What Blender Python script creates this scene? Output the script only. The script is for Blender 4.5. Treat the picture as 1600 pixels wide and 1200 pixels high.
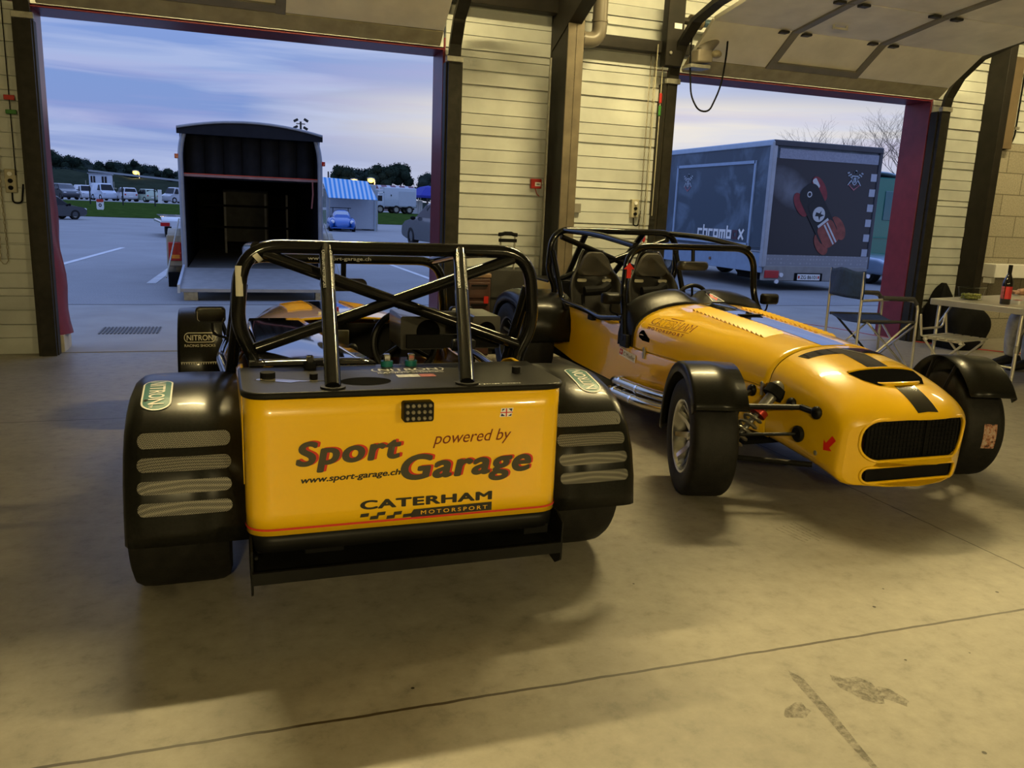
import bpy, bmesh, math, random
import numpy as np
from mathutils import Vector, Matrix
from mathutils.bvhtree import BVHTree

for o in list(bpy.data.objects):
    bpy.data.objects.remove(o)
SC = bpy.context.scene
COL = SC.collection
PI = math.pi
rnd = random.Random(7)

# ------------------------------------------------------------------ camera
FPX, VPX, VPY, YAW, CAMH = 1263.4, 556.5, 6467.6, 19.246, 1.25
def _camera_axes():
    d = Vector((VPX - 800, VPY - 600, FPX)).normalized()
    up = -d
    fw = Vector((0, 0, 1)); fh = (fw - up * fw.dot(up)).normalized()
    rt = fh.cross(up) * -1
    if rt.x < 0: rt = -rt
    a = math.radians(YAW)
    Y = fh * math.cos(a) - rt * math.sin(a)
    X = fh * math.sin(a) + rt * math.cos(a)
    return X, Y, up
_X, _Y, _U = _camera_axes()          # world axes written in camera space (x right, y down, z forward)
def to_world(v): return Vector((_X.dot(v), _Y.dot(v), _U.dot(v)))
CAM_POS = Vector((0, 0, CAMH))
cam_d = bpy.data.cameras.new('camera'); cam = bpy.data.objects.new('camera', cam_d); COL.objects.link(cam)
r_ = to_world(Vector((1, 0, 0))); u_ = to_world(Vector((0, -1, 0))); b_ = to_world(Vector((0, 0, -1)))
m = Matrix.Identity(4)
for i in range(3):
    m[i][0], m[i][1], m[i][2], m[i][3] = r_[i], u_[i], b_[i], CAM_POS[i]
cam.matrix_world = m
cam_d.sensor_width = 36; cam_d.sensor_fit = 'HORIZONTAL'; cam_d.lens = 36 * FPX / 1600
cam_d.clip_end = 2000; cam_d.clip_start = 0.05
SC.camera = cam
def ray(px, py): return to_world(Vector((px - 800, py - 600, FPX)))
def atZ(px, py, z=0.0):
    r = ray(px, py); return CAM_POS + r * ((z - CAMH) / r.z)
def atY(px, py, y):
    r = ray(px, py); return CAM_POS + r * (y / r.y)

SC.view_settings.view_transform = 'Standard'
SC.view_settings.look = 'None'
SC.view_settings.gamma = 1
SC.view_settings.use_curve_mapping = False
SC.view_settings.exposure = 0.0

# ------------------------------------------------------------------ dusk sky
W = bpy.data.worlds.new('dusk_sky'); SC.world = W; W.use_nodes = True
nt = W.node_tree; nt.nodes.clear()
def N(t, **k):
    n = nt.nodes.new(t)
    for a, b in k.items(): setattr(n, a, b)
    return n
tc = N('ShaderNodeTexCoord'); sep = N('ShaderNodeSeparateXYZ'); nt.links.new(tc.outputs['Generated'], sep.inputs[0])
ramp = N('ShaderNodeValToRGB')
el = ramp.color_ramp.elements
def setramp(r, stops):
    e = r.color_ramp.elements
    while len(e) > 1: e.remove(e[-1])
    e[0].position = stops[0][0]; e[0].color = (*stops[0][1], 1)
    for p, c in stops[1:]:
        k = e.new(p); k.color = (*c, 1)
setramp(ramp, [(0.0, (.36, .43, .62)), (.03, (.30, .38, .66)), (.07, (.23, .32, .64)), (.13, (.21, .325, .66)), (.22, (.25, .365, .75)), (.32, (.37, .58, 1.2)), (1, (.46, .72, 1.5))])
nt.links.new(sep.outputs['Z'], ramp.inputs[0])
# streaky cloud: direction projected on a high sheet so that streaks flatten toward the horizon
mp = N('ShaderNodeMapping'); mp.inputs['Scale'].default_value = (3.0, 3.0, 42.0)
nt.links.new(tc.outputs['Generated'], mp.inputs['Vector'])
n1 = N('ShaderNodeTexNoise'); n1.inputs['Scale'].default_value = 1.0; n1.inputs['Detail'].default_value = 5; n1.inputs['Distortion'].default_value = .5
nt.links.new(mp.outputs[0], n1.inputs['Vector'])
cr = N('ShaderNodeValToRGB'); setramp(cr, [(.46, (0, 0, 0)), (.64, (1, 1, 1))]); nt.links.new(n1.outputs['Fac'], cr.inputs[0])
# warm afterglow towards the right (east of +Y)
nrm = N('ShaderNodeVectorMath', operation='DOT_PRODUCT'); nrm.inputs[1].default_value = (math.sin(math.radians(28)), math.cos(math.radians(28)), 0)
nt.links.new(tc.outputs['Generated'], nrm.inputs[0])
gl = N('ShaderNodeMapRange'); gl.inputs['From Min'].default_value = .885; gl.inputs['From Max'].default_value = 1.0
nt.links.new(nrm.outputs['Value'], gl.inputs['Value'])
zr = N('ShaderNodeValToRGB'); setramp(zr, [(0, (.3, .3, .3)), (.05, (.40, .40, .40)), (.085, (.95, .95, .95)), (.118, (.9, .9, .9)), (.14, (.35, .35, .35)), (.18, (.18, .18, .18)), (.22, (.05, .05, .05)), (.34, (0, 0, 0))]); nt.links.new(sep.outputs['Z'], zr.inputs[0])
gm = N('ShaderNodeMath', operation='MULTIPLY'); nt.links.new(gl.outputs[0], gm.inputs[0]); nt.links.new(zr.outputs[0], gm.inputs[1])
mixg = N('ShaderNodeMixRGB'); mixg.inputs['Color2'].default_value = (1.0, .90, .72, 1)
nt.links.new(gm.outputs[0], mixg.inputs[0]); nt.links.new(ramp.outputs[0], mixg.inputs['Color1'])
mixc = N('ShaderNodeMixRGB'); mixc.inputs['Color2'].default_value = (.56, .63, .86, 1)
cm = N('ShaderNodeMath', operation='MULTIPLY'); cm.inputs[1].default_value = .5; nt.links.new(cr.outputs[0], cm.inputs[0])
nt.links.new(cm.outputs[0], mixc.inputs[0]); nt.links.new(mixg.outputs[0], mixc.inputs['Color1'])
# mauve undersides
mp2 = N('ShaderNodeMapping'); mp2.inputs['Scale'].default_value = (2.0, 2.0, 26.0); mp2.inputs['Location'].default_value = (4.2, 1.3, 2.2)
nt.links.new(tc.outputs['Generated'], mp2.inputs['Vector'])
n2 = N('ShaderNodeTexNoise'); n2.inputs['Scale'].default_value = 1.0; n2.inputs['Detail'].default_value = 4; nt.links.new(mp2.outputs[0], n2.inputs['Vector'])
cr2 = N('ShaderNodeValToRGB'); setramp(cr2, [(.5, (0, 0, 0)), (.7, (1, 1, 1))]); nt.links.new(n2.outputs['Fac'], cr2.inputs[0])
mixm = N('ShaderNodeMixRGB'); mixm.inputs['Color2'].default_value = (.46, .40, .68, 1)
cm2 = N('ShaderNodeMath', operation='MULTIPLY'); cm2.inputs[1].default_value = .5; nt.links.new(cr2.outputs[0], cm2.inputs[0])
nt.links.new(cm2.outputs[0], mixm.inputs[0]); nt.links.new(mixc.outputs[0], mixm.inputs['Color1'])
bg = N('ShaderNodeBackground'); bg.inputs['Strength'].default_value = 1.0
nt.links.new(mixm.outputs[0], bg.inputs[0])
wo = N('ShaderNodeOutputWorld'); nt.links.new(bg.outputs[0], wo.inputs[0])

# ------------------------------------------------------------------ hall lighting: rows of warm tube lights near the roof
# (each lamp's light is created with its fitting, further down)
WARM = (1.0, .79, .36)
LAMPS = [  # x, y, z, watts
    (3.4, 4.97, 3.95, 195), (6.6, 4.97, 3.95, 215), (0.2, 4.97, 3.95, 275), (9.3, 4.97, 3.95, 40),
    (-0.6, -2.6, 2.3, 340), (3.3, -2.6, 2.3, 270),
]
# ------------------------------------------------------------------ helpers
class MB:
    """collects shapes; build() links them as ONE mesh object"""
    def __init__(s): s.v = []; s.f = []; s.m = []; s.cm = 0
    def mat(s, i): s.cm = i; return s
    def add(s, vs, fs):
        b = len(s.v); s.v += [Vector(v) for v in vs]
        for f in fs: s.f.append([b + i for i in f]); s.m.append(s.cm)
        return s
    def box(s, c, d, rot=None):
        c = Vector(c); hx, hy, hz = d[0] / 2, d[1] / 2, d[2] / 2
        P = [Vector((x, y, z)) for x in (-hx, hx) for y in (-hy, hy) for z in (-hz, hz)]
        if rot is not None: P = [rot @ p for p in P]
        return s.add([c + p for p in P], [(0, 1, 3, 2), (4, 6, 7, 5), (0, 4, 5, 1), (2, 3, 7, 6), (0, 2, 6, 4), (1, 5, 7, 3)])
    def rings(s, R, cap0=True, cap1=True, closed=True, loop=False):
        n = len(R[0]); vs = [p for r in R for p in r]; fs = []
        k = len(R)
        for i in range(k if loop else k - 1):
            a = i * n; b = ((i + 1) % k) * n
            for j in range(n if closed else n - 1):
                jj = (j + 1) % n
                fs.append((a + j, a + jj, b + jj, b + j))
        if cap0 and not loop: fs.append(tuple(reversed(range(n))))
        if cap1 and not loop: fs.append(tuple((k - 1) * n + j for j in range(n)))
        return s.add(vs, fs)
    def tube(s, pts, r, n=12, loop=False, caps=True):
        P = [Vector(p) for p in pts]; k = len(P); R = []
        rr = r if hasattr(r, '__len__') else [r] * k
        T = []
        for i in range(k):
            if loop: t = P[(i + 1) % k] - P[i - 1]
            else: t = P[min(i + 1, k - 1)] - P[max(i - 1, 0)]
            T.append(t.normalized())
        ref = Vector((0, 0, 1)) if abs(T[0].z) < .9 else Vector((1, 0, 0))
        u = T[0].cross(ref).normalized()
        for i in range(k):
            u = (u - T[i] * u.dot(T[i])).normalized(); w = T[i].cross(u)
            R.append([P[i] + (u * math.cos(2 * PI * j / n) + w * math.sin(2 * PI * j / n)) * rr[i] for j in range(n)])
        return s.rings(R, caps, caps, True, loop)
    def cyl(s, a, b, r, n=16, r2=None): return s.tube([a, b], [r, r if r2 is None else r2], n)
    def lathe(s, prof, o, axis, n=32, closed=False, caps=True):
        o = Vector(o); w = Vector(axis).normalized()
        ref = Vector((0, 0, 1)) if abs(w.z) < .9 else Vector((1, 0, 0))
        u = w.cross(ref).normalized(); v = w.cross(u)
        R = [[o + w * h + (u * math.cos(2 * PI * j / n) + v * math.sin(2 * PI * j / n)) * r for j in range(n)] for r, h in prof]
        return s.rings(R, caps and not closed, caps and not closed, True, closed)
    def ell(s, c, d, nu=16, nv=10, rot=None):
        c = Vector(c); R = []
        for i in range(nv + 1):
            t = PI * (i + .02) / (nv + .04) - PI / 2
            ring = []
            for j in range(nu):
                a = 2 * PI * j / nu
                p = Vector((d[0] * math.cos(t) * math.cos(a), d[1] * math.cos(t) * math.sin(a), d[2] * math.sin(t)))
                ring.append(c + (rot @ p if rot is not None else p))
            R.append(ring)
        return s.rings(R)
    def prism(s, poly, o, u, v, depth):
        o, u, v = Vector(o), Vector(u), Vector(v); w = u.cross(v).normalized() * depth
        A = [o + u * a + v * b for a, b in poly]
        return s.rings([A, [p + w for p in A]])
    def grid(s, fn, nu, nv):
        vs = [fn(i / nu, j / nv) for i in range(nu + 1) for j in range(nv + 1)]
        fs = [(i * (nv + 1) + j, (i + 1) * (nv + 1) + j, (i + 1) * (nv + 1) + j + 1, i * (nv + 1) + j + 1) for i in range(nu) for j in range(nv)]
        return s.add(vs, fs)
    def bvh(s): return BVHTree.FromPolygons([tuple(v) for v in s.v], [tuple(f) for f in s.f])
    def build(s, name, mats, parent=None, smooth=35, bevel=0, solid=0, sub=0, recalc=True, loc=None, rotz=0, seg=2):
        me = bpy.data.meshes.new(name)
        me.from_pydata([tuple(v) for v in s.v], [], s.f)
        for mm in (mats if isinstance(mats, (list, tuple)) else [mats]): me.materials.append(mm)
        for p, i in zip(me.polygons, s.m): p.material_index = i
        if recalc:
            bm = bmesh.new(); bm.from_mesh(me); bmesh.ops.recalc_face_normals(bm, faces=bm.faces); bm.to_mesh(me); bm.free()
        if smooth:
            for p in me.polygons: p.use_smooth = True
            me.set_sharp_from_angle(angle=math.radians(smooth))
        o = bpy.data.objects.new(name, me); COL.objects.link(o)
        if parent: o.parent = parent
        if loc is not None: o.location = loc
        if rotz: o.rotation_euler = (0, 0, rotz)
        if solid:
            d = o.modifiers.new('thickness', 'SOLIDIFY'); d.thickness = solid; d.offset = -1
        if sub:
            d = o.modifiers.new('smooth', 'SUBSURF'); d.levels = sub; d.render_levels = sub
        if bevel:
            d = o.modifiers.new('edge', 'BEVEL'); d.width = bevel; d.segments = seg; d.limit_method = 'ANGLE'; d.angle_limit = math.radians(40)
        return o

def tag(o, label=None, cat=None, group=None, kind=None):
    if label: o['label'] = label
    if cat: o['category'] = cat
    if group: o['group'] = group
    if kind: o['kind'] = kind
    return o
def thing(name, label, cat, loc=(0, 0, 0), rotz=0, group=None):
    o = bpy.data.objects.new(name, None); COL.objects.link(o); o.empty_display_size = .1
    o.location = loc; o.rotation_euler = (0, 0, rotz)
    return tag(o, label, cat, group)
def room(name, loc=(0, 0, 0)):
    o = bpy.data.objects.new(name, None); COL.objects.link(o); o.empty_display_size = .1; o.location = loc
    o['kind'] = 'structure'; return o
def dup(root, loc, rotz=None, label=None, group=None):
    r = root.copy(); COL.objects.link(r); r.location = loc
    if rotz is not None: r.rotation_euler = (0, 0, rotz)
    if label: r['label'] = label
    if group: r['group'] = group
    for ch in list(root.children):
        c = ch.copy(); COL.objects.link(c); c.parent = r
        for g in ch.children:
            d = g.copy(); COL.objects.link(d); d.parent = c
    return r
def fillet(pts, r, n=6, loop=False):
    P = [Vector(p) for p in pts]; out = []; k = len(P)
    for i in range(k):
        if not loop and i in (0, k - 1): out.append(P[i]); continue
        a, b, c = P[i - 1], P[i], P[(i + 1) % k]
        rr = r[i] if hasattr(r, '__len__') else r
        d1 = (a - b); d2 = (c - b); l = min(rr, d1.length * .48, d2.length * .48)
        p0 = b + d1.normalized() * l; p2 = b + d2.normalized() * l
        for j in range(n + 1):
            t = j / n; out.append(p0 * (1 - t) ** 2 + b * 2 * t * (1 - t) + p2 * t * t)
    return out
def lerp(tab, x):
    if x <= tab[0][0]: return tab[0][1]
    for (a, p), (b, q) in zip(tab, tab[1:]):
        if x <= b:
            t = (x - a) / (b - a); return p + (q - p) * t
    return tab[-1][1]
def smoothtab(tab, x):
    xs = [a for a, _ in tab]
    if x <= xs[0]: return tab[0][1]
    if x >= xs[-1]: return tab[-1][1]
    i = max(j for j in range(len(xs)) if xs[j] <= x)
    i = min(i, len(xs) - 2)
    def sl(k):
        if k <= 0: return (tab[1][1] - tab[0][1]) / (xs[1] - xs[0])
        if k >= len(xs) - 1: return (tab[-1][1] - tab[-2][1]) / (xs[-1] - xs[-2])
        a = (tab[k][1] - tab[k - 1][1]) / (xs[k] - xs[k - 1]); b = (tab[k + 1][1] - tab[k][1]) / (xs[k + 1] - xs[k])
        return 0 if a * b <= 0 else 2 * a * b / (a + b)
    h = xs[i + 1] - xs[i]; t = (x - xs[i]) / h
    return (tab[i][1] * (1 + 2 * t) * (1 - t) ** 2 + sl(i) * h * t * (1 - t) ** 2 + tab[i + 1][1] * t * t * (3 - 2 * t) + sl(i + 1) * h * t * t * (t - 1))
def rrect(w, h, r, n=6, cx=0, cy=0):
    P = []
    for sx, sy, a0 in ((1, 1, 0), (-1, 1, 90), (-1, -1, 180), (1, -1, 270)):
        for j in range(n + 1):
            a = math.radians(a0 + 90 * j / n)
            P.append((cx + sx * (w / 2 - r) + r * math.cos(a), cy + sy * (h / 2 - r) + r * math.sin(a)))
    return P

# lettering -> triangles
def text_tris(s, size, shear=0, bold=0, spacing=1.0):
    cu = bpy.data.curves.new('t', 'FONT'); cu.body = s; cu.size = size; cu.shear = shear; cu.offset = bold; cu.space_character = spacing
    cu.resolution_u = 6; cu.fill_mode = 'FRONT'
    ob = bpy.data.objects.new('t', cu); COL.objects.link(ob)
    dg = bpy.context.evaluated_depsgraph_get(); me = ob.evaluated_get(dg).to_mesh()
    vs = [(v.co.x, v.co.y) for v in me.vertices]; fs = [tuple(p.vertices) for p in me.polygons]
    ob.evaluated_get(dg).to_mesh_clear(); bpy.data.objects.remove(ob); bpy.data.curves.remove(cu)
    return vs, fs
def fit_text(s, x0, x1, y0, h=None, shear=0, bold=0, spacing=1.0, slope=0):
    """lettering scaled to run from x0 to x1 with its baseline on y0 and capital height h"""
    vs, fs = text_tris(s, 1.0, shear, 0, spacing)
    a = min(v[0] for v in vs); b = max(v[0] for v in vs)
    sx = (x1 - x0) / (b - a); sy = (h / .73) if h else sx
    base = [(x0 + (v[0] - a) * sx, y0 + v[1] * sy + slope * (v[0] - a) * sx, 0.0) for v in vs]
    if bold <= 0: return base, fs
    V_, F_ = [], []; r = bold * sy        # heavy face: the outline laid over itself a hair apart
    for k, (dx, dy) in enumerate([(0, 0)] + [(math.cos(PI * j / 6), math.sin(PI * j / 6)) for j in range(12)]):
        o = len(V_); V_ += [(p[0] + dx * bold * sx, p[1] + dy * r * .8, .00004 * k) for p in base]; F_ += [tuple(o + i for i in f_) for f_ in fs]
    return V_, F_
class Flat(MB):
    """flat marks in a plane frame, later pressed onto a surface"""
    def __init__(s): super().__init__(); s.p = []
    def put(s, vf): return s.add(*vf)
    def poly(s, pts, z=0): return s.add([(a, b, z) for a, b in pts], [tuple(range(len(pts)))])
    def rect(s, x0, y0, x1, y1, nx=1, ny=1):
        return s.grid(lambda i, j: Vector((x0 + (x1 - x0) * i, y0 + (y1 - y0) * j, 0)), nx, ny)
    def disc(s, cx, cy, r, n=20, ry=None): return s.poly([(cx + r * math.cos(2 * PI * k / n), cy + (ry or r) * math.sin(2 * PI * k / n)) for k in range(n)])
    def ringshape(s, outer, inner):
        n = len(outer); return s.add([(a, b, 0) for a, b in outer] + [(a, b, 0) for a, b in inner], [(k, (k + 1) % n, n + (k + 1) % n, n + k) for k in range(n)])
    def press(s, o, u, v, eps=.0012, bvh=None, far=.5, cut=0):
        o, u, v = Vector(o), Vector(u).normalized(), Vector(v).normalized(); n = u.cross(v)
        if cut:
            me = bpy.data.meshes.new('c'); me.from_pydata([tuple(p) for p in s.v], [], s.f); bm = bmesh.new(); bm.from_mesh(me)
            for i, fm in enumerate(bm.faces): fm.material_index = s.m[i]
            xs = [p.x for p in s.v]; ys = [p.y for p in s.v]
            for ax, lo, hi in ((0, min(xs), max(xs)), (1, min(ys), max(ys))):
                k = math.floor(lo / cut) * cut + cut
                while k < hi:
                    no = Vector((1, 0, 0)) if ax == 0 else Vector((0, 1, 0))
                    bmesh.ops.bisect_plane(bm, geom=bm.verts[:] + bm.edges[:] + bm.faces[:], plane_co=no * k, plane_no=no); k += cut
            bm.verts.ensure_lookup_table(); bm.verts.index_update()
            s.v = [p.co.copy() for p in bm.verts]; s.f = [[q.index for q in fm.verts] for fm in bm.faces]; s.m = [fm.material_index for fm in bm.faces]
            bm.free(); bpy.data.meshes.remove(me)
        P = [o + u * p.x + v * p.y for p in s.v]
        if bvh:
            H = [bvh.ray_cast(q + n * far, -n, far * 2)[0] for q in P]
            D = [(h - q).dot(n) for h, q in zip(H, P) if h is not None]; md = sum(D) / len(D) if D else 0
            P = [h if h is not None else q + n * md for h, q in zip(H, P)]
        s.v = [q + n * (eps + p.z) for q, p in zip(P, s.v)]
        return s
    def flatbuild(s, name, mats, parent): return s.build(name, mats, parent, smooth=60, recalc=False)

# ------------------------------------------------------------------ materials
MATS = {}
def M(name, col=(.5, .5, .5), rough=.5, metal=0, var=0, vscale=8, bump=0, bscale=60, coat=0, emit=None, estr=0, trans=0, spec=.5, ior=1.45, alpha=1):
    if name in MATS: return MATS[name]
    mt = bpy.data.materials.new(name); mt.use_nodes = True; t = mt.node_tree; p = t.nodes['Principled BSDF']
    p.inputs['Base Color'].default_value = (*col, 1); p.inputs['Roughness'].default_value = rough; p.inputs['Metallic'].default_value = metal
    p.inputs['Coat Weight'].default_value = coat; p.inputs['Coat Roughness'].default_value = .04
    p.inputs['Transmission Weight'].default_value = trans; p.inputs['Specular IOR Level'].default_value = spec; p.inputs['IOR'].default_value = ior
    p.inputs['Alpha'].default_value = alpha
    if emit: p.inputs['Emission Color'].default_value = (*emit, 1); p.inputs['Emission Strength'].default_value = estr
    if var or bump:
        c = t.nodes.new('ShaderNodeTexCoord')
    if var:
        n = t.nodes.new('ShaderNodeTexNoise'); n.inputs['Scale'].default_value = vscale; n.inputs['Detail'].default_value = 5
        t.links.new(c.outputs['Object'], n.inputs['Vector'])
        r = t.nodes.new('ShaderNodeValToRGB'); e = r.color_ramp.elements
        e[0].position = .3; e[1].position = .7
        e[0].color = (*[max(0, x * (1 - var)) for x in col], 1); e[1].color = (*[min(1, x * (1 + var)) for x in col], 1)
        t.links.new(n.outputs['Fac'], r.inputs[0]); t.links.new(r.outputs[0], p.inputs['Base Color'])
    if bump:
        n = t.nodes.new('ShaderNodeTexNoise'); n.inputs['Scale'].default_value = bscale; n.inputs['Detail'].default_value = 4
        t.links.new(c.outputs['Object'], n.inputs['Vector'])
        b = t.nodes.new('ShaderNodeBump'); b.inputs['Strength'].default_value = bump; b.inputs['Distance'].default_value = .01
        t.links.new(n.outputs['Fac'], b.inputs['Height']); t.links.new(b.outputs[0], p.inputs['Normal'])
    MATS[name] = mt
    return mt
YEL = M('yellow_gloss_paint', (.84, .50, .003), .28, var=.03, vscale=3, coat=1)
BLK = M('black_gloss_paint', (.006, .006, .006), .22, var=.2, coat=.5)
SATIN = M('black_satin', (.007, .007, .0065), .42, var=.3, spec=.2)
CARB = M('carbon_weave', (.007, .007, .0055), .28, var=.35, vscale=120, coat=.06, spec=.22)
MATTE = M('black_matte', (.006, .006, .006), .8, var=.3, spec=.15)
VINYL = M('black_vinyl', (.007, .0068, .006), .34, var=.2, spec=.25)
RUB = M('tyre_rubber', (.009, .0085, .007), .62, var=.35, vscale=30, bump=.12, bscale=120, spec=.3)
SIDE = M('tyre_sidewall', (.012, .012, .013), .5, var=.2, vscale=10)
RIM = M('polished_alloy', (.62, .62, .60), .22, metal=1, var=.08)
DARKRIM = M('dark_alloy', (.10, .10, .10), .35, metal=1, var=.1)
CHR = M('chrome', (.80, .80, .78), .10, metal=1, var=.03)
STEEL = M('dark_steel', (.03, .027, .02), .5, metal=.3, var=.3, bump=.05)
GALV = M('galvanised_steel', (.36, .35, .30), .45, metal=.6, var=.2, vscale=20)
ALU = M('aluminium', (.68, .66, .60), .35, metal=.85, var=.06)
WHITE = M('white_vinyl_mark', (.80, .80, .78), .45, var=.03)
BLACKINK = M('black_vinyl_mark', (.020, .018, .012), .5, var=.05)
GREYINK = M('charcoal_vinyl_mark', (.055, .050, .030), .5, var=.05)
REDINK = M('red_vinyl_mark', (.55, .03, .015), .45, var=.05)
BROWNINK = M('dark_red_vinyl_mark', (.16, .02, .005), .45, var=.05)
TEAL = M('teal_vinyl_mark', (.010, .14, .14), .4, var=.05)
NAVYINK = M('navy_vinyl_mark', (.02, .03, .10), .4, var=.05)
RED = M('red_plastic', (.42, .018, .012), .4, var=.1)
GREEN = M('green_plastic', (.04, .20, .03), .45, var=.1)
REDLENS = M('red_lamp_lens', (.45, .01, .01), .15, var=.1, coat=.5)
CLEARLENS = M('clear_lamp_lens', (.75, .75, .78), .1, var=.05, coat=.5)
ORANGE = M('orange_lens', (.8, .25, .02), .2, var=.1)
MIRROR = M('mirror_glass', (.85, .85, .85), .02, metal=1, var=.01)
DGLASS = M('dark_glass', (.008, .010, .013), .12, var=.1, spec=.3)
def mesh_mat():
    mt = bpy.data.materials.new('perforated_mesh'); mt.use_nodes = True; t = mt.node_tree; p = t.nodes['Principled BSDF']
    c = t.nodes.new('ShaderNodeTexCoord'); mp = t.nodes.new('ShaderNodeMapping'); mp.inputs['Scale'].default_value = (1, 1, 1); mp.inputs['Rotation'].default_value = (.6, 0, 0)
    t.links.new(c.outputs['Object'], mp.inputs[0])
    v = t.nodes.new('ShaderNodeTexVoronoi'); v.inputs['Scale'].default_value = 230; v.inputs['Randomness'].default_value = 0
    t.links.new(mp.outputs[0], v.inputs['Vector'])
    r = t.nodes.new('ShaderNodeValToRGB'); e = r.color_ramp.elements; e[0].position = .42; e[0].color = (.004, .004, .004, 1); e[1].position = .50; e[1].color = (.17, .16, .13, 1)
    t.links.new(v.outputs['Distance'], r.inputs[0]); t.links.new(r.outputs[0], p.inputs['Base Color'])
    r2 = t.nodes.new('ShaderNodeValToRGB'); r2.color_ramp.elements[0].position = .42; r2.color_ramp.elements[1].position = .5; r2.color_ramp.elements[1].color = (.25, .25, .25, 1)
    t.links.new(v.outputs['Distance'], r2.inputs[0]); t.links.new(r2.outputs[0], p.inputs['Metallic'])
    p.inputs['Roughness'].default_value = .55
    return mt
MESH = mesh_mat()
def mat_nodes(name, fn, rough=.6):
    mt = bpy.data.materials.new(name); mt.use_nodes = True; t = mt.node_tree; p = t.nodes['Principled BSDF']; p.inputs['Roughness'].default_value = rough
    def nd(typ, **k):
        n = t.nodes.new(typ)
        for a, b in k.items():
            if a.startswith('i_'): n.inputs[a[2:].replace('_', ' ')].default_value = b
            else: setattr(n, a, b)
        return n
    fn(t, p, nd); MATS[name] = mt; return mt
def rampset(n, stops):
    e = n.color_ramp.elements
    while len(e) > 1: e.remove(e[-1])
    e[0].position = stops[0][0]; e[0].color = (*stops[0][1], 1)
    for p, c in stops[1:]:
        k = e.new(p); k.color = (*c, 1)
# ------------------------------------------------------------------ the hall
WY = 7.1                       # inner face of the door wall
D1 = (-1.33, 1.74); D2 = (3.90, 7.05); DH = 2.55; CEIL = 4.3
def floor_nodes(t, p, nd):
    c = nd('ShaderNodeTexCoord'); s = nd('ShaderNodeSeparateXYZ'); t.links.new(c.outputs['Object'], s.inputs[0])
    n = nd('ShaderNodeTexNoise', i_Scale=1.1, i_Detail=8, i_Roughness=.62); t.links.new(c.outputs['Object'], n.inputs['Vector'])
    r = nd('ShaderNodeValToRGB'); rampset(r, [(.28, (.165, .150, .120)), (.46, (.235, .216, .178)), (.60, (.258, .238, .198)), (.75, (.315, .294, .252))]); t.links.new(n.outputs['Fac'], r.inputs[0])
    n2 = nd('ShaderNodeTexNoise', i_Scale=14, i_Detail=6, i_Roughness=.7); t.links.new(c.outputs['Object'], n2.inputs['Vector'])
    r2 = nd('ShaderNodeValToRGB'); rampset(r2, [(.28, (.66, .66, .66)), (.45, (.95, .95, .95)), (.66, (1.12, 1.12, 1.12))]); t.links.new(n2.outputs['Fac'], r2.inputs[0])
    mx = nd('ShaderNodeMixRGB', blend_type='MULTIPLY'); mx.inputs[0].default_value = 1; t.links.new(r.outputs[0], mx.inputs[1]); t.links.new(r2.outputs[0], mx.inputs[2])
    wob = nd('ShaderNodeTexNoise', i_Scale=9, i_Detail=3); t.links.new(c.outputs['Object'], wob.inputs['Vector'])
    def line(sock, at, w):
        a = nd('ShaderNodeMath', operation='SUBTRACT'); t.links.new(sock, a.inputs[0]); a.inputs[1].default_value = at
        b = nd('ShaderNodeMath', operation='MULTIPLY_ADD'); t.links.new(wob.outputs['Fac'], b.inputs[0]); b.inputs[1].default_value = .012; b.inputs[2].default_value = -.006
        d = nd('ShaderNodeMath', operation='ADD'); t.links.new(a.outputs[0], d.inputs[0]); t.links.new(b.outputs[0], d.inputs[1])
        e = nd('ShaderNodeMath', operation='ABSOLUTE'); t.links.new(d.outputs[0], e.inputs[0])
        f = nd('ShaderNodeMath', operation='LESS_THAN'); t.links.new(e.outputs[0], f.inputs[0]); f.inputs[1].default_value = w; return f.outputs[0]
    acc = None
    for sk, at, w in ((s.outputs['Y'], 1.808, .0052), (s.outputs['Y'], 4.93, .004), (s.outputs['X'], 2.808, .0034), (s.outputs['Y'], -1.3, .004)):
        l = line(sk, at, w)
        if acc is None: acc = l
        else:
            mm = nd('ShaderNodeMath', operation='MAXIMUM'); t.links.new(acc, mm.inputs[0]); t.links.new(l, mm.inputs[1]); acc = mm.outputs[0]
    m2 = nd('ShaderNodeMixRGB'); m2.inputs['Color2'].default_value = (.035, .026, .015, 1); t.links.new(acc, m2.inputs[0]); t.links.new(mx.outputs[0], m2.inputs['Color1'])
    t.links.new(m2.outputs[0], p.inputs['Base Color'])
    rr = nd('ShaderNodeMapRange'); rr.inputs['To Min'].default_value = .34; rr.inputs['To Max'].default_value = .62; t.links.new(n.outputs['Fac'], rr.inputs['Value']); t.links.new(rr.outputs[0], p.inputs['Roughness'])
    bu = nd('ShaderNodeBump'); bu.inputs['Strength'].default_value = .08; bu.inputs['Distance'].default_value = .01; t.links.new(n2.outputs['Fac'], bu.inputs['Height']); t.links.new(bu.outputs[0], p.inputs['Normal'])
CONC = mat_nodes('floor_concrete', floor_nodes)
def smear_nodes(t, p, nd):
    c = nd('ShaderNodeTexCoord'); n = nd('ShaderNodeTexNoise', i_Scale=38, i_Detail=6, i_Roughness=.8); t.links.new(c.outputs['Object'], n.inputs['Vector'])
    r = nd('ShaderNodeValToRGB'); rampset(r, [(.40, (0, 0, 0)), (.62, (1, 1, 1))]); t.links.new(n.outputs['Fac'], r.inputs[0])
    a = nd('ShaderNodeMath', operation='MULTIPLY'); a.inputs[1].default_value = .5; t.links.new(r.outputs[0], a.inputs[0]); t.links.new(a.outputs[0], p.inputs['Alpha'])
    p.inputs['Base Color'].default_value = (.055, .045, .035, 1)
SMEAR = mat_nodes('rubber_smear', smear_nodes, .7)
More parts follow.
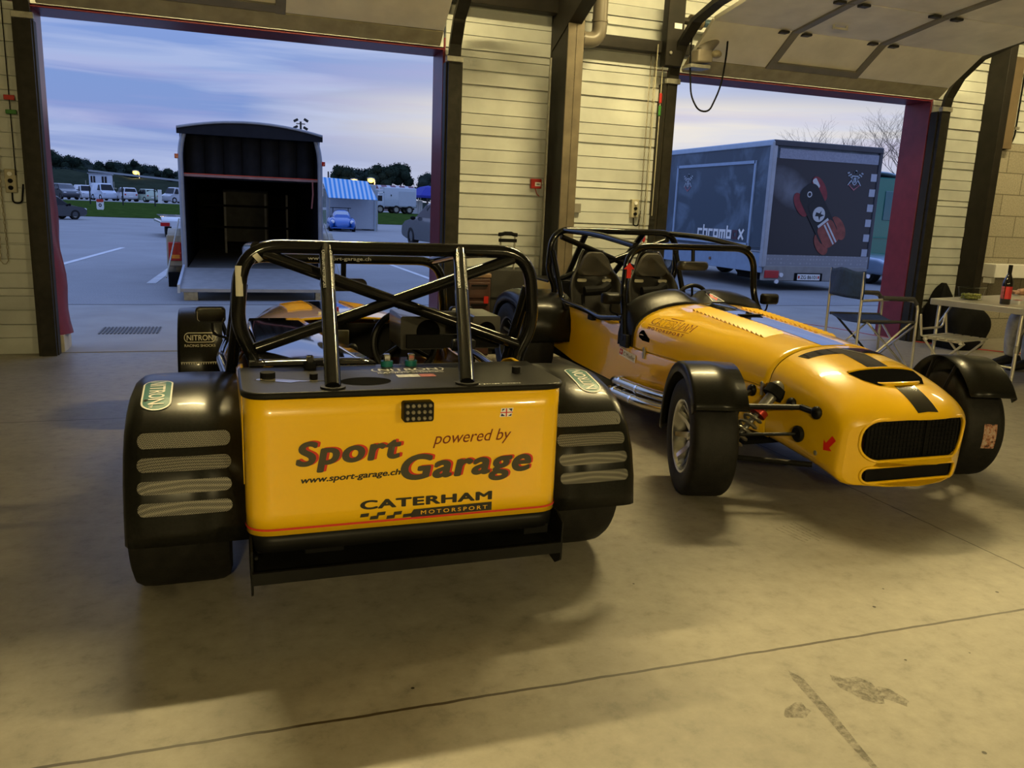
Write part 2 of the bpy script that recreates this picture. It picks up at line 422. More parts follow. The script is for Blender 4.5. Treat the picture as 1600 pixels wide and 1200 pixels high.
OIL = M('oil_spot', (.02, .016, .010), .5, var=.2)
f = MB().box((2, -.85, -.1), (20, 15.9, .2)).mat(1)
def floor_strip(pts, w, n=1):
    for (a, b) in zip(pts, pts[1:]):
        a = Vector((*a, .0008)); b = Vector((*b, .0008)); d = (b - a).normalized(); s = Vector((-d.y, d.x, 0)) * w / 2
        f.add([a - s, a + s, b + s, b - s], [(0, 1, 2, 3)])
f.add([(1.462, 1.70, .0008), (1.478, 1.66, .0008), (1.450, 1.50, .0008), (1.418, 1.36, .0008), (1.385, 1.20, .0008), (1.378, 1.20, .0008), (1.395, 1.36, .0008), (1.422, 1.52, .0008), (1.445, 1.66, .0008)], [tuple(range(9))])
def smudge(cx, cy, rx, ry, a, seed):
    q = random.Random(seed); P = []
    for k in range(14):
        t = 2 * PI * k / 14; r = q.uniform(.7, 1.1); x, y = rx * r * math.cos(t), ry * r * math.sin(t)
        P.append((cx + x * math.cos(a) - y * math.sin(a), cy + x * math.sin(a) + y * math.cos(a), .0008))
    f.add(P, [tuple(range(14))])
smudge(1.36, 1.53, .05, .03, .4, 1); smudge(1.60, 1.57, .05, .085, .3, 2); smudge(1.66, 1.52, .03, .05, .2, 3)
for k in range(6):
    floor_strip([(2.10 + .025 * k, 2.62 + .01 * k), (2.13 + .022 * k, 2.47 + .012 * (k % 3))], .006)
f.mat(2)
for px, py, rr in ((1558, 925, .006), (1538, 1176, .006), (1366, 948, .006), (1380, 920, .004), (1515, 1020, .003), (645, 1075, .005), (1415, 1031, .004), (990, 912, .004)):
    q = atZ(px, py, .0008); f.add([(q.x + rr * math.cos(k * PI / 5), q.y + rr * math.sin(k * PI / 5), .0008) for k in range(10)], [tuple(range(10))])
tag(f.build('floor', [CONC, SMEAR, OIL], smooth=0, recalc=False), kind='structure')

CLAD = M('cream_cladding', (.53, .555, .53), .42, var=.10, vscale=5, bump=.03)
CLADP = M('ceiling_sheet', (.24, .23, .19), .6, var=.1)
BOARD = [.13, .105, .12, .10, .06, .115, .105, .12, .075, .10]
def cladding(name, x0, x1, z0, z1, y=WY, parent=None, mat=None):
    prof = []; z = z0; k = 0
    while z < z1 - .02:
        h = BOARD[k % len(BOARD)]; g = .016 if k % 5 == 2 else .007
        e = min(z + h, z1); b = -.012 if k % 3 else -.006; tl = (.010, -.006, .003, .008, -.004, .0, .009)[k % 7]
        prof += [(y + b - max(0, -tl), z), (y + b + min(tl, -b), e - g), (y + .012, e - g * .8), (y + .012, e - g * .2)]
        z = e; k += 1
    prof += [(y, z1), (y + .22, z1), (y + .22, z0)]
    o = MB().rings([[(x0, a, b) for a, b in prof], [(x1, a, b) for a, b in prof]]).build(name, mat or CLAD, parent, smooth=0)
    o['kind'] = 'structure'; return o
cladding('wall_left', -8, D1[0] - .02, 0, CEIL)
cladding('wall_center', D1[1] + .02, D2[0] - .02, 0, CEIL)
cladding('wall_right', D2[1] + .02, 7.9, 0, CEIL)
cladding('wall_over_door_left', D1[0], D1[1], DH + .02, CEIL)
cladding('wall_over_door_right', D2[0], D2[1], DH + .02, CEIL)
def block_nodes(t, p, nd):
    c = nd('ShaderNodeTexCoord'); s = nd('ShaderNodeSeparateXYZ'); t.links.new(c.outputs['Object'], s.inputs[0])
    cb = nd('ShaderNodeCombineXYZ'); t.links.new(s.outputs['X'], cb.inputs[0]); t.links.new(s.outputs['Z'], cb.inputs[1])
    b = nd('ShaderNodeTexBrick', i_Scale=1.0); b.inputs['Brick Width'].default_value = .50; b.inputs['Row Height'].default_value = .235; b.inputs['Mortar Size'].default_value = .006
    b.inputs['Color1'].default_value = (.36, .33, .26, 1); b.inputs['Color2'].default_value = (.30, .275, .215, 1); b.inputs['Mortar'].default_value = (.15, .135, .10, 1)
    t.links.new(cb.outputs[0], b.inputs['Vector'])
    n = nd('ShaderNodeTexNoise', i_Scale=60, i_Detail=5); t.links.new(c.outputs['Object'], n.inputs['Vector'])
    r = nd('ShaderNodeValToRGB'); rampset(r, [(.3, (.75, .75, .75)), (.7, (1.1, 1.1, 1.1))]); t.links.new(n.outputs['Fac'], r.inputs[0])
    mx = nd('ShaderNodeMixRGB', blend_type='MULTIPLY'); mx.inputs[0].default_value = 1; t.links.new(b.outputs['Color'], mx.inputs[1]); t.links.new(r.outputs[0], mx.inputs[2]); t.links.new(mx.outputs[0], p.inputs['Base Color'])
    bu = nd('ShaderNodeBump'); bu.inputs['Strength'].default_value = .3; bu.inputs['Distance'].default_value = .01; t.links.new(n.outputs['Fac'], bu.inputs['Height']); t.links.new(bu.outputs[0], p.inputs['Normal'])
BLOCK = mat_nodes('concrete_blocks', block_nodes, .85)
tag(MB().box((9.95, WY + .1, 1.10), (4.1, .2, 2.2)).build('wall_right_blocks', BLOCK, smooth=0), kind='structure')
cladding('wall_right_upper', 7.9, 12, 2.2, CEIL)
PLAIN = M('painted_block', (.22, .21, .17), .8, var=.12, vscale=3)
tag(MB().box((2, -8.9, CEIL / 2), (20.4, .2, CEIL)).build('wall_rear', PLAIN, smooth=0), kind='structure')
tag(MB().box((-8.1, -.9, CEIL / 2), (.2, 16, CEIL)).build('wall_side_left', PLAIN, smooth=0), kind='structure')
tag(MB().box((12.1, -.9, CEIL / 2), (.2, 16, CEIL)).build('wall_side_right', PLAIN, smooth=0), kind='structure')
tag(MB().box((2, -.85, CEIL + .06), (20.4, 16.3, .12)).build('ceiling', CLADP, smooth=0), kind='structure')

# red door surrounds, steel columns
REDP = M('dark_red_frame', (.17, .024, .036), .35, var=.15, bump=.03)
DARKST = M('dark_and_shaded_steel', (.013, .011, .008), .55, var=.3, spec=.3)  # dark steelwork; on the tan column this colour holds the side's shade
TANST = M('tan_column_face', (.13, .105, .068), .6, var=.25, vscale=6)
n_tr = [0]
def trim(mb, mat, bevel=.004, smooth=30):
    n_tr[0] += 1
    return tag(mb.build('trim_%d' % n_tr[0], mat, smooth=smooth, bevel=bevel), kind='structure')
RV = .36
for (a, b) in (D1, D2):
    trim(MB().box((b + .05, WY + RV / 2 + .01, DH / 2), (.10, RV, DH)), REDP)
    trim(MB().box(((a + b) / 2, WY + RV / 2 + .01, DH + .05), (b - a + .3, RV, .10)), REDP)
    if a > 0: trim(MB().box((a - .05, WY + RV / 2 + .01, DH / 2), (.10, RV, DH)), REDP)
# left jamb of the first door wears a slack red fabric cover
def flap(i, j):
    z = .14 + (DH - .14) * j; s = max(0, 1 - z / 1.5)
    y = WY + .01 + .30 * i
    bul = .075 * s ** 1.3 * math.sin(PI * min(1, i * 1.05)) + .05 * s * i + .012 * math.sin(9 * z + 4 * i) * s
    return Vector((D1[0] + .004 + bul + (.012 * math.sin(13 * z) * s * i), y, z))
g = MB().grid(flap, 10, 26)
g.rings([[(D1[0] - .1, WY + .012, z), (D1[0] - .004, WY + .012, z), (D1[0] - .004, WY + .308, z), (D1[0] - .1, WY + .308, z)] for z in (.14, DH)])
trim(g, REDP, bevel=0, smooth=60)
trim(MB().box((D1[0] - .03, WY + .17, .07), (.16, .30, .14)), M('pale_concrete_foot', (.45, .42, .34), .8, var=.15))
# H-section columns: web side coloured dark for the shade it lies in, tan front flange
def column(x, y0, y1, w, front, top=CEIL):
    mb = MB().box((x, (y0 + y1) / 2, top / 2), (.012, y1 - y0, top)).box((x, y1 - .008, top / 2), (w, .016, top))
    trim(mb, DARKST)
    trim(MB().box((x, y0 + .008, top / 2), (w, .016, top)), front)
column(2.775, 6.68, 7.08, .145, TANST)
trim(MB().box((2.715, 6.90, CEIL / 2), (.012, .40, CEIL)), DARKST)  # left face of the column, its shade put into the dark colour
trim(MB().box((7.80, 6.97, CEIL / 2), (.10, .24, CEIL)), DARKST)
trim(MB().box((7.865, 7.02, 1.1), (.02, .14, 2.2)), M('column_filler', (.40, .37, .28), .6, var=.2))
# roof haunch and rail above the first column
h = MB().prism([(0, 0), (-1.2, .55), (-1.2, 1.0), (0, 1.0)], (2.70, 7.05, 2.62), (0, 1, 0), (0, 0, 1), .12)
trim(h, DARKST)
trim(MB().box((2.78, 3.4, 3.85), (.16, 7.3, .30)), DARKST)
trim(MB().box((3.45, 6.98, 2.74), (1.2, .10, .10)), DARKST)
trim(MB().box((2.0, 7.0, 2.98), (1.6, .12, .14)), DARKST)
trim(MB().box((2.664, 6.96, 1.4), (.012, .04, 2.3)), GALV)

# ------------------------------------------------------------------ sectional overhead doors
DPAN = M('door_panel_cream', (.80, .77, .68), .5, var=.10, vscale=4)
DPANL = M('door_panel_frame', (.20, .19, .16), .5, var=.1)
HINGE = M('hinge_black', (.03, .027, .02), .5, var=.2)
TRACK = M('track_steel', (.022, .02, .015), .5, metal=.1, spec=.25, var=.3, vscale=15)
def overhead_door(name, a, b, wicket):
    root = room(name)
    P = [(6.98, 2.56), (6.86, 2.66), (6.50, 2.92), (5.80, 3.02), (5.10, 3.08), (4.42, 3.13)]
    def panel(i, x0, x1):
        (ya, za), (yb, zb) = P[i], P[i + 1]
        d = Vector((0, yb - ya, zb - za)); l = d.length; d.normalize(); nn = Vector((0, -d.z, d.y)) * (1 if d.y < 0 else -1)
        nn = Vector((0, d.z, -d.y)); 
        mb = MB(); c = Vector(((x0 + x1) / 2, (ya + yb) / 2, (za + zb) / 2))
        rot = Matrix((Vector((1, 0, 0)), d, Vector((1, 0, 0)).cross(d))).transposed()
        mb.box(c, (x1 - x0, l - .008, .04), rot)
        return mb, c, d, rot
    for i in range(5):
        mb, c, d, rot = panel(i, a + .06, b - .06)
        mb.build('panel', DPAN if i else M('door_seal_panel', (.36, .33, .22), .55, var=.2), root, smooth=0, bevel=.006)
    low = Vector((0, 0, 0))
    def bar(xa, xb, i, off, w, mat, name):
        (ya, za), (yb, zb) = P[i], P[i + 1]
        d = Vector((0, yb - ya, zb - za)); l = d.length; d.normalize()
        rot = Matrix((Vector((1, 0, 0)), d, Vector((1, 0, 0)).cross(d))).transposed()
        n = rot @ Vector((0, 0, 1)); n = n if n.z < 0 else -n
        return MB().box(Vector((xa, (ya + yb) / 2, (za + zb) / 2)) + n * off, (w, l - .01, .02), rot).build(name, mat, root, smooth=0, bevel=.003)
    for x in wicket:
        for i in (1, 2, 3, 4): bar(x, x, i, .028, .075, DPANL, 'stile')
    # wicket door field: frame and fitting between the stiles
    if wicket:
        (ya, za), (yb, zb) = P[1], P[2]
        d = Vector((0, yb - ya, zb - za)).normalized(); rot = Matrix((Vector((1, 0, 0)), d, Vector((1, 0, 0)).cross(d))).transposed(); n = rot @ Vector((0, 0, 1)); n = n if n.z < 0 else -n
        MB().box(Vector(((wicket[0] + wicket[1]) / 2, ya, za)) + d * .05 + n * .03, (wicket[1] - wicket[0], .07, .02), rot).build('rail', DPANL, root, smooth=0, bevel=.003)
        k = MB(); c = Vector(((wicket[0] * .72 + wicket[1] * .28), 6.25, 2.955)); k.box(c + Vector((0, 0, -.045)), (.16, .02, .02)).box(c + Vector((-.07, 0, -.03)), (.02, .02, .04)).box(c + Vector((.07, 0, -.03)), (.02, .02, .04))
        k.build('handle', M('handle_white', (.6, .58, .5), .4, var=.05), root, smooth=0, bevel=.004)
    for i in (2, 3, 4):
        y, z = P[i]
        for x in wicket:
            for s in (-.12, .12):
                MB().box((x + s, y - .0, z - .035), (.085, .07, .022)).build('hinge', HINGE, root, smooth=0, bevel=.006)
    # tracks
    for x in (a - .03, b + .065):
        t = MB()
        pts = [(x, 6.98, 0), (x, 6.98, 2.42)] + [(x, y, z) for y, z in ((6.95, 2.58), (6.84, 2.76), (6.62, 2.92), (6.3, 3.0), (5.8, 3.05), (4.3, 3.17), (3.9, 3.2))]
        prof = [(-.05, -.02), (.05, -.02), (.05, .02), (.035, .02), (.035, -.006), (-.035, -.006), (-.035, .02), (-.05, .02)]
        R = []
        for k, p in enumerate(pts):
            p = Vector(p); q0 = Vector(pts[max(0, k - 1)]); q1 = Vector(pts[min(len(pts) - 1, k + 1)]); tg = (q1 - q0).normalized(); nn = tg.cross(Vector((1, 0, 0)))
            R.append([p + Vector((u, 0, 0)) + nn * v for u, v in prof])
        t.rings(R).build('track', TRACK, root, smooth=0)
        MB().box((x, 6.965, 2.46), (.14, .05, .045)).build('track_bracket', GALV, root, smooth=0, bevel=.004)
        MB().box((x + (.075 if x < (a + b) / 2 else -.0) * 0 + (-.062 if x < (a + b) / 2 else .062), 7.03, 1.22), (.022, .12, 2.44)).build('track_angle', M('angle_brown', (.028, .025, .018), .5, var=.15, spec=.2), root, smooth=0)
        MB().box((x + (.05 if x < (a + b) / 2 else -.055), 7.05, 1.22), (.016, .09, 2.44)).build('track_angle', M('angle_brown'), root, smooth=0)
    return root
overhead_door('door_1', D1[0], D1[1], (-.55, .40))
overhead_door('door_2', D2[0], D2[1], (4.80, 5.78))

# lights: real fittings, each with its lamp
TUBE = M('lit_tube', (1, .95, .8), .5, emit=(1.0, .82, .48), estr=6, var=.01)
FIT = M('lamp_housing', (.6, .6, .56), .5, var=.05)
for k, (x, y, z, wt) in enumerate(LAMPS):
    where = ['between the two doors', 'above the right door', 'above the left door', 'by the right wall', 'hanging low behind the viewer at left', 'hanging low behind the viewer at right'][k]
    r = thing('tube_light', 'long fluorescent roof light %s' % where, 'light', (x, y, z), 0, 'roof tube lights')
    MB().box((0, 0, .05), (1.55, .16, .06)).build('housing', FIT, r, smooth=0, bevel=.008)
    for s in (-.045, .045): MB().cyl((-.74, s, -.002), (.74, s, -.002), .014, 10).build('tube', TUBE, r)
    MB().cyl((-.6, 0, .08), (-.6, 0, CEIL - z), .006, 6).cyl((.6, 0, .08), (.6, 0, CEIL - z), .006, 6).build('hanger', STEEL, r)
    if y > 0: ld = bpy.data.lights.new('lamp', 'AREA'); ld.shape = 'RECTANGLE'; ld.size = 1.5; ld.size_y = .12; ld.spread = math.radians(175)
    else: ld = bpy.data.lights.new('lamp', 'POINT'); ld.shadow_soft_size = .12
    ld.energy = wt; ld.color = WARM
    lo = bpy.data.objects.new('lamp', ld); COL.objects.link(lo); lo.parent = r; lo.location = (0, 0, -.03 if y > 0 else -.16)
# ------------------------------------------------------------------ fittings on the door wall
PIPE = M('grey_drain_pipe', (.17, .15, .115), .35, var=.1)
t = fillet([(3.06, 6.86, CEIL), (3.06, 6.86, 2.71), (2.84, 6.86, 2.71)], .13, 8)
p = thing('drain_pipe', 'grey drain pipe coming down from the roof and bending into the column', 'pipe', (0, 0, 0))
MB().tube(t, .065, 18).build('pipe_run', PIPE, p)
MB().tube([(3.06, 6.86, 2.86), (3.06, 6.86, 2.88)], .071, 18).tube([(2.90, 6.86, 2.71), (2.92, 6.86, 2.71)], .071, 18).build('pipe_collar', PIPE, p)

p = thing('fire_call_point', 'red fire alarm call point on the cream cladding left of the column', 'alarm', (2.62, WY - .02, 1.49))
MB().box((0, 0, 0), (.10, .045, .085)).build('housing', RED, p, bevel=.006)
MB().box((.012, -.024, -.004), (.055, .004, .035)).build('glass_plate', WHITE, p, smooth=0)
MB().box((.012, -.027, -.004), (.03, .003, .008)).build('mark', BLACKINK, p, smooth=0)
MB().tube([(0, .01, -.04), (.015, .0, -.09), (.04, .0, -.11)], .004, 6).build('cable', RED, p)

def control(label, loc, cabl):
    p = thing('door_control_box', label, 'control box', loc, 0)
    MB().box((0, 0, 0), (.075, .05, .17)).build('housing', M('beige_plastic', (.42, .39, .28), .5, var=.1), p, bevel=.006)
    for k, mt in enumerate((WHITE, MATTE, MATTE)):
        MB().cyl((.0, -.02, .05 - .05 * k), (0, -.038, .05 - .05 * k), .016, 14).build('button', mt, p)
    MB().tube(fillet([(0, 0, -.08), (0, -.01, -.16), (cabl, -.01, -.16), (cabl * 1.3, -.01, -.02)], .05), .006, 8).build('cable', MATTE, p)
    return p
control('beige three-button door control box right of the column', (3.62, WY - .035, 1.31), .05)
control('beige three-button door control box on the far left cladding', (-1.54, WY - .035, 1.31), .06)
p = thing('junction_box', 'small grey junction box beside the tan column', 'junction box', (3.02, WY - .03, 1.29))
MB().box((0, 0, 0), (.09, .05, .085)).build('housing', M('grey_plastic', (.22, .21, .18), .5, var=.1), p, bevel=.005)
MB().tube(fillet([(-.03, 0, -.03), (-.03, 0, -.11), (-.10, 0, -.12)], .04), .006, 8).build('cable', MATTE, p)

CHAINM = M('steel_chain', (.30, .27, .19), .4, metal=.6, var=.2)
def chain(name, label, x, y, z0, z1, grp, swing=0):
    p = thing(name, label, 'chain', (x, y, 0), 0, grp)
    for s in (-.022, .022):
        mb = MB(); n = int((z1 - z0) / .030)
        for k in range(n):
            z = z0 + .03 * k + .015; c = Vector((s + swing * math.sin(k * .21 + s * 40), 0, z)); L = []
            for j in range(6):
                a = 2 * PI * j / 6; L.append(c + (Vector((.006 * math.cos(a), 0, .019 * math.sin(a))) if k % 2 else Vector((0, .006 * math.cos(a), .019 * math.sin(a)))))
            mb.tube(L, .0028, 4, loop=True)
        mb.build('chain_strand', CHAINM, p, smooth=60)
    MB().tube([(-.022, 0, z0), (-.01, 0, z0 - .02), (.01, 0, z0 - .02), (.022, 0, z0)], .003, 5).build('chain_loop', CHAINM, p)
    return p
chain('hoist_chain', 'long hoist chain loop hanging beside the right door track', 3.685, 7.02, .95, 2.7, None)
chain('hoist_chain', 'hoist chain loop hanging in front of the far left cladding', -1.62, 7.02, .72, 2.9, None, .004)
def cord(name, label, x, y, zr, zg, z0):
    p = thing(name, label, 'cord', (x, y, 0))
    MB().tube([(0, 0, z0), (0, 0, 2.75)], .004, 6).build('cord', M('pale_cord', (.45, .42, .3), .7, var=.1), p)
    MB().tube([(0, 0, zr - .045), (0, 0, zr - .04), (0, 0, zr + .04), (0, 0, zr + .045)], [.008, .013, .013, .008], 10).build('red_grip', RED, p)
    MB().tube([(0, 0, zg - .045), (0, 0, zg - .04), (0, 0, zg + .04), (0, 0, zg + .045)], [.008, .013, .013, .008], 10).build('green_grip', GREEN, p)
    return p
cord('release_cord', 'door release cord with red and green grips high beside the right door track', 3.74, 6.93, 2.30, 2.19, 1.25)
cord('release_cord', 'door release cord with red and green grips low beside the right door track', 3.66, 6.9, 1.05, .84, .78)
p = thing('release_cord', 'door release cord with red and green grips on the far left cladding', 'cord', (-1.50, 7.03, 0))
MB().tube([(0, 0, 1.35), (0, 0, 2.75)], .004, 6).build('cord', MATTE, p)
MB().box((0, 0, 1.90), (.07, .02, .035)).build('red_grip', RED, p, bevel=.004)
MB().box((.005, 0, 1.80), (.07, .02, .03)).build('green_grip', GREEN, p, bevel=.004)

# door drive and shaft at the top left of the right door
p = thing('door_motor', 'grey door motor with cooling body slung under the door rail', 'motor', (4.02, 6.72, 2.70))
rot = Matrix.Rotation(math.radians(38), 3, 'Y')
dirv = Vector((.62, -.10, .78)).normalized()
MB().cyl(Vector((0, 0, 0)) - dirv * .02, dirv * .23, .062, 20).build('motor_body', M('motor_grey', (.22, .20, .17), .45, var=.15), p)
MB().cyl(dirv * .23, dirv * .27, .07, 20).build('end_cap', STEEL, p)
MB().box((-.01, 0, -.05), (.15, .13, .11)).build('gearbox', M('gearbox_grey', (.26, .23, .18), .5, var=.15), p, bevel=.015)
MB().ell((.09, -.07, -.03), (.05, .045, .035)).build('cover', M('cover_beige', (.36, .32, .22), .5, var=.1), p)
MB().box((-.05, .02, -.14), (.2, .16, .03)).build('bracket', GALV, p, bevel=.004)
cab = [(0.20, -.05, .22), (.19, -.08, .0), (.16, -.08, -.30), (.06, -.08, -.52), (-.05, -.08, -.52), (-.12, -.05, -.40), (-.13, 0, -.1), (-.10, .05, .2)]
MB().tube(fillet(cab, .12, 5), .008, 8).build('motor_cable', MATTE, p)
p = thing('door_shaft', 'horizontal spring shaft with bearing drum over the right door', 'shaft', (0, 6.93, 2.98))
MB().cyl((3.75, 0, 0), (4.75, 0, 0), .03, 14).build('shaft_tube', STEEL, p)
MB().cyl((3.98, 0, 0), (4.10, 0, 0), .06, 18).build('drum', M('drum_bronze', (.15, .12, .07), .4, metal=.5, var=.1), p)
MB().cyl((4.12, 0, 0), (4.38, 0, 0), .036, 14).build('spring', M('blue_steel', (.10, .16, .22), .3, metal=.7, var=.2), p)
p = thing('bearing_bracket', 'dark steel bearing bracket with a pale sticker at the top of the door track', 'bracket', (3.80, 6.90, 2.86))
MB().box((0, 0, 0), (.17, .10, .58)).build('plate', DARKST, p, bevel=.008)
MB().box((.02, -.052, .05), (.075, .003, .045)).build('sticker', WHITE, p, smooth=0)
MB().cyl((-.04, -.05, -.18), (-.04, -.065, -.18), .014, 8).build('bolt', GALV, p)
# cable duct on the right-hand column
p = thing('cable_duct', 'brown cable duct with white edge fixed high on the right column', 'duct', (8.06, 7.03, 0))
MB().box((0, 0, 2.60), (.17, .06, .95)).build('duct_body', M('duct_brown', (.15, .11, .065), .5, var=.1), p, bevel=.004)
MB().box((-.095, -.02, 2.60), (.018, .05, 1.05)).build('white_edge', WHITE, p, smooth=0)
MB().tube(fillet([(.14, 0, 3.1), (.14, 0, 2.25), (.06, 0, 2.12), (-.08, 0, 2.12)], .06), .009, 8).build('cable', MATTE, p)
for z in (2.9, 2.35): MB().box((.14, -.01, z), (.05, .03, .03)).build('clip', GALV, p, smooth=0)
p = thing('wall_ledge', 'white ledge board fixed low on the concrete block wall', 'shelf', (8.55, 6.98, .80))
MB().box((0, 0, 0), (.95, .20, .15)).build('ledge_board', M('ledge_white', (.70, .70, .70), .5, var=.05), p, smooth=0, bevel=.006)
MB().box((-.44, .0, -.11), (.06, .1, .06)).build('ledge_support', WHITE, p, smooth=0)
# ------------------------------------------------------------------ the two yellow track cars (local frame: x forward from the rear axle, y to the car's left)
WT = [(-.5, .475), (0, .485), (1.0, .50), (1.2, .497), (2.236, .362), (2.5, .356), (2.7, .348), (2.795, .338)]
TT = [(.95, .735), (1.2, .735), (1.7, .712), (2.236, .668), (2.4, .642), (2.58, .592), (2.69, .545), (2.76, .50), (2.795, .468)]
RT = [(1.0, .23), (1.2, .22), (2.236, .20), (2.6, .17), (2.795, .09)]
BT = [(2.2, .225), (2.5, .195), (2.795, .150)]
SEAM = .467
ST = [(-.5, .725), (.0, .725), (.10, .70), (.24, .60), (.88, .595), (1.0, .60), (1.12, .60), (1.2, SEAM), (2.236, SEAM)]
def top_arc(x, k=12, n=2.5):
    w, t, r = smoothtab(WT, x), smoothtab(TT, x), smoothtab(RT, x)
    return [(w * math.cos(a) ** (2 / n), t - r + r * math.sin(a) ** (2 / n)) for a in [PI / 2 * j / k for j in range(k)]] + [(0, t)]
def half_upper(x, z0, k=12):
    w, t, r = smoothtab(WT, x), smoothtab(TT, x), smoothtab(RT, x)
    s = [(w, z0 + (t - r - z0) * j / 4) for j in range(4)]
    return s + top_arc(x, k)
def mirror_open(h): return h + [(-y, z) for y, z in reversed(h[:-1])]
def nose_ring(x):
    w, b = smoothtab(WT, x), smoothtab(BT, x); up = half_upper(x, b + .06)
    lo = [(w * (1 - .12 * (1 - math.cos(a)) - .02), b + .06 - .06 * math.sin(a)) for a in (PI / 2, PI / 3, PI / 6)]
    lo = [(w * .86, b), (w * .93, b + .008), (w * .985, b + .03)]
    h = [(0, b), (w * .45, b)] + lo + up
    return h + [(-y, z) for y, z in reversed(h[1:-1])]
def bend(p, s=1):
    k = max(0, (p.x - 2.45) / .345); return Vector((p.x - .085 * (p.y / .30) ** 2 * k * k - .06 * max(0, .42 - p.z) * k * k, p.y, p.z))

def make_car(name, label, loc, rotz, s, fo, ro, front_facing):
    root = thing(name, label, 'car', loc, math.radians(rotz))
    X = lambda x: x * s
    V = lambda x, y, z: Vector((x * s, y, z))
    FX, RX = 2.3 * s, 0.0
    fr, rr_ = .27, .292
    # --- yellow tub sides with cockpit cut-out
    for sg in (1, -1):
        mb = MB(); xs = [-.40 + (2.236 + .40) * i / 60 for i in range(61)]
        R = []
        for x in xs:
            w = smoothtab(WT, x); t = lerp(ST, x) - .002; b = lerp([(-.5, .30), (.4, .20), (1.4, .19), (2.236, .222)], x)
            R.append([V(x, sg * (w + d), z) for d, z in ((-.03, b + .0), (0, b + .02), (0, b + (t - b) * .5), (0, t - .012), (-.010, t), (-.02, t))])
        mb.rings(R, False, False, closed=False)
        mb.build('body_side', YEL, root, smooth=50, solid=.008)
    mb = MB().box(V(.95, 0, .19), (X(2.5), .88, .02)); mb.build('floor_pan', MATTE, root, smooth=0)
    # --- bonnet
    b0 = 1.2 if front_facing else 1.0
    mb = MB(); xs = [b0 + (2.232 - b0) * i / 26 for i in range(27)]
    mb.rings([[V(x, y, z) for y, z in mirror_open(half_upper(x, SEAM + .003))] for x in xs], False, False, closed=False)
    bon_bvh = mb.bvh(); mb.build('bonnet', YEL, root, smooth=60, solid=.006)
    # --- nose with two mouths
    mb = MB(); xs = [2.24 + (2.77 - 2.24) * i / 20 for i in range(21)] + [2.785, 2.795]
    R = []
    for i, x in enumerate(xs):
        ring = [Vector((x, y, z)) for y, z in nose_ring(x)]
        if i >= 21:
            k = (.985, .95)[i - 21]; c = Vector((x, 0, .31)); ring = [c + (p - c) * k for p in ring]
        R.append(ring)
    last = R[-1]
    mb.rings([[bend(p) for p in r] for r in R], False, False)
    def hole(w, zc, h, r): return [Vector((2.795, a, b)) for a, b in rrect(w, h, r, 7, 0, zc)]
    H1 = hole(.560, .362, .186, .080); H2 = hole(.515, .2045, .072, .034)
    bm = bmesh.new(); es = []
    for loop in (last, H1, H2):
        vs = [bm.verts.new(p) for p in loop]
        es += [bm.edges.new((vs[i], vs[(i + 1) % len(vs)])) for i in range(len(vs))]
    bmesh.ops.triangle_fill(bm, edges=es, use_beauty=True)
    bmesh.ops.subdivide_edges(bm, edges=[e for e in bm.edges if e.calc_length() > .06 and not e.is_boundary], cuts=2)
    bm.verts.index_update()
    mb.add([bend(v.co) for v in bm.verts], [[v.index for v in f.verts] for f in bm.faces]); bm.free()
    duct = MB()
    for Hh in (H1, H2):
        c = sum(Hh, Vector()) / len(Hh)
        mb.rings([[bend(p) for p in Hh], [bend(Vector((2.778, c.y + (p.y - c.y) * .985, c.z + (p.z - c.z) * .96))) for p in Hh]], False, False)
        mb.tube([bend(p + Vector((-.002, 0, 0))) for p in Hh], .007, 8, loop=True)
        duct.rings([[bend(Vector((2.778, c.y + (p.y - c.y) * .985, c.z + (p.z - c.z) * .96))) for p in Hh], [bend(Vector((2.70, c.y + (p.y - c.y) * .97, c.z + (p.z - c.z) * .94))) for p in Hh]], False, False)
    for p_ in range(len(mb.v)): mb.v[p_].x *= s
    for p_ in range(len(duct.v)): duct.v[p_].x *= s
    duct.build('mouth_duct', MATTE, root, smooth=50)
    nose_bvh = mb.bvh(); mb.build('nose', YEL, root, smooth=50)
    g = MB().box(V(2.715, 0, .36), (.012, .50, .20)).box(V(2.715, 0, .207), (.012, .46, .07))
    for k in range(24): g.box(V(2.722, -.235 + .0205 * k, .355), (.006, .002, .18))
    for k in range(9): g.box(V(2.722, 0, .275 + .02 * k), (.006, .48, .002))
    g.box(V(2.728, .06, .36), (.006, .006, .17))
    g.build('radiator_grille', MATTE, root, smooth=0)
    DN = dict(o=V(0, 0, 1.0), u=(0, -1, 0), v=(1, 0, 0))
    def on_top(fl, bvh, nm, mt, cut=.03, eps=.0015):
        return fl.press((0, 0, 1.0), (0, -1, 0), (1, 0, 0), eps, bvh, 1.0, cut).flatbuild(nm, mt, root)
    STR = M('black_gloss_stripe', (.012, .011, .010), .12, var=.05, coat=1)
    on_top(Flat().rect(-.072, X(1.23 if front_facing else 1.05), .072, X(2.225)), bon_bvh, 'bonnet_stripe', STR)
    fl = Flat(); fl.rect(-.055, X(2.64), .055, X(2.775)); on_top(fl, nose_bvh, 'nose_stripe', STR)
    fl = Flat(); fl.poly([(-.25, X(2.275)), (.25, X(2.275)), (.235, X(2.325)), (.06, X(2.345)), (.06, X(2.53)), (-.06, X(2.53)), (-.06, X(2.345)), (-.235, X(2.325))]); on_top(fl, nose_bvh, 'nose_stripe', STR)
    # outlet slot on the nose
    fl = Flat(); fl.poly([(-.185, X(2.515)), (.185, X(2.515)), (.165, X(2.58)), (.12, X(2.632)), (-.12, X(2.632)), (-.165, X(2.58))])
    on_top(fl, nose_bvh, 'nose_vent', M('vent_dark', (.0025, .0025, .0025), .9, var=.1, spec=.02), eps=.003)
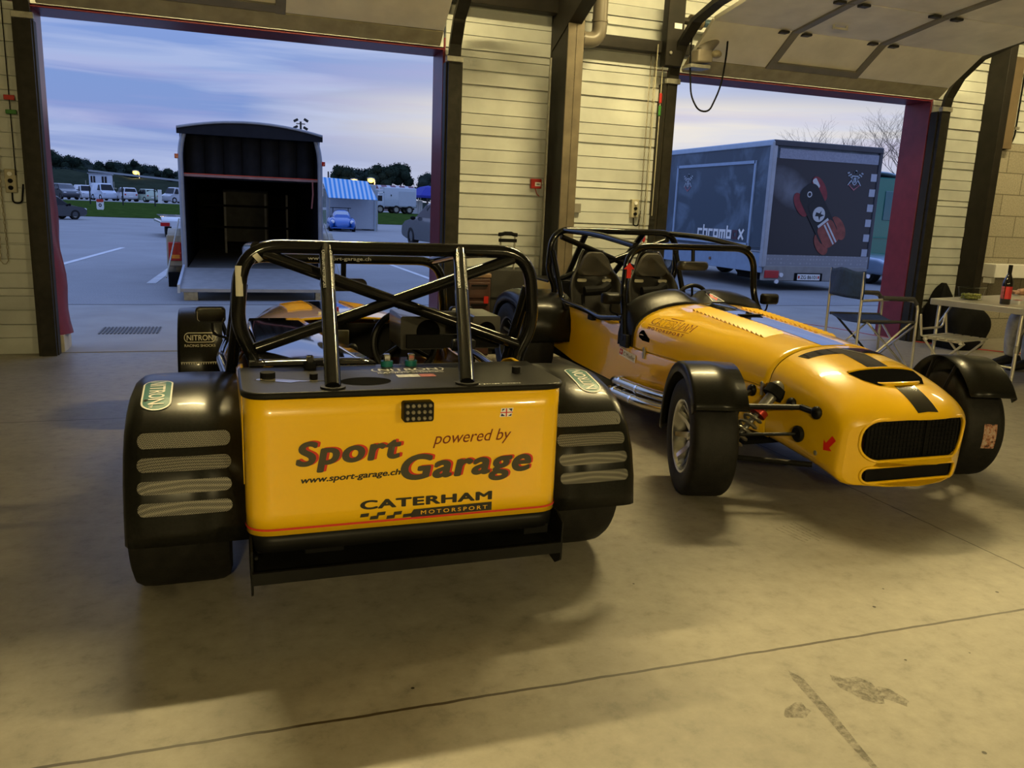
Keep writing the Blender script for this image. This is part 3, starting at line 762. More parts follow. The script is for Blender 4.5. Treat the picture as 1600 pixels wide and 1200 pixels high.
    def ztop(x, y=0, bv=nose_bvh):
        h = bv.ray_cast(Vector((X(x), y, 1.2)), Vector((0, 0, -1))); return h[0].z if h[0] else .6
    mb = MB().tube([V(2.637 - .05 * abs(y / .14) ** 3, y, ztop(2.632, y) + .004) for y in [-.130 + .029 * k for k in range(11)]], .009, 8)
    mb.tube([V(2.508, y, ztop(2.508, y) + .003) for y in [-.18 + .036 * k for k in range(11)]], .006, 8)
    mb.build('vent_lip', YEL, root)
    # louvre panels
    for sg in (1, -1):
        mb = MB()
        for k in range(17):
            x = 1.38 + .037 * k; ya, yb = sg * .105, sg * .225
            za, zb = ztop(x, ya, bon_bvh), ztop(x, yb, bon_bvh); za2, zb2 = ztop(x + .03, ya, bon_bvh), ztop(x + .03, yb, bon_bvh)
            mb.add([V(x, ya, za), V(x, yb, zb), V(x + .030, yb, zb2 + .001), V(x + .030, ya, za2 + .001), V(x + .002, ya, za + .011), V(x + .002, yb, zb + .011)],
                   [(4, 5, 2, 3), (0, 1, 5, 4), (0, 4, 3), (1, 2, 5)])
        mb.build('louvre_panel', YEL, root, smooth=0)
    # --- rear: panel, skirt, deck
    def plan(x0, x1, w, r): return fillet([(x1, w, 0), (x0, w * 1.0, 0), (x0, -w, 0), (x1, -w, 0)], r, 8)
    pl = plan(-.5, -.30, .475, .075)
    def band(z0, z1, k, nz=6, lean=.0, out=0):
        return [[Vector((p.x * s - (.012 * (1 - (p.y / .475) ** 2)) - out * (1 if p.x < -.4 else 0) + lean * (z - z0), p.y * k, z)) for p in pl] for z in [z0 + (z1 - z0) * j / nz for j in range(nz + 1)]]
    mb = MB().rings(band(.318, .722, 1), False, False, closed=False); rear_bvh = mb.bvh(); mb.build('rear_panel', YEL, root, smooth=50, solid=.006)
    MB().rings(band(.268, .317, .985, 2, lean=-.02), False, False, closed=False).build('rear_skirt', SATIN, root, smooth=50, solid=.006)
    MB().rings(band(.333, .3395, 1, 1, out=.0), False, False, closed=False).build('pinstripe', REDINK, root, smooth=50).scale = (1.003, 1.004, 1)
    dk = plan(-.507, -.13, .482, .08)
    mb = MB(); A = [Vector((p.x * s - .012 * (1 - (p.y / .475) ** 2), p.y, .735)) for p in dk]; Bm = [p + Vector((0, 0, -.020)) for p in A]
    mb.rings([Bm, A]); deck_bvh = mb.bvh(); mb.build('boot_cover', VINYL, root, smooth=30, bevel=.007)
    # --- rear wings and wheels
    RWP = [(.36, .34), (.375, .42), (.365, .50), (.33, .575), (.265, .63), (.17, .662), (.05, .676), (-.07, .674), (-.18, .652), (-.28, .61), (-.345, .55), (-.392, .47), (-.418, .38), (-.43, .285)]
    def wing(P, yi, yo, cx, lip=.085, rd=.055):
        P = [Vector((a, 0, b)) for a, b in P]; R = []
        for k, p in enumerate(P):
            t = (P[min(k + 1, len(P) - 1)] - P[max(k - 1, 0)]).normalized(); n = Vector((-t.z, 0, t.x)); n = -n if n.dot(Vector((cx, 0, .3)) - p) < 0 else n
            sg = 1 if yo > yi else -1
            cs = [(yi, .0), (yi + (yo - yi) * .5, -.003), (yo - sg * rd, 0), (yo - sg * rd * .5, rd * .11), (yo - sg * rd * .18, rd * .36), (yo, rd * .8), (yo + sg * .0, lip)]
            R.append([Vector((p.x, y, p.z)) + n * d for y, d in cs])
        return MB().rings(R, False, False, closed=False)
    wings = []
    dense = []
    for a, b in zip(RWP, RWP[1:]): dense += [a, ((a[0] + b[0]) / 2, (a[1] + b[1]) / 2)]
    dense.append(RWP[-1])
    for sg in (1, -1):
        mb = wing(dense, sg * .455, sg * ro, 0); bv = mb.bvh(); wings.append((sg, bv))
        w = mb.build('rear_wing', CARB, root, smooth=50, solid=.006)
        yc = (.50 + ro - .03) / 2
        for k in range(4):
            fl = Flat(); fl.poly(rrect(ro - .55, .036, .0179, 6))
            z = .567 - .0585 * k
            fl.press((-1, sg * yc, z), (0, -1, 0), (0, 0, 1), .002, bv, 1.2, .03).flatbuild('vent_mesh', MESH, w)
        tagf = Flat(); tagf.mat(0).poly([(a, b) for a, b in rrect(.21, .085, .042, 8)])
        tagf.mat(1).ringshape(rrect(.21, .085, .042, 8), rrect(.20, .075, .037, 8))
        tagf.mat(1).put(fit_text('NITRON', -.085, .075, -.022, .048, bold=.012)); tagf.put(fit_text('TM', .077, .092, -.02, .012))
        bi = 3 if False else 0
        tagf.lift = 0
        if sg > 0: fr_o, fu, fv = Vector((-.135, ro - .085, .672)), Vector((-.9, 0, -.25)), Vector((0, -1, 0))
        else: fr_o, fu, fv = Vector((-.13, -(ro - .10), .668)), Vector((.9, 0, .25)), Vector((0, 1, 0))
        # two passes keep the lettering just above its ground
        base = Flat(); base.poly(rrect(.21, .085, .042, 8)); base.press(fr_o, fu, fv, .0012, bv, .3, .02).flatbuild('wing_sticker', TEAL, w)
        mk = Flat(); mk.ringshape(rrect(.21, .085, .042, 8), rrect(.200, .075, .037, 8)); mk.put(fit_text('NITRON', -.085, .075, -.022, .046, bold=.012)); mk.put(fit_text('TM', .077, .09, -.02, .012))
        mk.press(fr_o, fu, fv, .0022, bv, .3, .02).flatbuild('sticker_lettering', WHITE, w)
    def wheel(c, yo, tw, rad, sg, steer=0, rim=RIM):
        # tyre and rim, axis along y, outer face at sg*yo
        rt = Matrix.Rotation(steer, 3, 'Z'); ax = rt @ Vector((0, sg, 0)); C = Vector((c[0], sg * (yo - tw / 2), c[1]))
        h = tw / 2; rr2 = rad * .63
        prof = [(rr2, -h * .9), (rad * .72, -h), (rad * .86, -h * 1.02), (rad * .95, -h * .96), (rad * .99, -h * .82), (rad, -h * .6), (rad, 0), (rad, h * .6), (rad * .99, h * .82), (rad * .95, h * .96), (rad * .86, h * 1.02), (rad * .72, h), (rr2, h * .9), (rr2 - .004, h * .6), (rr2 - .004, -h * .6)]
        ty = MB().lathe(prof, C, ax, 56, closed=True).build('tyre', RUB, root, smooth=40)
        rimp = [(rr2 + .002, h * .88), (rr2 - .002, h * .93), (rr2 - .012, h * .90), (rr2 - .022, h * .70), (rr2 - .035, h * .2), (rr2 - .035, -h * .9)]
        mb = MB().lathe(rimp, C, ax, 48, closed=False, caps=False)
        mb2 = MB()
        R0 = Vector((1, 0, 0)); R0 = rt @ R0; Z0 = Vector((0, 0, 1))
        for k in range(8):
            a = 2 * PI * k / 8 + .2; d = R0 * math.cos(a) + Z0 * math.sin(a); tn = ax.cross(d)
            mb2.rings([[C + d * q + ax * (h * hh) + tn * (wd * e1) + ax * (.012 * e2) for e1, e2 in ((-1, -1), (1, -1), (1, 1), (-1, 1))] for q, hh, wd in ((.045, .30, .017), (.09, .42, .013), (rr2 - .03, .72, .011))])
        mb2.lathe([(.02, h * .45), (.05, h * .40), (.055, h * .2), (.05, 0)], C, ax, 24).lathe([(.018, h * .62), (.022, h * .55), (.022, h * .3)], C, ax, 16)
        rm = mb.build('wheel_rim', rim, root, smooth=40)
        mb2.build('wheel_spokes', rim, rm, smooth=30)
        MB().lathe([(rr2 * .7, -h * .25), (rr2 * .7, -h * .1), (.03, -h * .1), (.03, -h * .25)], C, ax, 32, closed=True).build('brake_disc', STEEL, rm)
        return C, rt
    for sg in (1, -1):
        wheel((RX, rr_), ro + .008, .29, rr_, sg, 0, DARKRIM)
    steer = math.radians(-17) if front_facing else 0
    FWP = [(.345 * math.cos(a), .345 * math.sin(a)) for a in [math.radians(34 + (188 - 34) * k / 26) for k in range(27)]]
    for sg in (1, -1):
        C, rt = wheel((FX, fr), fo - .012, .20, fr, sg, steer)
        mb = wing([(a, b) for a, b in FWP], -sg * .118, sg * .118, 0, lip=.05, rd=.016)
        # inner lip too
        for v in range(len(mb.v)): mb.v[v] = C + rt @ mb.v[v]
        bv = mb.bvh(); fw = mb.build('front_wing', CARB, root, smooth=50, solid=.005)
        st = MB()
        for dx in (-.1, .1): st.tube([C + rt @ Vector((dx, -sg * .10, .31)), C + rt @ Vector((dx * .9, -sg * .135, .2)), C + rt @ Vector((dx * .3, -sg * .13, .0))], .009, 8)
        st.build('wing_stay', SATIN, fw)
        if not front_facing:
            o = Vector((C.x - 1, C.y, C.z + .215))
            fl = Flat(); fl.ringshape(rrect(.165, .05, .024, 8), rrect(.157, .042, .020, 8)); fl.put(fit_text('NITRON', -.068, .068, -.014, .028, bold=.012)); fl.put(fit_text('RACING SHOCKS', -.08, .08, -.047, .0135, bold=.012))
            fl.press(o, (0, -1, 0), (0, 0, 1), .0015, bv, 1.2, .02).flatbuild('wing_lettering', M('pale_gold_mark', (.55, .52, .40), .45, var=.05), fw)
            fl = Flat()
            for k in range(16): fl.poly([(-.10 + .0125 * k, -.13), (-.092 + .0125 * k, -.13), (-.096 + .0125 * k, -.142)])
            fl.rect(-.10, -.129, .10, -.126); fl.press(o, (0, -1, 0), (0, 0, 1), .0015, bv, 1.2, .02).flatbuild('wing_trim_strip', M('pale_gold_mark'), fw)
    # --- suspension
    for sg in (1, -1):
        ui = Vector((FX, sg * (fo - .24), .0)); t_ = MB()
        def pt(x, y, z): return Vector((X(x), sg * (smoothtab(WT, x) + .008 if y < .38 else y), z))
        up = Vector((FX, sg * (fo - .225), .41)); lo = Vector((FX, sg * (fo - .225), .17))
        t_.tube([pt(2.46, .345, .435), up], .013, 8).tube([pt(2.14, .375, .43), up], .013, 8)
        t_.tube([pt(2.46, .345, .435), pt(2.56, .335, .435)], .015, 8)
        for x in (2.14, 2.40, 2.55): t_.ell(pt(x, .365 if x < 2.3 else .345, .435), (.028, .022, .030), 10, 8)
        t_.build('upper_wishbone', SATIN, root)
        t_ = MB().tube([pt(2.56, .33, .20), lo], .013, 8).tube([pt(1.98, .385, .20), lo], .013, 8); t_.ell(lo, (.025, .025, .03), 10, 8); t_.build('lower_wishbone', SATIN, root)
        t_ = MB().box((FX, sg * (fo - .21), .29), (.06, .03, .27)); t_.cyl((FX, sg * (fo - .24), .27), (FX, sg * (fo - .11), .27), .03, 12); t_.build('upright', STEEL, root, bevel=.006)
        a = pt(2.30, .375, .475); b = Vector((FX + .01, sg * (fo - .25), .20)); d = (b - a)
        cs = MB().cyl(a, a + d * .35, .026, 14).cyl(a + d * .3, b, .013, 10); cs.ell(a, (.045, .035, .045), 12, 8)
        sk = cs.build('shock_absorber', M('shock_grey', (.20, .20, .19), .35, metal=.6, var=.1), root)
        dn = d.normalized(); MB().cyl(a + d * .33, a + d * .33 + dn * .028, .044, 18).build('spring_collar', M('red_anodised', (.30, .02, .012), .35, metal=.4, var=.1), sk)
        MB().cyl(a + d * -.02, a + d * .10, .050, 12).build('shock_boot', MATTE, sk)
        sp = []; u = dn.cross(Vector((0, 0, 1))).normalized(); w = dn.cross(u)
        for k in range(73):
            q = k / 72; an = 2 * PI * 5 * q; sp.append(a + d * (.42 + .48 * q) + (u * math.cos(an) + w * math.sin(an)) * .038)
        MB().tube(sp, .0075, 8).build('coil_spring', M('spring_steel', (.16, .15, .12), .35, metal=.5, var=.1), sk)
        t_ = MB().tube([pt(2.47, .345, .315), Vector((FX + .10, sg * (fo - .25), .30))], .008, 8); t_.lathe([(.008, 0), (.036, .004), (.038, .014), (.030, .022)], pt(2.47, .335, .315), (0, sg, 0), 18); t_.build('steering_arm', SATIN, root)
    # --- roll cage
    TR = .0235; CG = M('cage_black_gloss', (.005, .005, .005), .14, var=.1, coat=.25, spec=.35)
    HX = .09; hz = 1.10 if not front_facing else 1.125
    HO = -.052
    hoop = fillet([V(HX, HO + .47, .62), V(HX, HO + .47, .71), V(HX, HO + .528, .83), V(HX, HO + .508, hz), V(HX, HO - .508, hz), V(HX, HO - .528, .83), V(HX, HO - .47, .71), V(HX, HO - .47, .62)], [.05, .05, .08, .16, .16, .08, .05, .05], 8)
    MB().tube(hoop, TR, 16).build('main_hoop', CG, root)
    for sg in (1, -1):
        st = MB().tube([V(HX, HO + sg * .235, hz), V(-.465, .032 + sg * .198, .735)], TR, 14).build('hoop_stay', CG, root)
        fl = Flat(); fl.put(fit_text('SAFETY DEVICES' if False else 'CATERHAM RACING', -.075, .075, -.006, .012, bold=.01))
        MB().cyl(V(-.465, .032 + sg * .198, .735), V(-.465, .032 + sg * .198, .741), .036, 18).build('stay_foot', SATIN, st)
        MB().tube([V(HX, HO + sg * .44, 1.075), V(HX + .005, HO, .918), V(HX, HO - sg * .47, .755)], TR * .88, 14).build('cross_brace', CG, root)
    AX = 1.0; az = 1.0 if not front_facing else 1.065
    fh = fillet([V(1.14, .515, .50), V(1.09, .50, .62), V(AX + .01, .475, .76), V(AX, .455, az), V(AX, -.455, az), V(AX + .01, -.475, .76), V(1.09, -.50, .62), V(1.14, -.515, .50)], [.05, .05, .1, .16, .16, .1, .05, .05], 8)
    MB().tube(fh, TR * .88, 14).build('front_hoop', CG, root)
    for sg in (1, -1):
        MB().tube(fillet([V(HX, HO * .6 + sg * .44, hz - .006), V(.5, sg * .43, (hz + az) / 2 + .02), V(AX, sg * .41, az)], .2, 8), TR * .85, 14).build('roof_rail', CG, root)
        MB().tube(fillet([V(HX + .02, HO + sg * .51, .97), V(.20, sg * .505, .62), V(.66, sg * .535, .615), V(.84, sg * .535, .595), V(1.08, sg * .505, .63)], .06, 6), TR * .85, 14).build('side_bar', CG, root)
        for bx, by, bz_, bd in ((.27, .515, .595, (.07, .035, .05)), (.70, .52, .585, (.07, .035, .055)), (1.14, .515, .50, (.09, .03, .08))): MB().box(V(bx, sg * by, bz_), bd).build('bar_mount', SATIN, root, bevel=.006)
    MB().cyl(V(AX, 0, az - .01), V(AX + .01, 0, az - .09), .012, 8).build('mirror_stalk', SATIN, root)
    MB().rings([[V(AX + .012 + dx, a, az - .115 + b) for a, b in rrect(.21 * k, .058 * k, .027 * k, 6)] for dx, k in ((-.018, 1), (.012, 1), (.03, .8))]).build('centre_mirror', M('mirror_shell', (.035, .033, .028), .35, var=.2), root, smooth=50)
    # --- cockpit
    MB().box(V(-.10, 0, .50), (.02, .9, .44)).build('rear_bulkhead', MATTE, root, smooth=0)
    MB().box(V(.55, 0, .36), (X(1.25), .16, .22)).build('transmission_tunnel', MATTE, root, bevel=.02)
    mb = MB().rings([[V(1.0, a, b) for a, b in rrect(.86, .16, .05, 5, 0, .63)], [V(.97, a, b) for a, b in rrect(.86, .16, .05, 5, 0, .63)]]); db = mb.build('dashboard', SATIN, root, smooth=40)
    for k in range(7): MB().cyl(V(.965, .33 - .05 * k, .585), V(.95, .33 - .05 * k, .585), .007, 8).build('switch', RED if k in (1, 3) else CHR, db)
    for y in (.10, -.36): MB().cyl(V(.968, y, .645), V(.955, y, .645), .035, 18).build('dial', WHITE, db)
    MB().box(V(.96, .02, .64), (.015, .075, .085)).build('display', M('lcd_grey', (.22, .22, .18), .4, var=.05), db, bevel=.004)
    wy = -.22 if not front_facing else .22
    sw = MB().tube([Vector((X(.70) + .05 * math.cos(a) * 1.0 * .4, wy + .135 * math.sin(a), .66 + .135 * math.cos(a))) for a in [2 * PI * k / 40 for k in range(40)]], .014, 10, loop=True)
    for a in (.0, 2.1, 4.2): sw.tube([V(.72, wy, .66), Vector((X(.70), wy + .13 * math.sin(a), .66 + .13 * math.cos(a)))], .009, 6)
    sw.cyl(V(.72, wy, .66), V(.95, wy, .60), .015, 10)
    sw.build('steering_wheel', SATIN, root)
    hb = fillet([V(.5, .03, .46), V(.5, .03, .62), V(.52, .03, .66)], .03); MB().tube(hb, .014, 8).ell(V(.52, .03, .67), (.022, .022, .025), 10, 8).build('gear_lever', SATIN, root)
    # --- body fittings both sides
    for sg in (1, -1):
        for x, z in ((1.33, .455), (2.20, .455)):
            w = smoothtab(WT, x) + .004
            MB().box(V(x, sg * w, z), (.018, .012, .06)).cyl(V(x, sg * w, z + .03), V(x, sg * (w + .008), z + .03), .010, 8).build('bonnet_catch', GALV, root, bevel=.003)
        a = V(1.02, sg * .50, .64); b = V(1.04, sg * (.57), .715)
        ar = MB().tube(fillet([a, V(1.03, sg * .57, .66), b], .03), .006, 8).build('mirror_arm', MATTE, root)
        R = []
        for dx, k in ((-.020, 1), (.006, 1), (.03, .75), (.042, .4)): R.append([V(1.05 + dx / s, sg * .575 + a_ * k, .745 + b_ * k) for a_, b_ in rrect(.125, .07, .018, 5)])
        mh = MB().rings(R).build('wing_mirror', SATIN, root, smooth=50)
        MB().rings([[V(1.05 - .0215 / s, sg * .575 + a_, .745 + b_) for a_, b_ in rrect(.112, .058, .014, 5)], [V(1.05 - .022 / s, sg * .575 + a_, .745 + b_) for a_, b_ in rrect(.108, .054, .012, 5)]]).build('mirror_glass', MIRROR, mh, smooth=0)
    return root, dict(X=X, V=V, bon=bon_bvh, nose=nose_bvh, rear=rear_bvh, deck=deck_bvh, wings=wings, s=s)

# ================= car seen from behind
car1, K = make_car('track_car', 'yellow open track car seen from behind, black vented wings, garage lettering on its tail', (.485, 2.75, 0), 90.5, 1.0, .765, .80, False)
V = K['V']
def tail(fl, nm, mt, eps=.0015): return fl.press((-2, 0, 0), (0, -1, 0), (0, 0, 1), eps, K['rear'], 2.5, .05).flatbuild(nm, mt, car1)
fl = Flat(); fl.put(fit_text('Sport', -.327, -.036, .524, .070, shear=.16, bold=.040, spacing=1.12, slope=.03)); fl.put(fit_text('Garage', -.028, .370, .462, .076, shear=.16, bold=.040, spacing=1.10, slope=.012)); tail(fl, 'tail_lettering_edge', REDINK, .0012)
fl = Flat(); fl.put(fit_text('Sport', -.335, -.044, .522, .070, shear=.16, bold=.040, spacing=1.12, slope=.03)); fl.put(fit_text('Garage', -.036, .364, .460, .076, shear=.16, bold=.040, spacing=1.10, slope=.012)); tail(fl, 'tail_lettering', GREYINK, .0022)
fl = Flat(); fl.put(fit_text('powered by', .055, .300, .563, .038, shear=.3, bold=.0, slope=.012)); tail(fl, 'tail_lettering', BROWNINK)
fl = Flat(); fl.put(fit_text('www.sport-garage.ch', -.325, -.042, .470, .0185, shear=.2, bold=.03, slope=.024)); tail(fl, 'web_address', BLACKINK)
fl = Flat(); fl.put(fit_text('CATERHAM', -.156, .242, .377, .027, bold=.045, spacing=1.08)); fl.poly([(-.012, .346), (.0, .366 - .002), (.245, .368), (.245, .341), (-.006, .339)])
for r in range(2):
    for c in range(6):
        if (r + c) % 2 == 0:
            x0 = -.160 + .0245 * c + .004 * r; z0 = .3415 + .011 * (1 - r) + .0016 * math.sin(c * 1.2)
            fl.poly([(x0, z0), (x0 + .0245, z0 + .0008), (x0 + .0275, z0 + .0115), (x0 + .003, z0 + .0105)])
tail(fl, 'maker_lettering', BLACKINK)
fl = Flat(); fl.put(fit_text('MOTORSPORT', .022, .230, .347, .0125, spacing=1.45, bold=.01)); tail(fl, 'maker_lettering', M('yellow_vinyl_mark', (.75, .42, .02), .4, var=.03), .0030)
# high brake lamp
p = MB().rings([[Vector((x, -.004 + a, .671 + b)) for a, b in rrect(.090 * k, .058 * k, .007, 4)] for x, k in ((-.500, 1), (-.533, 1), (-.537, .96))]).build('brake_lamp', SATIN, car1, smooth=40)
for r in range(3):
    for c in range(5): MB().ell((-.537, -.004 + .0165 * (c - 2), .671 + .0185 * (r - 1)), (.006, .0062, .0062), 10, 8).build('lamp_dot', M('smoked_lens', (.20, .18, .13), .2, var=.05, coat=1), p)
fl = Flat(); fl.poly([(.260, .637), (.298, .637), (.303, .664), (.265, .664)]); tail(fl, 'flag_badge', WHITE)
fl = Flat()
for q in ([(.263, .639), (.278, .639), (.266, .648)], [(.286, .639), (.297, .639), (.298, .647)], [(.267, .654), (.277, .662), (.268, .662)], [(.287, .662), (.300, .662), (.298, .653)]): fl.poly(q)
tail(fl, 'badge_mark', NAVYINK, .0022)
fl = Flat(); fl.rect(.262, .649, .301, .652); fl.rect(.279, .638, .283, .663); tail(fl, 'badge_mark', REDINK, .0026)
# boot cover details
def deckm(fl, nm, mt, eps=.001): return fl.press((0, 0, 1), (0, -1, 0), (1, 0, 0), eps, K['deck'], 1, 0).flatbuild(nm, mt, car1)
GHOST = M('worn_silver_mark', (.36, .36, .36), .4, var=.3, vscale=60)
fl = Flat(); fl.ringshape(rrect(.235, .07, .034, 8, .035, -.235), rrect(.225, .06, .029, 8, .035, -.235)); fl.put(fit_text('NITRON', -.06, .13, -.255, .04, bold=.015)); fl.put(fit_text('RACING SHOCKS', -.07, .14, -.292, .018, bold=.01)); deckm(fl, 'deck_lettering', GHOST)
fl = Flat(); fl.rect(-.02, -.352, .05, -.312); deckm(fl, 'deck_sticker', GHOST)
fl = Flat(); fl.rect(.052, -.352, .10, -.312); deckm(fl, 'deck_sticker', M('worn_red_mark', (.30, .07, .06), .4, var=.4, vscale=60))
fl = Flat(); fl.put(fit_text('sport-garage motors', .16, .33, -.488, .0085, spacing=1.1, bold=.01)); deckm(fl, 'deck_lettering', WHITE)
fl = Flat(); fl.disc(-.125, -.39, .075, 28, .055); deckm(fl, 'deck_opening', M('vent_dark'))
MB().cyl((-.30, .40, .73), (-.30, .40, .752), .022, 12).build('deck_stud', MATTE, car1)
MB().cyl((-.33, .27, .73), (-.33, .27, .75), .012, 12).build('deck_stud', MATTE, car1)
MB().cyl((-.33, -.37, .73), (-.33, -.37, .755), .014, 12).build('deck_stud', MATTE, car1)
fl = Flat(); fl.rect(-.31, -.37, -.21, -.36); fl.poly([(-.44, -.33), (-.34, -.38), (-.30, -.36), (-.42, -.30)]); deckm(fl, 'deck_patch', M('clear_patch', (.14, .13, .10), .12, var=.2, coat=1))
for y, ch in ((.265, CHR), (.02, TEAL), (-.06, TEAL)):
    k = MB().cyl((-.165, y, .735), (-.165, y, .752), .020, 14).build('deck_catch', MATTE if ch is CHR else ch, car1)
    MB().box((-.165, y, .763), (.022, .022, .024)).build('catch_top', CHR, k, bevel=.003)
MB().tube([(-.16, -.20, .80), (-.16, -.255, .795)], [.020, .022], 12).box((-.20, -.235, .81), (.04, .06, .03)).build('stay_clamp', SATIN, car1, bevel=.004)
# glossy half tonneau on the passenger side and cockpit fittings
GLOSSY = M('black_tonneau_gloss', (.010, .010, .012), .07, var=.1, coat=1)
mb = MB().grid(lambda i, j: Vector((-.13 + 1.13 * i, (.445 - .03 * (i ** 3)) + ((.05 + .15 * i) - (.445 - .03 * i ** 3)) * j, .742 + .012 * math.sin(PI * j) * math.sin(PI * i) - .008 * i)), 12, 8)
mb.build('passenger_tonneau', GLOSSY, car1, smooth=60, solid=.006)
hs = MB()
for yc, w in ((-.185, .17), (-.435, .11)): hs.rings([[Vector((x, yc + a, .785 + b)) for a, b in rrect(w, .125, .008, 3)] for x in (.20, .42)])
hs.box((.40, -.30, .79), (.04, .2, .10))
hs_o = hs.build('head_surround', M('surround_black', (.035, .033, .028), .3, var=.1, coat=.4), car1, smooth=30)
for yc, w in ((-.205, .045), (-.435, .036)): MB().lathe([(w, -.001), (w, .002), (.001, .0021)], (.20, yc, .79), (-1, 0, 0), 28).build('surround_opening', M('vent_dark'), hs_o, smooth=0)
MB().box((.19, -.30, .755), (.02, .36, .05)).build('surround_bar', MATTE, hs_o, smooth=0)
# red-and-white cage padding tags, silver labels on the tubes
for y, z, a in ((.4665, .985, 0),):
    MB().rings([[Vector((.09 + .0242 * math.cos(b) * -1, y + .0242 * math.sin(b), z + dz)) for b in [-.5 + 1.0 * k / 6 for k in range(7)]] for dz in (-.05, .05)], False, False, closed=False).build('cage_label', M('silver_label', (.55, .53, .45), .4, var=.1), car1, smooth=60)
p_ = V(.09, .43, 1.07)
MB().tube([V(.09, .418, 1.062), V(.09, .404, 1.074)], .0250, 16).build('cage_label', M('silver_label'), car1)
for y, z in ((.16, .994), (.16, .845)): MB().ell((.069, y, z), (.004, .006, .006), 8, 6).build('cage_rivet', CHR, car1)
for sg in (1, -1):
    a, b = V(.09, -.052 + sg * .235, 1.10), V(-.465, .032 + sg * .198, .735); d = (b - a).normalized(); up = Vector((-.577, 0, .82)); up = (up - d * up.dot(d)).normalized(); sd = d.cross(up)
    for off in (.55, -.55):
        f2 = Flat(); f2.put(fit_text('CATERHAM MOTORSPORT', 0, .20, -.004, .010, bold=.02))
        nrm2 = (up * math.cos(off) + sd * math.sin(off)); v2 = nrm2.cross(d) * 1
        f2.press(a + d * .045 + nrm2 * .0238, d, v2, .0006).flatbuild('stay_lettering', GHOST, car1)
f2 = Flat(); f2.put(fit_text('www.sport-garage.ch', -.16, .12, 0, .016, bold=.01)); f2.press((.978, 0, .997), (0, -1, 0), (0, 0, 1), .001).flatbuild('hoop_lettering', GHOST, car1)
# diffuser tray under the tail
d_ = MB().box((-.37, 0, .205), (.36, .93, .008)).build('diffuser_tray', SATIN, car1, smooth=0)
MB().box((-.545, 0, .212), (.012, .93, .035)).build('diffuser_lip', SATIN, d_, smooth=0)
for sg in (1, -1):
    MB().prism([(-.30, .16), (-.49, .135), (-.53, .16), (-.535, .29), (-.48, .31), (-.30, .30)], (0, sg * .470 - .003, 0), (1, 0, 0), (0, 0, 1), .006).build('diffuser_fin', SATIN, d_, smooth=0)
MB().box((-.36, 0, .285), (.25, .90, .05)).box((-.30, .25, .25), (.2, .12, .09)).cyl((-.3, -.38, .28), (-.3, .38, .28), .04, 14).build('rear_axle', MATTE, car1, bevel=.006)
MB().box((-.47, -.40, .26), (.05, .08, .03)).cyl((-.5, .452, .258), (-.512, .452, .258), .005, 8).build('tow_bracket', MATTE, car1, smooth=0)
MB().box((1.16, .04, .752), (.02, .075, .022)).build('bonnet_tag', RED, car1, bevel=.003)
MB().box((1.148, .05, .738), (.012, .10, .010)).build('bonnet_tag', WHITE, car1, bevel=.002)
for y in (.26, .21): MB().cyl((.93, y, .66), (.93, y, .71), .010, 10).build('warning_knob', RED, car1)

# ================= car seen from the front
car2, K = make_car('track_car', 'yellow open track car facing the viewer, black striped nose with wide mouth', (2.765, 5.66, 0), -90, 1.115, .87, .85, True)
V, X = K['V'], K['X']
# black wraparound scuttle cowl with a dip in the middle
def cowl(i, j):
    a = -1 + 2 * j; x = 1.205 - .20 * i
    h = mirror_open(half_upper(1.2, SEAM + .003)); q = j * (len(h) - 1); k = min(int(q), len(h) - 2); f_ = q - k
    y = h[k][0] * (1 - f_) + h[k + 1][0] * f_; z = h[k][1] * (1 - f_) + h[k + 1][1] * f_
    rise = .085 * math.sin(PI * min(1, i * .62)) * (1 - .85 * math.exp(-((y + .03) / .06) ** 2)); side = max(0, min(1, (z - .47) / .15))
    return Vector((X(x), y * (1 + .02 * math.sin(PI * i)), z + rise * side - .02 * (i ** 4)))
cwl = MB().grid(cowl, 10, 64); cowl_bvh = cwl.bvh(); cwl.build('scuttle_cowl', VINYL, car2, smooth=60, solid=.008)
def seat(y):
    st = [(.62, .30, .19, .03), (.40, .28, .20, .05), (.24, .31, .205, .07), (.17, .45, .215, .08), (.13, .60, .215, .085), (.105, .70, .215, .085), (.085, .78, .195, .075), (.075, .85, .15, .055), (.065, .94, .112, .04), (.07, .985, .085, .025)]
    def ring(x, z, w, dp, k):
        return V(x, y + w * k, z) + Vector((dp * abs(k) ** 4, 0, 0)) * 1.2 + (Vector((0, 0, dp * abs(k) ** 4)) if x > .2 else Vector())
    mb = MB().grid(lambda i, j: ring(*[smoothtab([(n, q[c]) for n, q in enumerate(st)], i * (len(st) - 1)) for c in range(4)], -1 + 2 * j), 36, 16)
    o = mb.build('seat', M('black_seat_shell', (.018, .017, .015), .38, var=.2, coat=.2), car2, smooth=60, solid=.018)
    for sg in (1, -1): MB().rings([[V(.115 + .03, y + sg * .10 + a, .765 + b) for a, b in rrect(.075, .022, .010, 4)], [V(.115 + .034, y + sg * .10 + a, .765 + b) for a, b in rrect(.075, .022, .010, 4)]]).build('belt_slot', M('slot_pale', (.35, .33, .25), .6, var=.1), o, smooth=0)
    MB().rings([[V(.10 + .035 + dx, y + a * (1.12 - 4.2 * b), .885 + b) for a, b in rrect(.205 * k, .175 * k, .05, 6)] for dx, k in ((0, 1), (.02, .92))]).build('head_pad', M('grey_suede', (.055, .050, .040), .8, var=.15), o, smooth=60)
    MB().tube([V(.17, y + .10, .73), V(.21, y + .03, .70), V(.20, y - .10, .69)], .035, 10).tube([V(.18, y - .10, .66), V(.24, y - .12, .55), V(.26, y - .10, .45)], .014, 8).build('harness', MATTE, o)
seat(.235); seat(-.235)
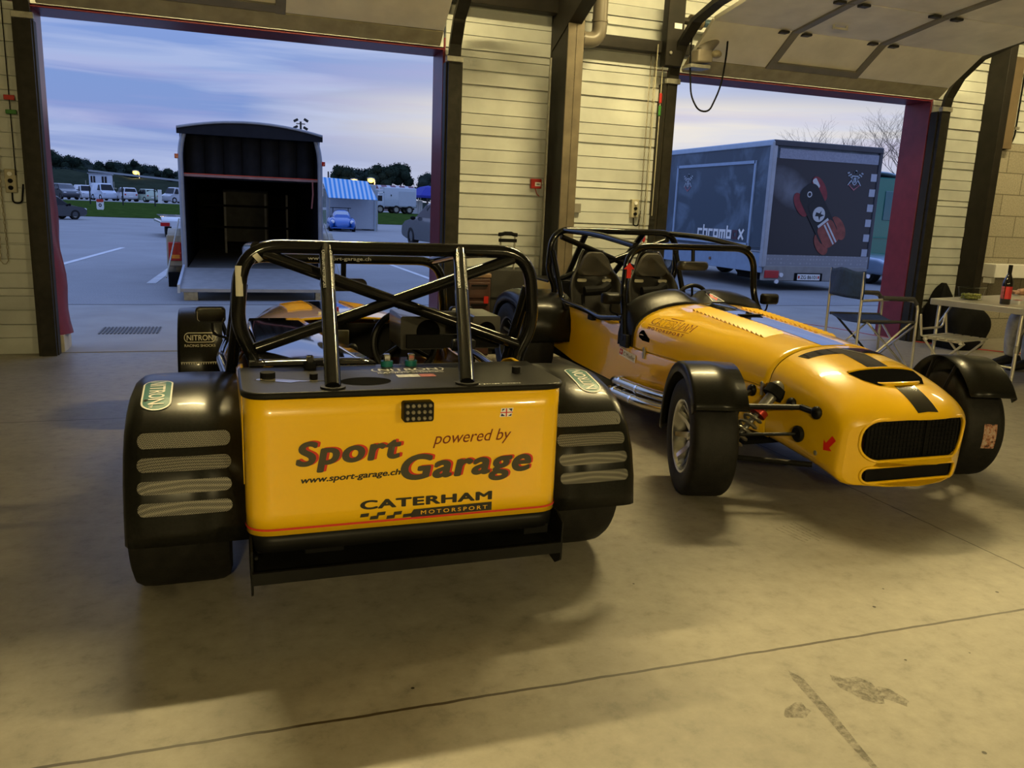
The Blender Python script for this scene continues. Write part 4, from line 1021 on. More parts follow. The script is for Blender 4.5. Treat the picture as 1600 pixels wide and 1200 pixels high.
MB().rings([[V(.30, a, b) for a, b in rrect(.06, .03, .01, 3, -.30, .45)], [V(.34, a, b) for a, b in rrect(.06, .03, .01, 3, -.30, .45)]]).build('harness_buckle', GALV, car2)
# markings
def right(fl, nm, mt, eps=.0015, bv='bon'): return fl.press((0, -2, 0), (1, 0, 0), (0, 0, 1), eps, K[bv], 3, .05).flatbuild(nm, mt, car2)
fl = Flat(); fl.put(fit_text('CATERHAM', X(1.30), X(1.62), .632, .034, shear=-.12, bold=.0)); 
tr_ = Flat(); tr_.put(fit_text('CATERHAM', X(1.30), X(1.62), .632, .034, shear=-.12, bold=.03)); right(tr_, 'maker_lettering', BROWNINK, .0012)
ye = Flat(); ye.put(fit_text('CATERHAM', X(1.305), X(1.615), .6335, .031, shear=-.12, bold=-.004)); right(ye, 'maker_lettering', YEL, .0024)
fl = Flat(); fl.rect(X(1.29), .624, X(1.62), .626); fl.put(fit_text('MOTORSPORT', X(1.31), X(1.60), .600, .016, spacing=1.5, bold=.02)); fl.rect(X(1.40), .672, X(1.50), .675); right(fl, 'maker_lettering', BROWNINK)
fl = Flat(); fl.poly([(X(1.255), .565), (X(1.27), .585), (X(1.29), .588), (X(1.365), .548), (X(1.365), .528), (X(1.30), .528), (X(1.262), .542)]); right(fl, 'side_vent', M('vent_dark'))
side_bv = None
def plate(nm, mt, q, eps): 
    w0, w1 = smoothtab(WT, 1.14), smoothtab(WT, 1.33)
    a = V(1.07, -w0, .420); b = V(1.27, -w1, .400); u = (b - a).normalized(); v = (Vector((0, 0, 1)) - u * u.z).normalized()
    return q.press(a, u, v, eps).flatbuild(nm, mt, car2)
q = Flat(); q.rect(0, -.022, .20, .026); plate('name_plate', WHITE, q, .010)
q = Flat(); q.put(fit_text('C Mueller', .055, .195, -.010, .026, bold=.0)); plate('plate_lettering', BLACKINK, q, .0112)
q = Flat(); q.rect(.006, -.012, .045, .022); plate('plate_flag', REDINK, q, .0112)
q = Flat(); q.rect(.021, -.006, .027, .016); q.rect(.013, .003, .036, .008); plate('plate_flag_cross', WHITE, q, .0122)
fl = Flat(); a_ = math.radians(-118)
def rot2(pts, a, cx, cy, k=1): return [(cx + k * (x * math.cos(a) - y * math.sin(a)), cy + k * (x * math.sin(a) + y * math.cos(a))) for x, y in pts]
ARW = [(-.5, -.16), (.08, -.16), (.08, -.38), (.5, 0), (.08, .38), (.08, .16), (-.5, .16)]
fl.poly(rot2(ARW, math.radians(232), X(2.625), .315, .085)); right(fl, 'tow_arrow', M('red_arrow_mark', (.75, .02, .015), .45, var=.03), .002, 'nose')
MB().lathe([(.014, 0), (.016, .004), (.010, .010), (.001, .011)], V(2.56, -.345, .255), (0, -1, .1), 14).build('nose_fastener', GALV, car2)
ar = Flat(); ar.poly(rot2(ARW, math.radians(90), 0, 0, .095)); 
ar.press(V(1.0 + .030, -.458, .915), (0, 1, 0), (0, 0, 1), .002).flatbuild('cut_off_arrow', M('red_arrow_mark'), car2)
tri = Flat(); tri.poly([(-.044, -.024), (.044, -.024), (-.044, .036)])
nb = Vector((.55, -.1, .8)).normalized(); uu = Vector((-.15, 1, .0)).normalized(); 
def on_cowl(F, e): return F.press((1.9, .085, .770), (0, 1, 0), (0, 0, 1), e, cowl_bvh, 2.0, .015)
on_cowl(tri, .002).flatbuild('warning_triangle', WHITE, car2)
tri = Flat(); tri.poly([(-.040, -.0215), (.034, -.0215), (-.040, .029)]); on_cowl(tri, .0032).flatbuild('triangle_field', NAVYINK, car2)
tri = Flat(); tri.poly([(-.034, .016), (-.014, .008), (-.018, -.001), (.005, -.006), (-.016, -.019), (-.016, -.010), (-.036, -.003)]); on_cowl(tri, .0044).flatbuild('triangle_bolt', REDINK, car2)
sc = MB().rings([[V(x, a, K['bon'].ray_cast(Vector((X(x), 0, 1.2)), Vector((0, 0, -1)))[0].z + b) for a, b in ((-w, 0), (-w * .8, h), (w * .8, h), (w, 0))] for x, w, h in ((1.26, .055, .004), (1.30, .06, .016), (1.42, .055, .012), (1.46, .03, .002))])
sc.build('bonnet_scoop', BLK, car2, smooth=60)
MB().box(V(1.60, .0, .724), (.03, .15, .006)).build('bonnet_strap', MATTE, car2, smooth=0)
# side exhaust
for dy, z0 in ((0, .265), (.035, .205)):
    e = fillet([V(2.05, -.37, z0 + .14), V(1.85, -.50, z0 + .02), V(1.5, -.555 - dy, z0), V(1.13, -.565 - dy, z0 - .01), V(1.04, -.50, z0 - .05), V(.95, -.40, z0 - .06)], .10, 6)
    ex = MB().tube(e, .030, 16).build('exhaust_pipe', M('polished_exhaust', (.55, .50, .40), .16, metal=1, var=.1), car2)
    for x in (1.42, 1.22): MB().cyl(V(x, -.556 - dy, z0 - .005), V(x - .018, -.556 - dy, z0 - .005), .035, 16).build('clamp_band', CHR, ex)
# worn tyre label on the front of the far tyre
rt = Matrix.Rotation(math.radians(-17), 3, 'Z'); Cw = Vector((X(2.3), .87 - .012 - .10, .27))
def lab(i, j):
    a = math.radians(-14 + 26 * j); return Cw + rt @ Vector((.2712 * math.cos(a), -.015 + .065 * i, .2712 * math.sin(a)))
def label_nodes(t, p, nd):
    c = nd('ShaderNodeTexCoord'); n = nd('ShaderNodeTexNoise', i_Scale=45, i_Detail=5, i_Roughness=.7); t.links.new(c.outputs['Object'], n.inputs['Vector'])
    r = nd('ShaderNodeValToRGB'); rampset(r, [(.40, (.02, .015, .012)), (.47, (.32, .12, .06)), (.62, (.42, .34, .27))]); t.links.new(n.outputs['Fac'], r.inputs[0]); t.links.new(r.outputs[0], p.inputs['Base Color'])
MB().grid(lab, 4, 8).build('tyre_label', mat_nodes('worn_label', label_nodes, .6), car2, smooth=60)
# ------------------------------------------------------------------ things standing in the hall
FAB = M('navy_canvas', (.012, .034, .13), .85, var=.25, vscale=30, bump=.2, bscale=40)
FOAM = M('grey_foam_grip', (.05, .05, .055), .8, var=.15)
def director_chair(loc, rotz):
    r = thing('camping_chair', 'navy folding camping chair with aluminium frame in the right doorway', 'chair', loc, math.radians(rotz))
    tr = .012
    for sg, nm in ((1, 'far'), (-1, 'near')):
        y = sg * .27
        MB().tube([(-.26, y, 0), (-.27, y, .86)], tr, 10).build('back_leg', ALU, r)
        MB().tube(fillet([(.27, y, 0), (.25, y, .62), (.10, y, .645), (-.27, y, .62)], .08), tr, 10).build('front_leg', ALU, r)
        MB().tube([(.235, y, .60), (.20, y, .645), (-.08, y, .648)], [.021, .021, .021], 10).build('arm_pad', FOAM, r)
        MB().tube([(.24, y, .03), (-.20, y, .45)], .010, 8).build('side_brace', STEEL if sg > 0 else CHR, r)
        MB().tube(fillet([(-.24, y, .03), (.20, y, .44), (.22, y, .455)], .03), .010, 8).build('side_brace', ALU, r)
        MB().tube([(-.24, y, .45), (.24, y, .45)], .013, 10).build('seat_rail', FOAM, r)
    MB().tube([(.24, .27, .04), (.24, -.27, .42)], .009, 8).tube([(.24, -.27, .04), (.24, .27, .42)], .009, 8).build('front_cross_brace', ALU, r)
    MB().grid(lambda i, j: Vector((-.24 + .48 * i, -.26 + .52 * j, .45 - .05 * math.sin(PI * j) * (.6 + .4 * math.sin(PI * i)))), 10, 12).build('seat', FAB, r, smooth=60, solid=.004)
    MB().grid(lambda i, j: Vector((-.272 - .05 * math.sin(PI * i) + .004 * math.sin(14 * i + 5 * j), -.285 + .57 * i, .63 + .24 * j - .012 * math.sin(9 * i) * j)), 22, 8).build('backrest', FAB, r, smooth=60, solid=.012)
    return r
director_chair((5.32, 5.70, 0), -12)
TABT = M('table_top_laminate', (.50, .47, .38), .3, var=.06)
tb = thing('folding_table', 'folding aluminium camping table carrying a bottle and a box of grapes', 'table', (5.62, 5.36, 0), math.radians(15))
TZ = .66
MB().box((.75, -.38, TZ - .005), (1.50, .76, .012)).build('table_top', TABT, tb, smooth=0)
fr = MB()
fr.box((.75, 0, TZ - .025), (1.5, .018, .05)).box((.75, -.76, TZ - .025), (1.5, .018, .05)).box((0, -.38, TZ - .025), (.018, .76, .05)).box((1.5, -.38, TZ - .025), (.018, .76, .05))
fr.build('edge_frame', M('table_edge_aluminium', (.52, .53, .56), .35, metal=.7, var=.08), tb, smooth=0, bevel=.004)
for x in (.05, 1.45):
    for y in (-.05, -.71):
        lg = MB().tube([(x, y, TZ - .03), (x, y, .02)], .014, 10).build('leg', ALU, tb)
        MB().cyl((x, y, 0), (x, y, .03), .018, 10).build('leg_foot', MATTE, lg)
        MB().cyl((x, y, .30), (x, y, .36), .018, 10).build('leg_clamp', GALV, lg)
        sx = 1 if x < .5 else -1
        MB().tube([(x, y, .42), (x + sx * .22, y, TZ - .04)], .008, 8).build('leg_strut', ALU, tb)
MB().tube([(.05, -.05, .18), (.05, -.71, .18)], .010, 8).build('leg_stretcher', ALU, tb)
def on_table(u, v): 
    a = math.radians(15); return (5.62 + u * math.cos(a) - v * math.sin(a), 5.36 + u * math.sin(a) + v * math.cos(a), TZ + .001)
bt = thing('wine_bottle', 'dark bottle with a red label standing on the camping table', 'bottle', on_table(.215, -.49))
BZ = M('bottle_glass_dark', (.008, .006, .005), .06, var=.1, coat=1)
MB().lathe([(.001, 0), (.036, 0), (.039, .006), (.039, .165), (.036, .19), (.022, .225), (.0145, .245), (.0135, .30), (.015, .302), (.015, .315), (.001, .316)], (0, 0, 0), (0, 0, 1), 28).build('bottle_body', BZ, bt, smooth=40)
def arcl(r, z0, z1, a0, a1): return MB().rings([[Vector((r * math.cos(math.radians(a0 + (a1 - a0) * k / 14)), r * math.sin(math.radians(a0 + (a1 - a0) * k / 14)), z)) for k in range(15)] for z in (z0, z1)], False, False, closed=False)
arcl(.0395, .045, .145, 205, 290).build('label', M('bright_red_label', (.75, .05, .06), .5, var=.05), bt, smooth=60)
arcl(.0395, .045, .145, 130, 195).build('label', M('grey_red_label', (.40, .10, .10), .5, var=.3, vscale=60), bt, smooth=60)
MB().lathe([(.0152, .255), (.0156, .317), (.001, .318)], (0, 0, 0), (0, 0, 1), 20).build('capsule', SATIN, bt)
gb = thing('grape_box', 'clear plastic punnet of green grapes on the camping table', 'box', on_table(.30, -.17), math.radians(12))
PL = M('clear_plastic', (.95, .97, .95), .05, trans=1.0, var=.01, ior=1.05)
R = [[Vector((a, b, z)) for a, b in rrect(w, d, .02, 4)] for w, d, z in ((.175, .115, 0), (.20, .14, .10), (.212, .152, .101), (.212, .152, .106))]
MB().rings(R, True, False).build('tub', PL, gb, solid=.0015)
GR = M('green_grape', (.50, .52, .12), .3, var=.25, vscale=30, coat=.3)
for k in range(34):
    lay = k // 17; q = k % 17
    x = -.066 + .0265 * (q % 6) + rnd.uniform(-.004, .004); y = -.034 + .033 * (q // 6) + rnd.uniform(-.004, .004); z = .016 + .023 * lay + rnd.uniform(0, .004)
    g = MB().ell((0, 0, 0), (.0125, .0115, .0115), 10, 8).build('grape', GR, None); g.location = Vector(on_table(.30, -.17)) + Vector((x, y, z)); tag(g, 'green grape lying in the clear punnet on the camping table', 'grape', 'grapes in the punnet')
mb = thing('paper_pack', 'small white paper pack beside the bottle on the camping table', 'pack', on_table(.36, -.52), .3)
MB().rings([[Vector((a, b, z)) for a, b in rrect(.13 * k, .09 * k, .015, 4)] for z, k in ((0, 1), (.02, 1.02), (.032, .9))]).build('wrapper', WHITE, mb)
MB().box((0, 0, .0325), (.07, .05, .002)).build('label', REDINK, mb, smooth=0)
def stool(label, loc, rotz):
    r = thing('folding_stool', label, 'stool', loc, math.radians(rotz), None)
    H = .385
    for k in range(5): MB().box((0, -.14 + .07 * k, H), (.40, .052, .012)).build('seat_slat', ALU, r, smooth=0, bevel=.003)
    for x in (-.17, .17):
        MB().tube([(x, -.16, H - .012), (x, .16, H - .012)], .010, 8).build('seat_rail', ALU, r)
        MB().tube([(x, .16, H - .02), (x, -.19, 0.0)], .010, 8).build('leg', ALU, r)
        MB().tube([(x * .9, -.16, H - .02), (x * .9, .19, 0.0)], .010, 8).build('leg', ALU, r)
        for y in (-.14, .14): MB().cyl((x, y, H - .03), (x, y, H - .004), .014, 8).build('rivet_plug', WHITE, r)
    MB().tube([(-.17, -.185, .02), (.17, -.185, .02)], .009, 8).tube([(-.153, .185, .02), (.153, .185, .02)], .009, 8).build('foot_bar', ALU, r)
    MB().tube(fillet([(-.19, .17, H), (-.19, .20, H + .19), (-.17, .20, H + .05), (.17, .20, H + .05), (.19, .20, H + .19), (.19, .17, H)], .05), .009, 8).build('back_bow', ALU, r)
    return r
stool('slatted aluminium folding stool tucked against the near end of the camping table', (5.52, 4.98, 0), 15)
stool('slatted aluminium folding stool under the seated person at the camping table', (7.36, 5.38, 0), -60)

# bags and cases along the wall
def soft_bag(name, label, cat, loc, d, mat, rotz=0, seed=1, handles=True):
    r = thing(name, label, cat, loc, rotz); q = random.Random(seed)
    ph = [q.uniform(0, 6) for _ in range(6)]
    def pt(i, j):
        a = 2 * PI * i; t = j; rad = (1 - abs(2 * t - .75) ** 3 * .35) if t < .99 else .25
        n = 1 + .07 * math.sin(3 * a + ph[0] + 4 * t) + .05 * math.sin(5 * a + ph[1] - 7 * t)
        c, s = math.cos(a), math.sin(a)
        sq = lambda v: math.copysign(abs(v) ** .7, v)
        return Vector((d[0] / 2 * sq(c) * rad * n, d[1] / 2 * sq(s) * rad * n, d[2] * t * (1 + .06 * math.sin(2 * a + ph[2]))))
    MB().grid(pt, 36, 16).add([pt(k / 36, 1) for k in range(36)], [tuple(range(36))]).add([pt(k / 36, 0) for k in range(36)], [tuple(range(36))]).build('bag_body', mat, r, smooth=60)
    if handles:
        for s in (-1, 1): MB().tube(fillet([(-.12, s * .06, d[2] * .93), (-.08, s * .09, d[2] * 1.16), (.08, s * .09, d[2] * 1.16), (.12, s * .06, d[2] * .93)], .06), .012, 8).build('handle', mat, r)
    return r
BAGM = M('black_nylon', (.006, .006, .006), .8, var=.3, bump=.5, bscale=14, spec=.15)
soft_bag('holdall_bag', 'big black holdall bag on the floor behind the camping chair', 'bag', (7.35, 6.56, 0), (.60, .38, .46), BAGM, .2, 3)
soft_bag('rucksack', 'small black rucksack leaning behind the black holdall bag', 'bag', (7.42, 6.94, 0), (.36, .20, .62), BAGM, .1, 5, False)
sc_ = thing('trolley_case', 'black trolley suitcase with raised telescopic handle against the cladding', 'suitcase', (2.30, 6.80, 0))
MB().rings([[Vector((a, b, z)) for a, b in rrect(.46 * k, .26 * k, .05, 5)] for z, k in ((.05, .96), (.08, 1), (.70, 1), (.735, .95))]).build('case_shell', M('case_black', (.016, .015, .012), .6, var=.2), sc_, smooth=40)
for z in (.25, .5): MB().box((0, -.132, z), (.40, .008, .012)).build('case_rib', MATTE, sc_, smooth=0)
for x in (-.065, .065): MB().cyl((x, .06, .73), (x, .06, 1.03), .008, 10).build('telescopic_rod', GALV, sc_)
MB().rings([[Vector((x, .06, 1.035 + dz)) + Vector((0, a, b)) for a, b in rrect(.03, .032, .01, 4)] for x, dz in ((-.085, 0), (-.05, .004), (-.03, .012), (.03, .012), (.05, .004), (.085, 0))]).box((0, .06, .985), (.16, .03, .03)).build('grip', MATTE, sc_, smooth=40)
for x in (-.19, .19):
    for y in (-.1, .1): MB().cyl((x, y - .012, .028), (x, y + .012, .028), .028, 14).build('castor', RUB, sc_)
cr_ = thing('tool_chest', 'dark red tool chest on the floor left of the black trolley suitcase', 'chest', (1.95, 6.72, 0))
RB = M('chest_dark_red', (.05, .020, .013), .5, var=.2)
MB().box((0, 0, .35), (.20, .40, .66)).build('chest_body', RB, cr_, bevel=.01)
for z in (.10, .26, .42, .58):
    dr = MB().box((0, -.203, z), (.18, .012, .13)).build('drawer', RB, cr_, bevel=.004); MB().box((0, -.215, z + .04), (.14, .014, .014)).build('drawer_pull', MATTE, dr, smooth=0)
MB().box((0, 0, .70), (.21, .41, .04)).build('chest_lid', M('chest_lid_tan', (.20, .12, .07), .5, var=.15), cr_, bevel=.01)
MB().box((.06, -.2105, .50), (.04, .003, .06)).build('red_badge', RED, cr_, smooth=0)
for x in (-.07, .07): MB().cyl((x, -.15, .02), (x, .15, .02), .02, 10).build('castor', RUB, cr_)
cb_ = thing('red_cable', 'thin red cable running along the floor through the right doorway', 'cable', (0, 0, .006))
MB().tube(fillet([(4.2, 11.6, 0), (5.7, 9.6, 0), (6.85, 8.2, 0), (7.0, 7.2, 0), (7.25, 6.75, 0), (7.6, 6.2, 0), (8.3, 5.7, 0), (9.0, 5.5, 0)], .4), .006, 6).build('cable_run', M('red_cable_sheath', (.35, .02, .02), .5, var=.05), cb_)

# seated person at the far end of the table
def skin_body(name, J, E, root_i, mat, parent, sub=2):
    me = bpy.data.meshes.new(name); me.from_pydata([j[0] for j in J], E, []); o = bpy.data.objects.new(name, me); COL.objects.link(o); o.parent = parent
    md = o.modifiers.new('skin', 'SKIN'); md.use_smooth_shade = True
    for i, j in enumerate(J):
        r = j[1]; o.data.skin_vertices[0].data[i].radius = r if hasattr(r, '__len__') else (r, r)
    o.data.skin_vertices[0].data[root_i].use_root = True
    s = o.modifiers.new('smooth', 'SUBSURF'); s.levels = sub; s.render_levels = sub
    me.materials.append(mat); return o
JEAN = M('pale_grey_jeans', (.34, .33, .30), .85, var=.2, vscale=14, bump=.3, bscale=18)
SKIN = M('skin', (.48, .28, .20), .5, var=.06)
JACK = M('dark_jacket', (.03, .035, .05), .8, var=.2)
SHOE = M('black_shoe', (.008, .008, .009), .55, var=.2)
pe = thing('person', 'seated person in pale grey jeans and black shoes at the camping table', 'person', (7.33, 5.42, 0), math.radians(170))
J = [((0, 0, .47), (.15, .11)), ((0, 0, .62), (.145, .10)), ((.03, 0, .82), (.165, .105)), ((.04, 0, .93), (.12, .085)), ((.05, 0, 1.00), (.052, .055)), ((.065, 0, 1.08), (.078, .085)), ((.075, 0, 1.17), (.078, .092)), ((.065, 0, 1.23), (.05, .06)),
     ((.05, .20, .92), .058), ((.12, .25, .70), .045), ((.33, .20, .69), .035), ((.40, .18, .69), .03), ((.05, -.20, .92), .058), ((.12, -.25, .70), .045), ((.33, -.20, .69), .035), ((.40, -.18, .69), .03),
     ((.02, .10, .45), .10), ((.40, .13, .49), .068), ((.43, .13, .28), .058), ((.44, .13, .07), .042), ((.02, -.10, .45), .10), ((.40, -.13, .49), .068), ((.40, -.13, .28), .058), ((.40, -.13, .07), .042)]
E_ = [(0, 1), (1, 2), (2, 3), (3, 4), (4, 5), (5, 6), (6, 7), (3, 8), (8, 9), (9, 10), (10, 11), (3, 12), (12, 13), (13, 14), (14, 15), (0, 16), (16, 17), (17, 18), (18, 19), (0, 20), (20, 21), (21, 22), (22, 23)]
skin_body('body', J, E_, 0, SKIN, pe)
JT = [(a, (r[0] * 1.10, r[1] * 1.12) if hasattr(r, '__len__') else r * 1.12) for a, r in J]
def sub_(idx, ed, nm, mat, root, ext=()):
    mp_ = {k: i for i, k in enumerate(idx)}
    return skin_body(nm, [JT[k] for k in idx], [(mp_[a], mp_[b]) for a, b in ed], mp_[root], mat, pe)
sub_([0, 1, 2, 3, 8, 9, 10, 12, 13, 14], [(0, 1), (1, 2), (2, 3), (3, 8), (8, 9), (9, 10), (3, 12), (12, 13), (13, 14)], 'jacket', JACK, 0)
JT = [(a, ((r[0] * 1.16, r[1] * 1.16) if hasattr(r, '__len__') else r * (1.20 if i not in (19, 23, 18, 22) else 1.55))) for i, (a, r) in enumerate(J)]
sub_([0, 16, 17, 18, 19, 20, 21, 22, 23], [(0, 16), (16, 17), (17, 18), (18, 19), (0, 20), (20, 21), (21, 22), (22, 23)], 'jeans', JEAN, 0)
for y, x in ((.13, .44), (-.13, .40)):
    st = [(-.10, .030, .028, .036), (-.08, .042, .05, .048), (-.02, .046, .065, .055), (.06, .047, .05, .045), (.13, .052, .035, .036), (.18, .045, .025, .028), (.205, .022, .018, .02)]
    MB().rings([[Vector((x + sx, y + w * math.cos(2 * PI * k / 16), max(.002, zc + h * math.sin(2 * PI * k / 16)))) for k in range(16)] for sx, w, zc, h in st]).build('shoe', SHOE, pe, smooth=60)
for sg in (1, -1):
    c = Vector((.44, sg * .17, .69))
    palm = MB().ell(c, (.045, .038, .016), 12, 8)
    hand = palm.build('hand', SKIN, pe, smooth=60)
    for k in range(4):
        b = c + Vector((.036, -.027 + .018 * k, .004)); l = (.038, .044, .042, .032)[k]
        MB().tube([b, b + Vector((l * .6, 0, .006)), b + Vector((l * 1.05, 0, -.004)), b + Vector((l * 1.3, 0, -.02))], [.0085, .008, .0075, .006], 8).build('finger', SKIN, hand, smooth=60)
    MB().tube([c + Vector((-.01, -sg * .03, 0)), c + Vector((.02, -sg * .058, -.002)), c + Vector((.045, -sg * .062, -.008))], [.011, .0095, .008], 8).build('thumb', SKIN, hand, smooth=60)
hd = Vector((.075, 0, 1.14))
MB().ell(hd + Vector((-.02, 0, .055)), (.100, .088, .085), 18, 12).build('hair', M('dark_hair', (.03, .02, .012), .7, var=.3), pe, smooth=60)
MB().tube([hd + Vector((.09, 0, .02)), hd + Vector((.115, 0, -.015)), hd + Vector((.09, 0, -.02))], [.010, .013, .008], 8).build('nose', SKIN, pe)
for sg in (1, -1):
    MB().ell(hd + Vector((.082, sg * .032, .015)), (.012, .014, .008), 10, 8).build('eye', WHITE, pe); MB().ell(hd + Vector((0, sg * .085, 0)), (.022, .008, .030), 10, 8).build('ear', SKIN, pe)
MB().ell(hd + Vector((.087, 0, -.048)), (.008, .024, .005), 10, 6).build('mouth', M('lip', (.35, .12, .10), .5, var=.05), pe)
# ------------------------------------------------------------------ outside: paved lot, verge, trailers and far things
def asph_nodes(t, p, nd):
    c = nd('ShaderNodeTexCoord')
    n = nd('ShaderNodeTexNoise', i_Scale=.5, i_Detail=8, i_Roughness=.65); t.links.new(c.outputs['Object'], n.inputs['Vector'])
    r = nd('ShaderNodeValToRGB'); rampset(r, [(.3, (.225, .225, .225)), (.7, (.30, .30, .30))]); t.links.new(n.outputs['Fac'], r.inputs[0])
    n2 = nd('ShaderNodeTexNoise', i_Scale=60, i_Detail=3); t.links.new(c.outputs['Object'], n2.inputs['Vector'])
    r2 = nd('ShaderNodeValToRGB'); rampset(r2, [(.3, (.75, .75, .75)), (.7, (1.15, 1.15, 1.15))]); t.links.new(n2.outputs['Fac'], r2.inputs[0])
    mx = nd('ShaderNodeMixRGB', blend_type='MULTIPLY'); mx.inputs[0].default_value = 1; t.links.new(r.outputs[0], mx.inputs[1]); t.links.new(r2.outputs[0], mx.inputs[2]); t.links.new(mx.outputs[0], p.inputs['Base Color'])
ASPH = mat_nodes('asphalt', asph_nodes, .7)
APRON = M('apron_concrete', (.30, .29, .27), .7, var=.12, vscale=2)
tag(MB().box((0, 135.2, -.1), (460, 250, .2)).build('parking_lot', ASPH, smooth=0), kind='structure')
tag(MB().box((2, 8.65, -.095), (24, 3.1, .2)).build('apron', APRON, smooth=0), kind='structure')
tag(MB().box((2, 10.205, .006), (24, .02, .003)).build('apron_joint', M('joint_dark', (.05, .05, .05), .9, var=.1), smooth=0), kind='structure')
PAINT = M('road_paint', (.62, .62, .62), .6, var=.12, vscale=3)
def line(label, a, b, w=.12):
    a, b = Vector(a), Vector(b); d = (b - a); u = d.normalized(); s = Vector((-u.y, u.x, 0)) * w / 2
    o = MB().add([a - s, a + s, b + s, b - s], [(0, 3, 2, 1)]).build('parking_line', PAINT, None, smooth=0, recalc=False); tag(o, label, 'road marking'); o.location.z = .004
line('white parking line left of the open trailer, far from it', atZ(93, 414), atZ(192, 387))
line('white parking line left of the open trailer, ending at its mudguard', atZ(236, 443), atZ(290, 403), .13)
line('white parking line right of the open trailer, running towards the red door frame', atZ(600, 410), atZ(700, 446), .10)
# drain grating
g = thing('drain_grating', 'dark steel drain grating set in the concrete in front of the left door', 'drain', (-.92, 8.22, .006))
MB().box((0, 0, -.003), (.52, .42, .004)).build('drain_pit', MATTE, g, smooth=0)
for k in range(16): MB().box((-.24 + .032 * k, 0, .002), (.012, .42, .006)).build('grate_bar', STEEL, g, smooth=0)

# open box trailer
TX0, TX1, TY0, TY1 = -.62, 1.20, 12.0, 16.2
tr = thing('box_trailer', 'grey box trailer with its back open and ramp lowered', 'trailer', (0, 0, 0))
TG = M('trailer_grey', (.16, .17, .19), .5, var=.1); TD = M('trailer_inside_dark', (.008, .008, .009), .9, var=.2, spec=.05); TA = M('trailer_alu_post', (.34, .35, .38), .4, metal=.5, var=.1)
bz, tz = .30, 2.12
for x, s_ in ((TX0, 1), (TX1, -1)):
    sp_ = MB().box((x + s_ * .01, (TY0 + TY1) / 2, (bz + tz) / 2), (.02, TY1 - TY0, tz - bz)).build('side_panel', TG, tr, smooth=0)
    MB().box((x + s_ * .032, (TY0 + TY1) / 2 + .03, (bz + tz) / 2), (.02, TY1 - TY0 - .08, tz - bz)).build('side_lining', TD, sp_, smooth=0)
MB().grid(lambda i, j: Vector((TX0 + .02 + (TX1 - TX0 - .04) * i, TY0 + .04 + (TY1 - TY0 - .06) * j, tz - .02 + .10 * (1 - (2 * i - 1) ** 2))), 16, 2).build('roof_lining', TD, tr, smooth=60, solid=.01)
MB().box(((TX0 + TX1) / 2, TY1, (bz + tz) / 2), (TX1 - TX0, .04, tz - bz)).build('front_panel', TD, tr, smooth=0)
MB().box(((TX0 + TX1) / 2, (TY0 + TY1) / 2, bz - .04), (TX1 - TX0, TY1 - TY0, .08)).build('bed', M('trailer_bed', (.12, .115, .10), .7, var=.15), tr, smooth=0)
def roofpt(i, j):
    x = TX0 - .03 + (TX1 - TX0 + .06) * i; return Vector((x, TY0 - .12 + (TY1 - TY0 + .14) * j, tz + .03 + .115 * (1 - (2 * i - 1) ** 2)))
MB().grid(roofpt, 16, 2).build('roof', M('trailer_roof_pale', (.34, .36, .40), .5, var=.08), tr, smooth=60, solid=.03)
hd_ = MB().rings([[Vector((x, TY0 - .10 + dy, tz + dz)) for dy, dz in ((0, -.06), (0, .02 + .10 * (1 - u * u)), (.06, .02 + .10 * (1 - u * u)), (.06, -.06))] for x, u in [(TX0 - .03 + (TX1 - TX0 + .06) * k / 16, -1 + k / 8) for k in range(17)]])
hd_.build('roof_header', M('header_dark', (.02, .021, .025), .7, var=.1, spec=.05), tr, smooth=40)
for x, sg in ((TX0 + .0, 1), (TX1 - .0, -1)):
    MB().tube(fillet([(x, TY0, bz - .05), (x, TY0, tz - .25), (x + sg * .07, TY0, tz + .02)], .25), .035, 10).build('rear_post', TA, tr)
    MB().box((x - sg * .045, TY0, 1.77), (.05, .05, .06)).build('marker_lamp', REDLENS, tr, bevel=.005)
# dark cloth hanging inside in scallops
for k in range(7):
    xa = TX0 + .05 + (TX1 - TX0 - .1) * k / 7; xb = TX0 + .05 + (TX1 - TX0 - .1) * (k + 1) / 7
    MB().grid(lambda i, j: Vector((xa + (xb - xa) * i, TY0 + .35 - .10 * math.sin(PI * i), 1.50 + .60 * j + .03 * math.sin(PI * i) * j)), 10, 4).build('hanging_cloth', M('cloth_black', (.010, .010, .012), .9, var=.3), tr, smooth=60, solid=.01)
MB().box(((TX0 + TX1) / 2, TY0 + .08, 1.535), (TX1 - TX0, .04, .035)).build('load_bar', M('load_bar_pink', (.30, .16, .15), .5, var=.2), tr, smooth=0)
MB().box(((TX0 + TX1) / 2, TY0 + .058, 1.555), (TX1 - TX0, .004, .010)).build('load_bar_stripe', REDINK, tr, smooth=0)
MB().tube([(TX1 - .10, TY0 + .05, 1.52), (TX1 - .095, TY0 + .05, 1.35), (TX1 - .115, TY0 + .05, 1.15)], .012, 6).build('strap_tail', M('strap_red', (.30, .10, .08), .7, var=.1), tr)
RKM = M('rack_grey', (.16, .16, .16), .5, var=.2)
for x in (TX0 + .52, TX1 - .62, TX1 - .25): MB().box((x, TY1 - .8, .82), (.035, .04, 1.05)).build('rack_post', RKM, tr, smooth=0)
for z in (.75, 1.12): MB().box(((TX0 + TX1) / 2, TY1 - .8, z), (1.5, .05, .04)).build('rack_rail', MATTE, tr, smooth=0)
MB().box((.25, TY1 - .8, .95), (.75, .02, .9)).build('rack_board', M('rack_board_dark', (.045, .045, .042), .7, var=.2), tr, smooth=0)
